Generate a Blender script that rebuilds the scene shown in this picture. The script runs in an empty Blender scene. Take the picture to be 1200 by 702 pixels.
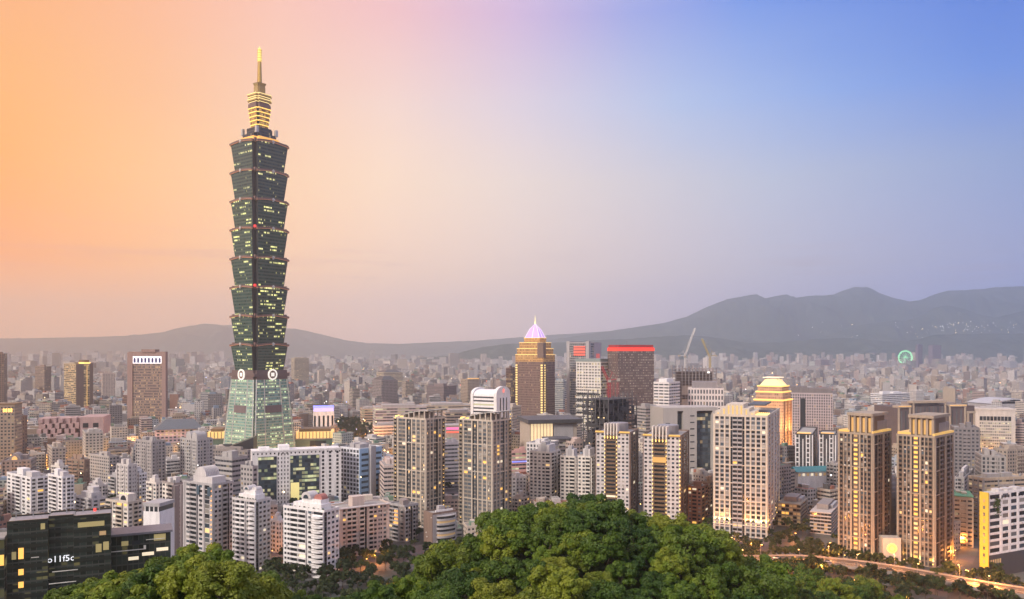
import bpy, math, random
import numpy as np
from mathutils import Vector, Matrix

C = bpy.context.scene.collection
SC = bpy.context.scene
PI = math.pi
R = math.radians

# ------------------------------------------------------------------ camera
# measured from the photograph (1200 x 702): horizon row, focal length in photo pixels, eye height above the plain
HOR, FOC, EYE = 412.0, 945.0, 140.0
cd = bpy.data.cameras.new('camera')
cam = bpy.data.objects.new('camera', cd)
C.objects.link(cam)
cam.location = (0, 0, EYE)
cam.rotation_euler = (R(90), 0, 0)
cd.sensor_fit = 'HORIZONTAL'
cd.sensor_width = 36.0
cd.lens = 36.0 * FOC / 1200.0
cd.shift_y = (HOR - 351.0) / 1200.0
cd.clip_start = 1.0
cd.clip_end = 60000.0
SC.camera = cam

# ------------------------------------------------------------------ sky, sun, exposure
SUN_EL, SUN_AZ = 30.0, 226.0           # degrees; azimuth clockwise from +Y (the view direction)
W = bpy.data.worlds.new('World')
SC.world = W
W.use_nodes = True
wt = W.node_tree
wt.nodes.clear()


def nn(t, kind, **kw):
    n = t.nodes.new(kind)
    for k, v in kw.items():
        setattr(n, k, v)
    return n


def mth(t, op, a, b=None, c=None, clamp=False):
    n = t.nodes.new('ShaderNodeMath')
    n.operation = op
    n.use_clamp = clamp
    for i, v in enumerate((a, b, c)):
        if v is None:
            continue
        if isinstance(v, (int, float)):
            n.inputs[i].default_value = v
        else:
            t.links.new(v, n.inputs[i])
    return n.outputs[0]


def mixc(t, fac, a, b, blend='MIX'):
    n = t.nodes.new('ShaderNodeMix')
    n.data_type = 'RGBA'
    n.blend_type = blend
    n.clamp_factor = True
    for i, v in ((0, fac), (6, a), (7, b)):
        if isinstance(v, (int, float)):
            n.inputs[i].default_value = v
        elif isinstance(v, (tuple, list)):
            n.inputs[i].default_value = (v[0], v[1], v[2], 1)
        else:
            t.links.new(v, n.inputs[i])
    return n.outputs[2]


def s2l(c):
    """8-bit sRGB to linear"""
    out = []
    for v in c:
        v = v / 255.0
        out.append(v / 12.92 if v <= 0.04045 else ((v + 0.055) / 1.055) ** 2.4)
    return tuple(out)


def ramp(t, fac, stops, interp='LINEAR'):
    n = t.nodes.new('ShaderNodeValToRGB')
    cr = n.color_ramp
    cr.interpolation = interp
    while len(cr.elements) < len(stops):
        cr.elements.new(0.5)
    for e, (p, c) in zip(cr.elements, stops):
        e.position = p
        e.color = (c[0], c[1], c[2], 1)
    if isinstance(fac, (int, float)):
        n.inputs[0].default_value = fac
    else:
        t.links.new(fac, n.inputs[0])
    return n.outputs[0]


tc = nn(wt, 'ShaderNodeTexCoord')
sx = nn(wt, 'ShaderNodeSeparateXYZ')
wt.links.new(tc.outputs['Generated'], sx.inputs[0])
dx, dy, dz = sx.outputs
hor = mth(wt, 'SQRT', mth(wt, 'ADD', mth(wt, 'MULTIPLY', dx, dx), mth(wt, 'MULTIPLY', dy, dy)))
az = mth(wt, 'DIVIDE', dx, mth(wt, 'MAXIMUM', hor, 1e-4))              # sine of the azimuth, -1 left .. 1 right
azf = mth(wt, 'MULTIPLY_ADD', az, 0.5, 0.5)
# slow unevenness of the dusk haze so the bands are not ruler straight
nz = nn(wt, 'ShaderNodeTexNoise')
nz.inputs['Scale'].default_value = 2.2
nz.inputs['Detail'].default_value = 4
mp = nn(wt, 'ShaderNodeMapping')
mp.inputs['Scale'].default_value = (1, 1, 7)
wt.links.new(tc.outputs['Generated'], mp.inputs[0])
wt.links.new(mp.outputs[0], nz.inputs['Vector'])
el = mth(wt, 'ADD', dz, mth(wt, 'MULTIPLY', mth(wt, 'SUBTRACT', nz.outputs[0], 0.5), 0.03))
SKY_ROWS = [   # elevation (sine), stops over sine of azimuth: the view spans -0.535 .. 0.535
    (0.00, [(-1, (250, 160, 80)), (-0.53, (240, 188, 138)), (-0.3, (232, 192, 162)), (0.0, (210, 188, 176)), (0.25, (174, 166, 186)), (0.535, (122, 138, 198)), (1, (80, 116, 204))]),
    (0.10, [(-1, (255, 150, 50)), (-0.536, (254, 160, 62)), (-0.43, (255, 180, 100)), (-0.3, (250, 202, 152)), (-0.157, (238, 206, 180)), (0.0, (222, 202, 190)), (0.3, (178, 178, 196)), (0.536, (136, 147, 190)), (1, (84, 115, 190))]),
    (0.20, [(-1, (255, 160, 60)), (-0.536, (255, 176, 76)), (-0.43, (255, 194, 124)), (-0.3, (253, 210, 166)), (-0.157, (250, 222, 198)), (0.0, (232, 217, 212)), (0.3, (180, 190, 216)), (0.536, (130, 154, 206)), (1, (80, 120, 200))]),
    (0.29, [(-1, (255, 165, 80)), (-0.52, (255, 182, 104)), (-0.41, (255, 190, 136)), (-0.29, (252, 206, 176)), (-0.15, (247, 216, 205)), (0.0, (222, 209, 224)), (0.2, (172, 192, 234)), (0.37, (128, 164, 232)), (0.51, (90, 136, 224)), (1, (60, 105, 205))]),
    (0.385, [(-1, (250, 150, 90)), (-0.49, (251, 176, 122)), (-0.39, (251, 184, 148)), (-0.28, (249, 194, 178)), (-0.145, (240, 190, 196)), (0.0, (208, 180, 220)), (0.145, (150, 162, 230)), (0.28, (100, 144, 232)), (0.50, (58, 110, 216)), (1, (50, 95, 200))]),
    (0.60, [(-1, (255, 200, 170)), (0, (240, 225, 245)), (1, (200, 215, 255))]),
    (1.00, [(-1, (255, 240, 250)), (1, (240, 240, 255))]),
]
col = None
prev = None
GAIN = {0.00: (1.75, 1.62, 1.75), 0.10: (1.42, 1.32, 1.22), 0.20: (1.17, 1.12, 1.02), 0.29: (1.06, 1.05, 1.0), 0.385: (1.04, 1.03, .98)}   # the layer of haze low down lets only part of the glow through
for e, stops in SKY_ROWS:
    c = ramp(wt, azf, [((p + 1) / 2, tuple(a * g for a, g in zip(s2l(q), GAIN.get(e, (1, 1, 1))))) for p, q in stops])
    if col is None:
        col = c
    else:
        f = nn(wt, 'ShaderNodeMapRange')
        f.interpolation_type = 'LINEAR'
        wt.links.new(el, f.inputs[0])
        f.inputs[1].default_value = prev
        f.inputs[2].default_value = e
        col = mixc(wt, f.outputs[0], col, c)
    prev = e
# a thin bank of dusk cloud low over the far hills
mp2 = nn(wt, 'ShaderNodeMapping')
mp2.inputs['Scale'].default_value = (3, 3, 60)
wt.links.new(tc.outputs['Generated'], mp2.inputs[0])
nz2 = nn(wt, 'ShaderNodeTexNoise')
nz2.inputs['Scale'].default_value = 1.6
nz2.inputs['Detail'].default_value = 5
wt.links.new(mp2.outputs[0], nz2.inputs['Vector'])
cb = mth(wt, 'MULTIPLY', mth(wt, 'SUBTRACT', nz2.outputs[0], 0.56), 5.0, clamp=True)
bell = mth(wt, 'SUBTRACT', 1.0, mth(wt, 'ABSOLUTE', mth(wt, 'DIVIDE', mth(wt, 'SUBTRACT', dz, 0.105), 0.05)), clamp=True)
col = mixc(wt, mth(wt, 'MULTIPLY', mth(wt, 'MULTIPLY', cb, bell), 0.42), col, s2l((190, 160, 160)))
# the eastern sky behind the viewer: broad pale twilight that fills the faces turned to us
ZEN = 1.35
zf = nn(wt, 'ShaderNodeMapRange')
wt.links.new(dz, zf.inputs[0])
zf.inputs[1].default_value, zf.inputs[2].default_value = 0.42, 0.75
zsc = nn(wt, 'ShaderNodeVectorMath', operation='SCALE')
wt.links.new(col, zsc.inputs[0])
wt.links.new(mth(wt, 'MULTIPLY_ADD', zf.outputs[0], ZEN - 1, 1.0), zsc.inputs['Scale'])
col = zsc.outputs[0]
back = mth(wt, 'MULTIPLY_ADD', dy, -1.6, 0.1, clamp=True)
BACK = 1.05
col = mixc(wt, back, col, tuple(v * BACK for v in s2l((236, 218, 226))))
bg1 = nn(wt, 'ShaderNodeBackground')
wt.links.new(col, bg1.inputs[0])
bg1.inputs[1].default_value = 1.02
sky = nn(wt, 'ShaderNodeTexSky')
sky.sky_type = 'NISHITA'
sky.sun_disc = False
sky.sun_elevation = R(SUN_EL)
sky.sun_rotation = R(SUN_AZ)
bg2 = nn(wt, 'ShaderNodeBackground')
wt.links.new(sky.outputs[0], bg2.inputs[0])
bg2.inputs[1].default_value = 0.004
addw = nn(wt, 'ShaderNodeAddShader')
wt.links.new(bg1.outputs[0], addw.inputs[0])
wt.links.new(bg2.outputs[0], addw.inputs[1])
wo = nn(wt, 'ShaderNodeOutputWorld')
wt.links.new(addw.outputs[0], wo.inputs[0])

sl = bpy.data.lights.new('sun', 'SUN')
sl.energy = 3.7
sl.angle = R(8)
sl.color = (1.0, 0.88, 0.76)
sun = bpy.data.objects.new('sun', sl)
C.objects.link(sun)
sd = Vector((math.sin(R(SUN_AZ)) * math.cos(R(SUN_EL)), math.cos(R(SUN_AZ)) * math.cos(R(SUN_EL)), math.sin(R(SUN_EL))))
sun.rotation_euler = sd.to_track_quat('Z', 'Y').to_euler()

SC.view_settings.view_transform = 'Standard'
SC.view_settings.look = 'None'
SC.view_settings.exposure = 0.0
SC.view_settings.gamma = 1.0
SC.view_settings.use_curve_mapping = False
SC.cycles.use_denoising = True
SC.cycles.max_bounces = 10
SC.cycles.diffuse_bounces = 3
SC.cycles.glossy_bounces = 2
SC.cycles.transmission_bounces = 2
SC.cycles.transparent_max_bounces = 4
SC.cycles.volume_bounces = 8
SC.cycles.sample_clamp_indirect = 4.0
# ------------------------------------------------------------------ helpers
def PX(px, Y):
    return (px - 600.0) / FOC * Y


def PZ(py, Y):
    return EYE - (py - HOR) / FOC * Y


def tag(o, label=None, cat=None, group=None, kind=None):
    if label:
        o['label'] = label
    if cat:
        o['category'] = cat
    if group:
        o['group'] = group
    if kind:
        o['kind'] = kind
    return o


def empty(name, loc, rz, label, cat, group=None):
    o = bpy.data.objects.new(name, None)
    C.objects.link(o)
    o.location = loc
    o.rotation_euler = (0, 0, rz)
    o.empty_display_size = 1.0
    return tag(o, label, cat, group)


class MB:
    """collects boxes, prisms and tubes; build() links them as one mesh object"""

    def __init__(self):
        self.v, self.f, self.m, self.uv, self.c = [], [], [], [], []
        self.col = (1, 1, 1, 1)

    def face(self, pts, mat=0, uv=None):
        b = len(self.v)
        self.v.extend(pts)
        self.f.append(tuple(range(b, b + len(pts))))
        self.m.append(mat)
        self.uv.append(uv if uv is not None else [(0, 0)] * len(pts))
        self.c.append(self.col)

    def box(self, x0, x1, y0, y1, z0, z1, mat=0, top=None, cell=None, off=0.0, bottom=True):
        """cell=(width of a bay, height of a floor): walls carry a window-cell UV"""
        self.prism([(x0, y0), (x1, y0), (x1, y1), (x0, y1)], z0, z1, mat, top, cell, off, bottom)

    def prism(self, poly, z0, z1, mat=0, top=None, cell=None, off=0.0, bottom=True, poly1=None):
        n = len(poly)
        p1 = poly1 or poly
        for i in range(n):
            a, b = poly[i], poly[(i + 1) % n]
            a1, b1 = p1[i], p1[(i + 1) % n]
            uv = None
            if cell:
                L = math.hypot(b[0] - a[0], b[1] - a[1])
                nu = max(1, round(L / cell[0]))
                nv = max(1, round((z1 - z0) / cell[1]))
                o = off + i * 37
                uv = [(o, off), (o + nu, off), (o + nu, off + nv), (o, off + nv)]
            self.face([(a[0], a[1], z0), (b[0], b[1], z0), (b1[0], b1[1], z1), (a1[0], a1[1], z1)], mat, uv)
        t = mat if top is None else top
        self.face([(p[0], p[1], z1) for p in p1], t)
        if bottom:
            self.face([(p[0], p[1], z0) for p in reversed(poly)], t)

    def cyl(self, x, y, r, z0, z1, n=12, mat=0, r1=None, top=None, cell=None, off=0.0):
        r1 = r if r1 is None else r1
        q = [(math.cos(2 * PI * k / n), math.sin(2 * PI * k / n)) for k in range(n)]
        b = len(self.v)
        p0 = [(x + r * a, y + r * c) for a, c in q]
        p1 = [(x + r1 * a, y + r1 * c) for a, c in q]
        self.prism(p0, z0, z1, mat, top, cell, off, True, p1)

    def bar(self, p, q, r, mat=0, n=4):
        p, q = Vector(p), Vector(q)
        d = (q - p)
        if d.length < 1e-6:
            return
        d.normalize()
        u = d.orthogonal().normalized()
        w = d.cross(u)
        ring = [(math.cos(2 * PI * (k + .5) / n), math.sin(2 * PI * (k + .5) / n)) for k in range(n)]
        A = [tuple(p + (u * a + w * b) * r) for a, b in ring]
        B = [tuple(q + (u * a + w * b) * r) for a, b in ring]
        for k in range(n):
            j = (k + 1) % n
            self.face([A[k], A[j], B[j], B[k]], mat)
        self.face(list(reversed(A)), mat)
        self.face(B, mat)

    def mesh(self, name, mats, smooth=False):
        me = bpy.data.meshes.new(name)
        nf = len(self.f)
        V = np.array(self.v, np.float32)
        ln = np.array([len(f) for f in self.f], np.int32)
        idx = np.fromiter((i for f in self.f for i in f), np.int32)
        me.vertices.add(len(V))
        me.vertices.foreach_set('co', V.ravel())
        me.loops.add(len(idx))
        me.loops.foreach_set('vertex_index', idx)
        me.polygons.add(nf)
        st = np.zeros(nf, np.int32)
        st[1:] = np.cumsum(ln)[:-1]
        me.polygons.foreach_set('loop_start', st)
        me.polygons.foreach_set('loop_total', ln)
        me.polygons.foreach_set('material_index', np.array(self.m, np.int32))
        if smooth:
            me.polygons.foreach_set('use_smooth', np.ones(nf, bool))
        me.update(calc_edges=True)
        uvl = me.uv_layers.new(name='UVMap')
        uvl.data.foreach_set('uv', np.array([w for u in self.uv for w in u], np.float32).ravel())
        at = me.color_attributes.new('paint', 'FLOAT_COLOR', 'CORNER')
        at.data.foreach_set('color', np.repeat(np.array(self.c, np.float32), ln, axis=0).ravel())
        for m in mats:
            me.materials.append(m)
        return me

    def build(self, name, mats, parent=None, smooth=False):
        if not isinstance(mats, (list, tuple)):
            mats = [mats]
        o = bpy.data.objects.new(name, self.mesh(name, mats, smooth))
        C.objects.link(o)
        if parent is not None:
            o.parent = parent
        return o


# ------------------------------------------------------------------ materials
def mat(name):
    m = bpy.data.materials.new(name)
    m.use_nodes = True
    t = m.node_tree
    return m, t, t.nodes['Principled BSDF']


def weather(t, scale=0.12):
    """streaky large-scale dirt, object space: two octaves of noise stretched down the wall"""
    g = nn(t, 'ShaderNodeTexCoord')
    m1 = nn(t, 'ShaderNodeMapping')
    m1.inputs['Scale'].default_value = (scale * 4, scale * 4, scale * 0.6)
    t.links.new(g.outputs['Object'], m1.inputs[0])
    n = nn(t, 'ShaderNodeTexNoise')
    n.inputs['Scale'].default_value = 1.0
    n.inputs['Detail'].default_value = 5
    n.inputs['Roughness'].default_value = 0.65
    t.links.new(m1.outputs[0], n.inputs['Vector'])
    return n.outputs[0]


MATS = {}


def plaster(name, c, rough=0.85, amt=0.35, metal=0.0):
    if name in MATS:
        return MATS[name]
    m, t, p = mat(name)
    w = weather(t)
    k = mth(t, 'MULTIPLY_ADD', w, amt * 2, 1 - amt, clamp=False)
    cc = mixc(t, 1.0, c, c)
    vm = nn(t, 'ShaderNodeVectorMath', operation='SCALE')
    vm.inputs[0].default_value = c[:3]
    t.links.new(k, vm.inputs['Scale'])
    t.links.new(vm.outputs[0], p.inputs['Base Color'])
    p.inputs['Roughness'].default_value = rough
    p.inputs['Metallic'].default_value = metal
    MATS[name] = m
    return m


def glass(name, c, rough=0.12, spec=0.6, metal=0.0):
    if name in MATS:
        return MATS[name]
    m, t, p = mat(name)
    oi = nn(t, 'ShaderNodeObjectInfo')
    k = mth(t, 'MULTIPLY_ADD', oi.outputs['Random'], 0.9, 0.55)
    vm = nn(t, 'ShaderNodeVectorMath', operation='SCALE')
    vm.inputs[0].default_value = c[:3]
    t.links.new(k, vm.inputs['Scale'])
    t.links.new(vm.outputs[0], p.inputs['Base Color'])
    p.inputs['Roughness'].default_value = rough
    p.inputs['Specular IOR Level'].default_value = spec
    p.inputs['Metallic'].default_value = metal
    MATS[name] = m
    return m


def lit(name, c, s, sample=False):
    """a lamp, a lit pane, a light strip, or a floodlit part given its own glow"""
    if name in MATS:
        return MATS[name]
    m, t, p = mat(name)
    p.inputs['Base Color'].default_value = (c[0] * .5, c[1] * .5, c[2] * .5, 1)
    p.inputs['Emission Color'].default_value = (c[0], c[1], c[2], 1)
    p.inputs['Emission Strength'].default_value = s
    if not sample:
        m.cycles.emission_sampling = 'NONE'
    MATS[name] = m
    return m


def facade(name, lit_share=0.06, warm=((1.0, 0.62, 0.22), (1.0, 0.85, 0.55)), strength=1.6, win=(0.02, 0.023, 0.028), wy=(0.22, 0.72), base=None, winw=None, glassy=0.2,
           slab=0.0, slabcol=(0.3, 0.3, 0.3), rows=0.0, run=4.0, fill=0.55):
    """walls with a regular window grid that follows the wall's own UV cells; paint = wall colour, its alpha = window width"""
    if name in MATS:
        return MATS[name]
    m, t, p = mat(name)
    uv = nn(t, 'ShaderNodeUVMap')
    s = nn(t, 'ShaderNodeSeparateXYZ')
    t.links.new(uv.outputs[0], s.inputs[0])
    fx, fy = mth(t, 'FRACT', s.outputs[0]), mth(t, 'FRACT', s.outputs[1])
    cx, cy = mth(t, 'FLOOR', s.outputs[0]), mth(t, 'FLOOR', s.outputs[1])
    at = nn(t, 'ShaderNodeAttribute', attribute_name='paint')
    basec = at.outputs['Color'] if base is None else None
    half = mth(t, 'MULTIPLY', at.outputs['Alpha'] if winw is None else winw, 0.5)
    inx = mth(t, 'LESS_THAN', mth(t, 'ABSOLUTE', mth(t, 'SUBTRACT', fx, 0.5)), half)
    iny = mth(t, 'MULTIPLY', mth(t, 'GREATER_THAN', fy, wy[0]), mth(t, 'LESS_THAN', fy, wy[1]))
    # walls whose cell UV is exactly zero are blank
    ok = mth(t, 'GREATER_THAN', mth(t, 'ADD', s.outputs[0], s.outputs[1]), 0.001)
    inside = mth(t, 'MULTIPLY', mth(t, 'MULTIPLY', inx, iny), ok)
    cv = nn(t, 'ShaderNodeCombineXYZ')
    t.links.new(cx, cv.inputs[0])
    t.links.new(cy, cv.inputs[1])
    wn = nn(t, 'ShaderNodeTexWhiteNoise', noise_dimensions='2D')
    t.links.new(cv.outputs[0], wn.inputs['Vector'])
    rnd = wn.outputs['Value']
    share = lit_share
    if rows:
        # whole runs of a floor lit together
        cv2 = nn(t, 'ShaderNodeCombineXYZ')
        t.links.new(mth(t, 'FLOOR', mth(t, 'DIVIDE', cx, run)), cv2.inputs[0])
        t.links.new(cy, cv2.inputs[1])
        w2 = nn(t, 'ShaderNodeTexWhiteNoise', noise_dimensions='2D')
        t.links.new(cv2.outputs[0], w2.inputs['Vector'])
        share = mth(t, 'MULTIPLY_ADD', mth(t, 'GREATER_THAN', w2.outputs['Value'], 1 - rows), fill, lit_share)
    on = mth(t, 'MULTIPLY', mth(t, 'LESS_THAN', rnd, share), inside)
    sepc = nn(t, 'ShaderNodeSeparateColor')
    t.links.new(wn.outputs['Color'], sepc.inputs[0])
    dark = mixc(t, sepc.outputs[1], win, tuple(v * 3.0 for v in win))
    w = weather(t)
    vm = nn(t, 'ShaderNodeVectorMath', operation='SCALE')
    if base is None:
        t.links.new(basec, vm.inputs[0])
    else:
        vm.inputs[0].default_value = base
    t.links.new(mth(t, 'MULTIPLY_ADD', w, 0.6, 0.68), vm.inputs['Scale'])
    wallc = vm.outputs[0]
    if slab:
        wallc = mixc(t, mth(t, 'LESS_THAN', fy, slab), wallc, slabcol)
    t.links.new(mixc(t, inside, wallc, dark), p.inputs['Base Color'])
    t.links.new(mth(t, 'MULTIPLY_ADD', inside, glassy - 0.85, 0.85), p.inputs['Roughness'])
    t.links.new(mixc(t, sepc.outputs[2], warm[0], warm[1]), p.inputs['Emission Color'])
    t.links.new(mth(t, 'MULTIPLY', on, mth(t, 'MULTIPLY_ADD', sepc.outputs[0], strength, strength * 0.3)), p.inputs['Emission Strength'])
    m.cycles.emission_sampling = 'NONE'
    MATS[name] = m
    return m
# ------------------------------------------------------------------ ground, hills, haze
gm, t, p = mat('ground')
g = nn(t, 'ShaderNodeTexCoord')
n1 = nn(t, 'ShaderNodeTexNoise')
n1.inputs['Scale'].default_value = 0.02
n1.inputs['Detail'].default_value = 8
t.links.new(g.outputs['Object'], n1.inputs['Vector'])
n2 = nn(t, 'ShaderNodeTexVoronoi')
n2.inputs['Scale'].default_value = 0.05
t.links.new(g.outputs['Object'], n2.inputs['Vector'])
c0 = ramp(t, n1.outputs[0], [(0.3, (0.05, 0.05, 0.048)), (0.52, (0.12, 0.11, 0.10)), (0.62, (0.045, 0.06, 0.03)), (0.8, (0.16, 0.15, 0.14))])
c1 = mixc(t, 0.08, c0, n2.outputs['Color'])
hs = nn(t, 'ShaderNodeHueSaturation')
hs.inputs['Saturation'].default_value = 0.35
hs.inputs['Value'].default_value = 0.6
t.links.new(c1, hs.inputs['Color'])
t.links.new(hs.outputs[0], p.inputs['Base Color'])
p.inputs['Roughness'].default_value = 0.9
b = MB()
b.face([(-13500, -500, 0), (13500, -500, 0), (13500, 17600, 0), (-13500, 17600, 0)])
tag(b.build('ground', gm), kind='structure')


NOISE = {}


def vnoise(x, y, seed, octs=5, rough=0.5):
    """value noise on arrays"""
    if seed not in NOISE:
        NOISE[seed] = np.random.RandomState(seed).rand(257, 257)
    T = NOISE[seed]
    out = np.zeros_like(x)
    a, tot = 1.0, 0.0
    for o in range(octs):
        xi, yi = np.floor(x).astype(int), np.floor(y).astype(int)
        fx, fy = x - xi, y - yi
        fx, fy = fx * fx * (3 - 2 * fx), fy * fy * (3 - 2 * fy)
        g = lambda i, j: T[(xi + i) % 256, (yi + j) % 256]
        out += a * ((g(0, 0) * (1 - fx) + g(1, 0) * fx) * (1 - fy) + (g(0, 1) * (1 - fx) + g(1, 1) * fx) * fy)
        tot += a
        a *= rough
        x, y = x * 2.03 + 17.3, y * 2.03 + 5.1
    return out / tot


def grid_mesh(name, X, Y, Z, m):
    me = bpy.data.meshes.new(name)
    r, c = X.shape
    V = np.stack([X, Y, Z], -1).reshape(-1, 3).astype(np.float32)
    i = np.arange(r * c).reshape(r, c)
    F = np.stack([i[:-1, :-1], i[:-1, 1:], i[1:, 1:], i[1:, :-1]], -1).reshape(-1, 4).astype(np.int32)
    me.vertices.add(len(V))
    me.vertices.foreach_set('co', V.ravel())
    me.loops.add(F.size)
    me.loops.foreach_set('vertex_index', F.ravel())
    me.polygons.add(len(F))
    me.polygons.foreach_set('loop_start', np.arange(len(F), dtype=np.int32) * 4)
    me.polygons.foreach_set('loop_total', np.full(len(F), 4, np.int32))
    me.polygons.foreach_set('use_smooth', np.ones(len(F), bool))
    me.update(calc_edges=True)
    me.materials.append(m)
    o = bpy.data.objects.new(name, me)
    C.objects.link(o)
    return o


mm, t, p = mat('wooded_slope')
g = nn(t, 'ShaderNodeTexCoord')
n1 = nn(t, 'ShaderNodeTexNoise')
n1.inputs['Scale'].default_value = 0.006
n1.inputs['Detail'].default_value = 9
n1.inputs['Roughness'].default_value = 0.7
t.links.new(g.outputs['Object'], n1.inputs['Vector'])
t.links.new(ramp(t, n1.outputs[0], [(0.3, (0.02, 0.036, 0.03)), (0.55, (0.045, 0.065, 0.05)), (0.75, (0.08, 0.095, 0.075))]), p.inputs['Base Color'])
p.inputs['Roughness'].default_value = 0.95
p.inputs['Specular IOR Level'].default_value = 0.1

RIDGES = [   # distance, half width, seed, skyline in photo pixels
    (8500, 1100, 3, [(380, 424), (470, 421), (530, 417), (545, 412), (565, 407), (590, 404), (620, 402), (660, 401), (700, 399), (740, 397), (780, 394), (805, 393), (832, 394), (850, 397), (868, 400), (890, 402), (920, 401), (945, 399), (960, 397),
                     (990, 396), (1010, 397), (1035, 400), (1062, 400), (1080, 396), (1096, 392), (1140, 391), (1200, 391), (1320, 395), (1500, 405), (1700, 418)]),
    (10400, 900, 5, [(900, 420), (950, 400), (996, 382), (1020, 379), (1048, 375), (1066, 376), (1083, 370), (1095, 362), (1106, 358), (1121, 358), (1136, 362), (1150, 368), (1168, 372), (1200, 364), (1260, 360), (1350, 372), (1500, 400)]),
    (12500, 1700, 7, [(500, 418), (580, 408), (640, 399), (700, 390), (740, 384), (780, 378), (805, 371), (830, 359), (850, 351), (868, 348), (881, 346), (893, 350), (905, 348), (925, 344), (937, 348), (950, 346), (962, 345), (977, 346), (990, 340),
                      (1003, 336), (1013, 337), (1028, 343), (1045, 350), (1060, 354), (1075, 352), (1090, 346), (1108, 341), (1130, 340), (1150, 339), (1165, 337), (1200, 336), (1300, 342), (1450, 370), (1650, 412)]),
    (15500, 1500, 9, [(-500, 410), (-300, 404), (-120, 400), (0, 397), (50, 396), (110, 395), (160, 393), (190, 389), (215, 383), (240, 379), (262, 381), (290, 380), (320, 384), (345, 385), (372, 391), (400, 398), (430, 402), (470, 403), (510, 401),
                      (560, 399), (600, 396), (640, 393), (700, 389), (760, 385), (820, 383), (900, 385), (1000, 390), (1100, 400)]),
]
for D, HW, seed, sky_ in RIDGES:
    pxs = np.array([q[0] for q in sky_], float)
    pzs = np.array([max(0.0, PZ(q[1], D)) for q in sky_])
    xs = np.linspace(pxs[0], pxs[-1], 700)
    ts = np.linspace(-1, 1, 61)
    X, T = np.meshgrid((xs - 600) / FOC * D, ts)
    H = np.interp(xs, pxs, pzs)
    nzr = vnoise(X / 420.0, T * HW / 420.0 + 30, seed, 6, 0.55)
    ridge = np.clip(1 - np.abs(T) ** 1.15, 0, 1)
    Z = H[None, :] * ridge * (1 + (nzr - 0.5) * 0.9 * np.clip(np.abs(T) * 3, 0.0, 1)) - 8 * (1 - ridge)
    Z += (vnoise(X / 60.0, T * HW / 60.0, seed + 1, 3) - 0.5) * 14 * (H[None, :] > 5)
    Y = D + T * HW + (vnoise(X / 900.0, T * 0, seed + 2, 3) - 0.5) * 500
    tag(grid_mesh('mountain', X, Y, np.minimum(Z, 1225), mm), kind='structure')

# the air itself: one even pale volume round the whole place
hz, t, p = mat('haze_air')
t.nodes.remove(p)
pv = nn(t, 'ShaderNodeVolumePrincipled')
pv.inputs['Color'].default_value = (0.86, 0.93, 1.0, 1)
pv.inputs['Density'].default_value = 0.000095
pv.inputs['Anisotropy'].default_value = 0.78
t.links.new(pv.outputs[0], t.nodes['Material Output'].inputs['Volume'])
b = MB()
b.box(-14000, 14000, -700, 18000, -10.0, 1260)
tag(b.build('haze', hz), kind='stuff')
# ------------------------------------------------------------------ where things stand
FOOT = []        # footprints already taken: (x, y, radius)
SEEN = []        # (px0, px1, Y, lowest photo row that must stay visible)


def footprint(x, y, r):
    FOOT.append((x, y, r))


def corner_fit(x0, xc, x1, Y, th, side='R'):
    """centre, rotation, width, depth of a rectangular plan whose near corner and two silhouette edges sit at these photo columns"""
    cx = PX(xc, Y)
    s, c = math.sin(th), math.cos(th)
    if side == 'R':       # front to the left of the corner, right flank visible
        L = (FOC * cx - (x0 - 600) * Y) / (FOC * c + (x0 - 600) * s)
        den = FOC * s - (x1 - 600) * c
        D = ((x1 - 600) * Y - FOC * cx) / den if abs(den) > 20 else 30.0
        if D <= 4 or D > 90:
            D = min(max(abs(D), 14.0), 40.0) if D > 0 else 26.0
        ux, uy, vx, vy = c, -s, s, c
        ctr = (cx - ux * L / 2 + vx * D / 2, Y - uy * L / 2 + vy * D / 2)
        return ctr, -th, L, D
    L = ((x1 - 600) * Y - FOC * cx) / (FOC * c - (x1 - 600) * s)
    den = FOC * s + (x0 - 600) * c
    D = (FOC * cx - (x0 - 600) * Y) / den if abs(den) > 20 else 30.0
    if D <= 4 or D > 90:
        D = min(max(abs(D), 14.0), 40.0) if D > 0 else 26.0
    ux, uy, vx, vy = c, s, -s, c
    ctr = (cx + ux * L / 2 + vx * D / 2, Y + uy * L / 2 + vy * D / 2)
    return ctr, th, L, D


# shared finishes
M_ROOF = plaster('roof_concrete', (0.30, 0.29, 0.28), 0.9, 0.4)
M_DARKROOF = plaster('roof_dark', (0.07, 0.07, 0.075), 0.7, 0.3)
M_STEEL = plaster('grey_steel', (0.32, 0.33, 0.35), 0.45, 0.2, 0.6)
M_GOLD = lit('gold_light', (1.0, 0.62, 0.16), 2.2)
M_GOLDDIM = lit('gold_wash', (1.0, 0.58, 0.2), 0.75)
M_WARM = lit('warm_window', (1.0, 0.72, 0.34), 1.3)
M_WHITE = lit('white_light', (1.0, 0.95, 0.88), 1.6)
M_RED = lit('red_light', (1.0, 0.05, 0.04), 2.0)
M_BLUE = lit('blue_light', (0.22, 0.25, 1.0), 1.6)
M_VIOLET = lit('violet_light', (0.75, 0.5, 1.0), 0.9)
M_GREEN = lit('green_light', (0.35, 1.0, 0.6), 1.2)

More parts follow.
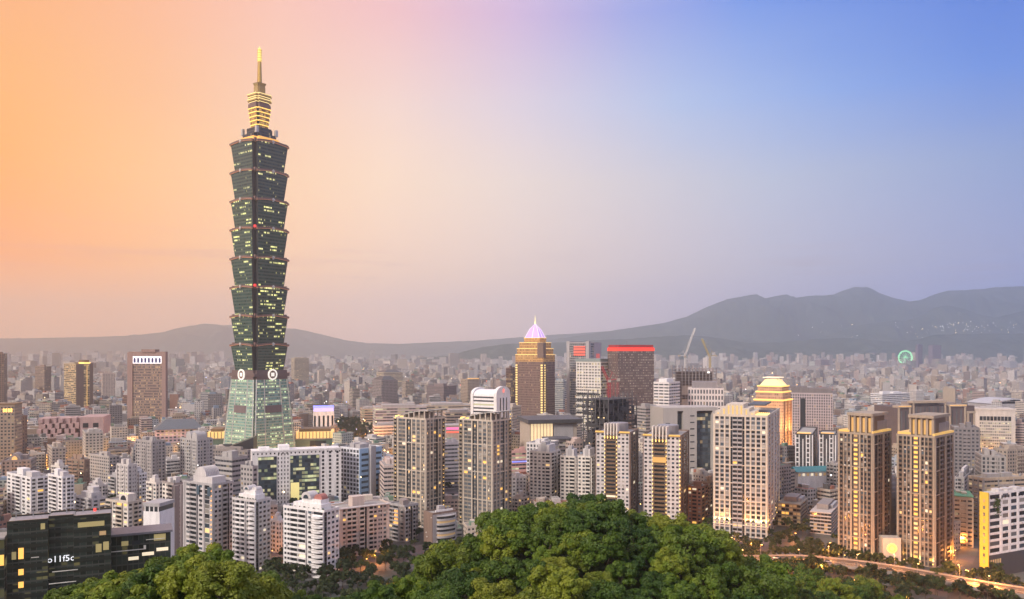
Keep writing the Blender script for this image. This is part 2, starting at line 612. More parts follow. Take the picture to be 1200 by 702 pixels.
# ------------------------------------------------------------------ the tall stacked tower
TY = 1000.0
lo, hi = 0.3, 1.3
for _ in range(40):
    th = (lo + hi) / 2
    ctr, rz, L_, D_ = corner_fit(270.3, 298.5, 337.7, TY - 33, th)
    if L_ > D_:
        lo, hi = lo, th
    else:
        lo = th
    if _ == 0:
        first = (L_, D_)
ctrA = [corner_fit(270.3, 298.5, 337.7, TY - 33, a) for a in np.linspace(0.3, 1.3, 400)]
best = min(ctrA, key=lambda q: abs(q[2] - q[3]))
ctr, rz, L_, D_ = best
TH = (L_ + D_) / 4 * 1.115          # half side at the top of a tier
TK = TY / FOC
m_tier = facade('tower_glass', lit_share=0.03, warm=((0.95, 0.98, 0.28), (1.0, 0.9, 0.42)), strength=1.4, win=(0.012, 0.03, 0.027), wy=(0.25, 0.72), glassy=0.12, rows=0.20, run=7.0, fill=0.72)
m_tier_hi = facade('tower_glass_upper', lit_share=0.02, warm=((0.95, 0.9, 0.3), (1.0, 0.9, 0.45)), strength=1.2, win=(0.012, 0.026, 0.03), wy=(0.25, 0.72), glassy=0.12, rows=0.10, run=9.0, fill=0.7)
m_trunk = facade('tower_trunk_glass', lit_share=0.05, warm=((0.8, 1.0, 0.45), (1.0, 0.95, 0.55)), strength=0.9, win=(0.05, 0.12, 0.115), wy=(0.3, 0.78), glassy=0.15, rows=0.24, run=8.0, fill=0.7)
m_rim = plaster('tower_rim', (0.16, 0.10, 0.09), 0.6, 0.2)
m_rimlit = lit('tower_rim_light', (1.0, 0.45, 0.25), 0.10)
m_notch = plaster('tower_notch', (0.03, 0.035, 0.04), 0.4, 0.2)
m_silver = plaster('tower_silver', (0.5, 0.5, 0.48), 0.4, 0.2, 0.3)

tower = empty('skyscraper', (ctr[0], ctr[1], 0), rz, 'very tall green glass skyscraper of eight stacked flaring tiers under a gold lit spire', 'skyscraper')
footprint(ctr[0], ctr[1], 55)
SEEN.append((262, 345, TY - 35, 523))


def notched(h, n):
    return [(-h + n, -h), (h - n, -h), (h - n, -h + n), (h, -h + n), (h, h - n), (h - n, h - n), (h - n, h), (-h + n, h), (-h + n, h - n), (-h, h - n), (-h, -h + n), (-h + n, -h + n)]


def frustum(mb, h0, h1, n0, n1, z0, z1, bays, floors, off, m=0, m_n=1, top=1):
    a, b = notched(h0, n0), notched(h1, n1)
    for i in range(12):
        j = (i + 1) % 12
        flat = i in (0, 3, 6, 9)
        uv = None
        if flat:
            o = off + i * 53
            uv = [(o, off), (o + bays, off), (o + bays, off + floors), (o, off + floors)]
        mb.face([(a[i][0], a[i][1], z0), (a[j][0], a[j][1], z0), (b[j][0], b[j][1], z1), (b[i][0], b[i][1], z1)], m if flat else m_n, uv)
    mb.face([(p[0], p[1], z1) for p in b], top)
    mb.face([(p[0], p[1], z0) for p in reversed(a)], top)


ROWS = [170, 203.7, 236.7, 269.8, 303.3, 337.0, 370.3, 403.2, 433.0]
for i in range(8):
    z1, z0 = PZ(ROWS[i], TY), PZ(ROWS[i + 1], TY)
    b = MB()
    b.col = (0.055, 0.085, 0.07, 0.9)
    frustum(b, TH * 0.825, TH * 0.975, 4.6, 5.2, z0 - 0.5, z1 - 0.2, 26, 9, 100 + i * 211)
    tr = b.build('tier', [m_tier_hi if i < 2 else m_tier, m_notch], tower)
    # overhanging rim with a dipped middle, lit along its lower edge
    for q in range(4):
        b = MB()
        a = q * PI / 2
        ca, sa = math.cos(a), math.sin(a)
        hw = TH - 4.6
        N = 8
        for k in range(N):
            u0, u1 = -hw + 2 * hw * k / N, -hw + 2 * hw * (k + 1) / N
            d0, d1 = 2.0 * abs(u0 / hw) ** 1.5, 2.0 * abs(u1 / hw) ** 1.5
            t0, t1 = z1 + 1.6 - d0, z1 + 1.6 - d1
            for (za0, za1, zb0, zb1, o, mi) in ((t0 - 1.9, t1 - 1.9, t0, t1, TH * 1.012, 0), (t0 - 2.5, t1 - 2.5, t0 - 1.95, t1 - 1.95, TH * 1.004, 1)):
                pts = []
                for (u, o_, z) in ((u0, TH * 0.93, za0), (u1, TH * 0.93, za1), (u1, TH * 0.93, zb1), (u0, TH * 0.93, zb0), (u0, o, za0), (u1, o, za1), (u1, o, zb1), (u0, o, zb0)):
                    x, y = u, -o_
                    pts.append((x * ca - y * sa, x * sa + y * ca, z))
                for f in ((4, 5, 6, 7), (7, 6, 2, 3), (0, 1, 5, 4), (5, 1, 2, 6), (0, 4, 7, 3)):
                    b.face([pts[w] for w in f], mi)
        b.build('rim', [m_rim, m_rimlit], tr)
    for q in range(4):
        a = q * PI / 2
        b = MB()
        b.box(-.8, .8, -TH * 1.035, -TH * 0.97, z1 - 2.6, z1 + 1.8)
        b.box(-2.0, 2.0, -TH * 1.03, -TH * 0.97, z1 - .6, z1 + .8)
        e = b.build('scroll_emblem', m_silver, tr)
        e.rotation_euler = (0, 0, a)
    for q in range(4):
        b = MB()
        h = TH * 0.96
        b.box(h - 5.4, h - 2.8, -h + 2.8, -h + 5.4, z1 - 3.4, z1 + 1.8)
        e = b.build('corner_ornament', m_rim, tr)
        e.rotation_euler = (0, 0, q * PI / 2)
    if i in (3, 5):
        b = MB()
        b.cyl(TH * 0.855, -TH * 0.855, 1.5, z1 - 1, z1 + 1.8, 8)
        b.build('beacon', lit('beacon_red', (1, 0.04, 0.04), 1.2), tr)

# belt with the coin medallions
zb1, zb0 = PZ(433, TY), PZ(444, TY)
HB, HG = TH * 0.93, TH * 0.93
HT = TH * 0.905
b = MB()
frustum(b, HT * 1.02, HT * 1.0, 3, 3, zb0, zb1 - 0.6, 1, 1, 0, 0, 0, 0)
b.prism([(-HT * 1.04, -HT * 1.04), (HT * 1.04, -HT * 1.04), (HT * 1.04, HT * 1.04), (-HT * 1.04, HT * 1.04)], zb0 + 3.5, zb0 + 7.5, 0)
belt = b.build('belt', plaster('tower_belt', (0.12, 0.085, 0.085), 0.6, 0.2), tower)
for q in range(4):
    e = bpy.data.objects.new('coin_medallion', None)
    C.objects.link(e)
    e.parent = tower
    e.rotation_euler = (0, 0, q * PI / 2)
    zc = (zb0 + zb1) / 2

    def disc(mb, r, y0, y1, n=24, hole=0.0, m=0):
        cs = [(math.cos(2 * PI * k / n), math.sin(2 * PI * k / n)) for k in range(n)]
        for k in range(n):
            (c0, s0), (c1, s1) = cs[k], cs[(k + 1) % n]
            P = lambda rr, cc, ss, yy: (rr * cc, yy, zc + rr * ss)
            mb.face([P(r, c0, s0, y1), P(r, c1, s1, y1), P(r, c1, s1, y0), P(r, c0, s0, y0)], m)
            if hole:
                mb.face([P(hole, c0, s0, y0), P(r, c0, s0, y0), P(r, c1, s1, y0), P(hole, c1, s1, y0)], m)
                mb.face([P(hole, c1, s1, y1), P(hole, c0, s0, y1), P(hole, c0, s0, y0), P(hole, c1, s1, y0)], m)
            else:
                mb.face([(0, y0, zc), P(r, c0, s0, y0), P(r, c1, s1, y0)], m)
    b = MB()
    disc(b, 5.2, -HT * 1.06, -HT * 1.03)
    b.build('disc', m_rim, e)
    b = MB()
    disc(b, 6.6, -HT * 1.085, -HT * 1.03, hole=5.0)
    b.build('ring', lit('coin_white', (1.0, 0.93, 0.84), 0.85), e)
    b = MB()
    b.box(-2.2, 2.2, -HT * 1.085, -HT * 1.058, zc - 2.2, zc + 2.2)
    b.build('square', lit('coin_white', (1, 1, 1), 0.9), e)

# the widening trunk below
zt = zb0
HG = TH * 1.22
b = MB()
b.col = (0.27, 0.34, 0.28, 0.86)
zmid = zt * 0.56
hm = HT + (HG - HT) * (1 - zmid / zt)
frustum(b, hm, HT * 1.0, 0.9, 0.9, zmid, zt, 22, 13, 4000)
frustum(b, HG, hm, 0.9, 0.9, 0, zmid, 22, 17, 6000)
tk = b.build('trunk', [m_trunk, m_notch], tower)
for q in range(4):
    a = q * PI / 2
    for sgn in (-1, 1):
        b = MB()
        for (fr) in (0.45,):
            p0 = Vector((sgn * HG * fr, -HG - 0.1, 0))
            p1 = Vector((sgn * HT * fr, -HT - 0.1, zt))
            b.bar(p0, p1, 0.7)
        b.bar((sgn * (HG - 2.6), -HG, 0), (sgn * (HT - 2.6), -HT, zt), 0.8)
        e = b.build('rib', m_silver, tk)
        e.rotation_euler = (0, 0, a)
    b = MB()
    zz = zt * 0.66
    hz_ = HT + (HG - HT) * (1 - zz / zt)
    b.box(-hz_ * .42, hz_ * .42, -hz_ - .9, -hz_ + 1.0, zz - 4.5, zz + 4.5)
    e = b.build('louvre_panel', plaster('louvre', (0.14, 0.11, 0.12), 0.6, 0.2), tk)
    e.rotation_euler = (0, 0, a)

# crown and spire
b = MB()
z0 = PZ(170, TY)
h = TH * 0.70
b.prism(notched(h, 5), z0 - 0.5, z0 + 6.2, 0, 1)
b.build('terrace', [lit('gold_terrace', (1.0, 0.5, 0.12), 0.9), m_rim], tower)
m_cr = facade('crown_glass', lit_share=0.05, warm=((1, .75, .3), (1, .9, .5)), strength=0.8, win=(0.015, 0.02, 0.03), wy=(.2, .8), glassy=0.15)
b = MB()
b.col = (0.05, 0.055, 0.06, 0.8)
b.prism(notched(TH * 0.60, 5), z0 + 6.2, z0 + 11, 0, 1, (2.2, 4))
b.prism(notched(TH * 0.46, 4), z0 + 11, z0 + 19, 0, 1, (2.2, 4))
b.build('crown_base', [m_cr, m_notch], tower)
for sx_, sy_ in ((1, 1), (1, -1), (-1, 1), (-1, -1)):
    b = MB()
    b.box(sx_ * TH * .52 - 1.6, sx_ * TH * .52 + 1.6, sy_ * TH * .52 - 1.6, sy_ * TH * .52 + 1.6, z0 + 11, z0 + 19)
    b.build('pinnacle', m_silver, tower)
zl0, zl1 = PZ(152, TY), PZ(128, TY)
b = MB()
b.col = (0.42, 0.24, 0.08, 0.6)
h0, h1 = TH * 0.29, TH * 0.385
frustum(b, h0, h1, 2, 2, zl0, zl1, 9, 5, 9000)
lan = b.build('lantern', [facade('lantern_wall', lit_share=0.6, warm=((1, .5, .12), (1, .7, .25)), strength=0.9, win=(.04, .025, .015), wy=(.1, .5), glassy=.3), m_notch], tower)
for k in range(5):
    z = zl0 + (zl1 - zl0) * (k + 0.95) / 5
    hh = h0 + (h1 - h0) * (k + 0.95) / 5 + 0.35
    b = MB()
    b.prism(notched(hh, 2), z - 1.0, z)
    b.build('light_band', lit('crown_gold', (1.0, 0.6, 0.14), 1.6), lan)
b = MB()
b.prism(notched(TH * 0.30, 2), PZ(156, TY) - 2, zl0 + 0.2)
b.build('neck', m_notch, tower)
zg = zl1
for k, (r_, a_, c_) in enumerate(((0.40, 0.0, 5.0), (0.36, 5.0, 8.0), (0.43, 8.4, 11), (0.40, 11.6, 14), (0.43, 14.6, 17.5))):
    b = MB()
    b.prism(notched(TH * r_, 3), zg + a_, zg + c_, 0, 0)
    b.build('gallery', m_rim if k < 2 else plaster('gallery_wall', (0.46, 0.31, 0.11), 0.6, 0.3), tower)
    if k >= 1:
        b = MB()
        b.prism(notched(TH * (r_ - 0.005) + 0.3, 3), zg + c_ - 1.1, zg + c_ - 0.3)
        b.build('light_band', lit('crown_yellow', (1.0, 0.75, 0.3), 1.2), tower)
zc0, zc1 = PZ(114, TY), PZ(98, TY)
b = MB()
b.prism(notched(TH * 0.20, 1.2), zg + 17.4, zc1 - 4, 0, 0)
b.prism(notched(TH * 0.17, 1.2), zc1 - 4, zc1, 0, 0, poly1=notched(TH * 0.235, 1.2))
b.build('cap', plaster('cap_stone', (0.34, 0.24, 0.09), 0.6, 0.2), tower)
zs0, zs1 = zc1, PZ(56, TY)
b = MB()
b.cyl(0, 0, 3.0, zs0, zs0 + (zs1 - zs0) * .62, 10, 0, 2.3)
sp = b.build('spire', plaster('spire_bronze', (0.45, 0.30, 0.08), 0.35, 0.2, 0.6), tower)
b = MB()
b.cyl(0, 0, 2.7, zs0 + (zs1 - zs0) * .62, zs1 - 1, 10, 0, 2.2)
b.cyl(0, 0, 0.5, zs1 - 1, zs1 + 2, 6, 0, 0.3)
b.build('lit_tip', lit('spire_gold', (1.0, 0.72, 0.16), 1.3), sp)
for k in range(5):
    b = MB()
    z = zs0 + (zs1 - zs0) * (.64 + .07 * k)
    b.cyl(0, 0, 2.95, z, z + 0.8, 10)
    b.build('ring', plaster('spire_bronze', (0, 0, 0)), sp)
# ------------------------------------------------------------------ building kit
WIN = {   # one pane mesh per finish, shared by every window
    'dark': glass('pane_dark', (0.022, 0.026, 0.032)),
    'grey': glass('pane_grey', (0.10, 0.11, 0.12), 0.2),
    'blue': glass('pane_blue', (0.05, 0.075, 0.10), 0.1),
    'warm': lit('pane_warm', (1.0, 0.66, 0.28), .85),
    'gold': lit('pane_gold', (1.0, 0.55, 0.12), 1.1),
    'pale': lit('pane_pale', (1.0, 0.86, 0.62), .75),
    'olive': lit('pane_olive', (0.6, 0.5, 0.22), 0.3),
    'curtain': glass('pane_curtain', (0.26, 0.25, 0.23), 0.35),
    'dim': lit('pane_dim', (0.75, 0.5, 0.25), 0.28),
}
_b = MB()
_b.box(-0.5, 0.5, -0.5, 0.5, 0.0, 1.0)
PANE = {k: _b.mesh('window', [m]) for k, m in WIN.items()}
_b = MB()
_b.box(-.45, .45, -.3, .3, 0, .7)
_b.box(-.5, .5, -.34, .34, -.08, -.01)
AC_MESH = _b.mesh('air_conditioner', [plaster('ac_casing', (.5, .49, .47), .6, .4)])
FACEROT = {'F': 0.0, 'R': PI / 2, 'B': PI, 'L': -PI / 2}


class House:
    """a building in its own frame: x along the front, y away from the viewer, faces F R B L"""

    def __init__(s, name, label, x0, xc, x1, top, Y, th=35, side='R', vb=None, base=0.0, cat='building', group=None, D=None, seed=0, foot=True):
        (cx, cy), rz, s.L, d = corner_fit(x0, xc, x1, Y, R(th), side)
        s.D = D or d
        if D:
            vx, vy = -math.sin(rz), math.cos(rz)
            cx, cy = cx + vx * (D - d) / 2, cy + vy * (D - d) / 2
        s.H = PZ(top, Y) - base
        s.base = base
        s.root = empty(name, (cx, cy, base), rz, label, cat, group)
        s.side = side
        s.Y = Y
        s.k = Y / FOC
        s.rng = random.Random(hash((x0, x1, top, Y)) % 100003 + seed)
        s.win, s.bal = [], []
        s.cx, s.cy, s.rz = cx, cy, rz
        if foot:
            n = max(1, int(max(s.L, s.D) / max(8.0, min(s.L, s.D)) + .5))
            for i in range(n):
                t = (i + .5) / n - .5
                ox, oy = (t * s.L, 0) if s.L > s.D else (0, t * s.D)
                footprint(cx + ox * math.cos(rz) - oy * math.sin(rz), cy + ox * math.sin(rz) + oy * math.cos(rz), min(s.L, s.D) * 0.62)
        if vb:
            SEEN.append((x0, x1, Y, vb))

    def fw(s, f):
        return s.L if f in 'FB' else s.D

    def fbox(s, mb, f, u0, u1, o0, o1, z0, z1, m=0, off=(0, 0)):
        """box on a face: u along it (from its left end seen from outside), o outward from the wall plane"""
        hl, hd = s.L / 2, s.D / 2
        if f == 'F':
            mb.box(-hl + u0, -hl + u1, -hd - o1, -hd - o0, z0, z1, m)
        elif f == 'B':
            mb.box(hl - u1, hl - u0, hd + o0, hd + o1, z0, z1, m)
        elif f == 'R':
            mb.box(hl + o0, hl + o1, -hd + u0, -hd + u1, z0, z1, m)
        else:
            mb.box(-hl - o1, -hl - o0, hd - u1, hd - u0, z0, z1, m)

    def fpt(s, f, u, o, z):
        hl, hd = s.L / 2, s.D / 2
        return {'F': (-hl + u, -hd - o, z), 'B': (hl - u, hd + o, z), 'R': (hl + o, -hd + u, z), 'L': (-hl - o, hd - u, z)}[f]

    def window(s, f, u, z, w, h, k, o=0.0, parent=None):
        s.win.append((f, u, z, w, h, k, o))

    def put_windows(s, limit=100, name='window'):
        vis = {'F': 0, s.side: 0}
        ws = sorted(s.win, key=lambda q: (vis.get(q[0], 1), -q[2]))
        # spread over both visible faces: take by height from the top down, where the photograph shows them
        for (f, u, z, w, h, k, o) in ws[:limit]:
            ob = bpy.data.objects.new(name, PANE[k])
            C.objects.link(ob)
            ob.parent = s.root
            ob.location = s.fpt(f, u, o, z)
            ob.rotation_euler = (0, 0, FACEROT[f])
            ob.scale = (w, 0.12, h)
        if len(ws) > limit:
            b = MB()
            keys = list(WIN)
            for (f, u, z, w, h, k, o) in ws[limit:]:
                s.fbox(b, f, u - w / 2, u + w / 2, o - .06, o + .06, z, z + h, keys.index(k))
            ob = b.build('window_rows', [WIN[k] for k in keys], s.root)
            ob['kind'] = 'stuff'

    def glow(s, share, keys=('warm', 'pale', 'gold')):
        return s.rng.choice(keys) if s.rng.random() < share else None

    def wall(s, name, b, m):
        return b.build(name, m, s.root)


def condo(h, fronts, wall, pier, floor=3.15, lit_share=0.06, pane='dark', balm=None, z_base=0.0, H=None, win_limit=100, bands=0, parapet=1.1, base_floors=0, pier_o=0.45, sp_o=0.22):
    """apartment tower: recessed panes between real piers, floor spandrels and balconies.
    fronts: {'F': 'p1 w2 ...'} bays by letter and width in metres-weight"""
    H = H or h.H
    nf = max(2, int(round((H - z_base) / floor)))
    fl = (H - z_base) / nf
    core, piers, sp = MB(), MB(), MB()
    bals = []
    core.box(-h.L / 2, h.L / 2, -h.D / 2, h.D / 2, z_base, H, 0, 1)
    acs = []
    for f in 'FRBL':
        spec = fronts.get(f)
        if spec is None:
            continue
        bays = [(q[0], float(q[1:])) for q in spec.split()]
        tot = sum(w for _, w in bays)
        W = h.fw(f)
        u = 0.0
        for t, w in bays:
            w = w * W / tot
            u0, u1, um = u, u + w, u + w / 2
            u += w
            if t == 'p':
                h.fbox(piers, f, u0, u1, 0, pier_o, z_base, H - 0.3)
                continue
            if t == '.':
                continue
            if t == 'b':
                bal = MB()
                bals.append(bal)
                for ua in (u0 + .1, u1 - .28):
                    h.fbox(bal, f, ua, ua + .18, 0, 1.12, z_base, H - .4)
            for i in range(nf):
                z = z_base + i * fl
                k = h.glow(lit_share) or h.rng.choice([pane, pane, pane, pane, 'grey', 'blue', 'curtain'])
                if t in 'swn' and len(acs) < 60 and h.rng.random() < .16 and w > 1.2:
                    acs.append((f, um + h.rng.uniform(-.2, .2) * w, z + fl * .1))
                if t == 'w':
                    h.fbox(sp, f, u0, u1, 0, sp_o, z - .12, z + fl * .30)
                    h.window(f, um, z + fl * .32, w * .86, fl * .58, k, .04)
                elif t == 'n':       # two narrow openings in plain wall
                    h.window(f, u0 + w * .3, z + fl * .35, w * .26, fl * .45, k, .05)
                    h.window(f, u0 + w * .7, z + fl * .35, w * .26, fl * .45, h.glow(lit_share) or pane, .05)
                elif t == 's':       # one square opening in plain wall
                    h.window(f, um, z + fl * .3, w * .55, fl * .48, k, .05)
                elif t == 'b':       # balcony: slab, parapet, dark pane painting the deep shade behind
                    h.fbox(bal, f, u0 + .1, u1 - .1, 0, 1.15, z - .14, z + .04)
                    h.fbox(bal, f, u0 + .1, u1 - .1, 1.0, 1.15, z + .04, z + fl * .36)
                    h.window(f, um, z + .1, w * .84, fl * .78, h.glow(lit_share) or 'dark', .04)
                elif t == 'g':       # glazed strip with thin floor lines
                    h.fbox(sp, f, u0, u1, 0, .16, z - .1, z + .25)
                    h.window(f, um, z + .28, w * .94, fl - .4, k, .04)
                elif t == 'd':       # flush dark pane painting the shade of a recess
                    h.window(f, um, z, w * .98, fl * .96, 'dark', .02)
                elif t == 'l':       # floor-by-floor gold lamps washing a strip
                    h.fbox(sp, f, u0, u1, 0, .16, z - .1, z + fl * .35)
                    h.window(f, um, z + fl * .4, w * .8, fl * .5, h.rng.choice(['gold', 'warm', 'dim', 'gold']), .04)
        if bands:
            for i in range(0, nf + 1, bands):
                z = z_base + i * fl
                h.fbox(piers, f, 0, W, pier_o + .003, pier_o + .12, z - .35, z + .35)
    core.build('wall', [wall, M_ROOF], h.root)
    if piers.f:
        piers.build('piers', pier, h.root)
    if sp.f:
        sp.build('spandrels', balm or wall, h.root)
    for (f, u, z) in acs:
        o = bpy.data.objects.new('air_conditioner', AC_MESH)
        C.objects.link(o)
        o.parent = h.root
        o.location = h.fpt(f, u, .5, z)
        o.rotation_euler = (0, 0, FACEROT[f])
    for bal in bals:
        bal.build('balcony_stack', balm or pier, h.root)
    if parapet:
        b = MB()
        e = pier_o if piers.f else 0.1
        hl, hd = h.L / 2 + e, h.D / 2 + e
        for q in ((-hl, hl, -hd, -hd + .4), (-hl, hl, hd - .4, hd), (-hl, -hl + .4, -hd + .4, hd - .4), (hl - .4, hl, -hd + .4, hd - .4)):
            b.box(*q, H - .3, H + parapet)
        b.build('parapet', pier, h.root)
    h.put_windows(win_limit)
    return nf, fl


def office(h, paint, fac, top=None, cell=(3.4, 3.8), H=None, blank='', ww=0.7, parapet=1.2, L=None, D=None, z0=0.0, name='wall', roof=None):
    """office or far tower whose windows are a pattern in its walls"""
    H = H or h.H
    L, D = L or h.L, D or h.D
    b = MB()
    b.col = (paint[0], paint[1], paint[2], ww)
    o = h.rng.randrange(1000) * 7 + 11
    hl, hd = L / 2, D / 2
    P = [(-hl, -hd), (hl, -hd), (hl, hd), (-hl, hd)]
    for i, f in enumerate('FRBL'):
        a, c = P[i], P[(i + 1) % 4]
        uv = None
        if f not in blank:
            n, v = max(1, round(math.hypot(c[0] - a[0], c[1] - a[1]) / cell[0])), max(1, round((H - z0) / cell[1]))
            uv = [(o + 99 * i, o), (o + 99 * i + n, o), (o + 99 * i + n, o + v), (o + 99 * i, o + v)]
        b.face([(a[0], a[1], z0), (c[0], c[1], z0), (c[0], c[1], H), (a[0], a[1], H)], 0, uv)
    b.face([(p[0], p[1], H) for p in P], 1)
    w = b.build(name, [fac, roof or M_ROOF], h.root)
    if parapet:
        b = MB()
        b.col = (paint[0], paint[1], paint[2], 0)
        e = .12
        for q in ((-hl - e, hl + e, -hd - e, -hd + .5), (-hl - e, hl + e, hd - .5, hd + e), (-hl - e, -hl + .5, -hd + .5, hd - .5), (hl - .5, hl + e, -hd + .5, hd - .5)):
            b.box(*q, H - .25, H + parapet)
        b.build('parapet', fac, h.root)
    return w


def part(h, name, m, *boxes, parent=None):
    b = MB()
    for q in boxes:
        b.box(*q)
    return b.build(name, m, parent or h.root)


def rooftop(h, m, H=None, n=2, tanks=2):
    """lift houses, plant and water tanks"""
    H = H or h.H
    r = h.rng
    for i in range(n):
        w, d, z = r.uniform(.18, .32) * h.L, r.uniform(.25, .45) * h.D, r.uniform(2.8, 5.5)
        x = (-.28 + .56 * (i + .5) / n) * h.L
        y = r.uniform(-.15, .2) * h.D
        part(h, 'lift_house', m, (x - w / 2, x + w / 2, y - d / 2, y + d / 2, H - .1, H + z))
    for i in range(tanks):
        b = MB()
        x, y = r.uniform(-.4, .4) * h.L, r.uniform(-.38, .38) * h.D
        b.cyl(x, y, 0.9, H + .6, H + 2.6, 8)
        for a in (-.5, .5):
            b.box(x + a - .1, x + a + .1, y - .5, y + .5, H - .1, H + .6)
        b.build('water_tank', M_STEEL, h.root)


def barrel(mb, x0, x1, y0, y1, z, r, n=10, m=0, axis='x'):
    """half-round vault over a rectangle, ridge along axis"""
    for k in range(n):
        a0, a1 = PI * k / n, PI * (k + 1) / n
        if axis == 'x':
            yc, hw = (y0 + y1) / 2, (y1 - y0) / 2
            p = lambda x, a: (x, yc - hw * math.cos(a), z + r * math.sin(a))
            mb.face([p(x0, a0), p(x1, a0), p(x1, a1), p(x0, a1)][::-1], m)
            mb.face([p(x0, a0), p(x0, a1), (x0, yc, z)], m)
            mb.face([p(x1, a1), p(x1, a0), (x1, yc, z)], m)
        else:
            xc, hw = (x0 + x1) / 2, (x1 - x0) / 2
            p = lambda y, a: (xc - hw * math.cos(a), y, z + r * math.sin(a))
            mb.face([p(y0, a0), p(y1, a0), p(y1, a1), p(y0, a1)], m)
            mb.face([p(y0, a0), p(y0, a1), (xc, y0, z)][::-1], m)
            mb.face([p(y1, a1), p(y1, a0), (xc, y1, z)][::-1], m)


def ring(mb, hx, hy, t, z0, z1, m=0):
    mb.box(-hx, hx, -hy, -hy + t, z0, z1, m)
    mb.box(-hx, hx, hy - t, hy, z0, z1, m)
    mb.box(-hx, -hx + t, -hy + t, hy - t, z0, z1, m)
    mb.box(hx - t, hx, -hy + t, hy - t, z0, z1, m)


def spot(name, loc, target, energy, col, size=70, blend=.6, rad=1.0):
    l = bpy.data.lights.new(name, 'SPOT')
    l.energy = energy
    l.color = col
    l.spot_size = R(size)
    l.spot_blend = blend
    l.shadow_soft_size = rad
    o = bpy.data.objects.new(name, l)
    C.objects.link(o)
    o.location = loc
    o.rotation_euler = (Vector(target) - Vector(loc)).to_track_quat('-Z', 'Y').to_euler()
    return o


def lamp(name, loc, energy, col, rad=.5):
    l = bpy.data.lights.new(name, 'POINT')
    l.energy = energy
    l.color = col
    l.shadow_soft_size = rad
    o = bpy.data.objects.new(name, l)
    C.objects.link(o)
    o.location = loc
    return o
# ------------------------------------------------------------------ the near apartment towers
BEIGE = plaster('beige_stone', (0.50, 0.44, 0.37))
BEIGE_D = plaster('beige_shade_stone', (0.27, 0.23, 0.19))  # shaded copy of the beige: recess shade put into the colour
CREAM = plaster('cream_tile', (0.62, 0.58, 0.53))
WHITE = plaster('white_tile', (0.72, 0.71, 0.71))
GREYW = plaster('grey_white_tile', (0.52, 0.50, 0.50))
GREYT = plaster('grey_tile', (0.36, 0.35, 0.36))
PINKT = plaster('pinkish_tile', (0.52, 0.44, 0.40))
BROWN = plaster('brown_tile', (0.20, 0.145, 0.12))
BROWNG = plaster('brown_grey_tile', (0.27, 0.235, 0.225))
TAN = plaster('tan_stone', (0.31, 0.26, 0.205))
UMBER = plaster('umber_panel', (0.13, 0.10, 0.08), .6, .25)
BRONZE = plaster('bronze_panel', (0.17, 0.11, 0.06), 0.5, 0.25, 0.2)
DARKG = plaster('dark_grey_panel', (0.06, 0.06, 0.065), 0.5, 0.25)

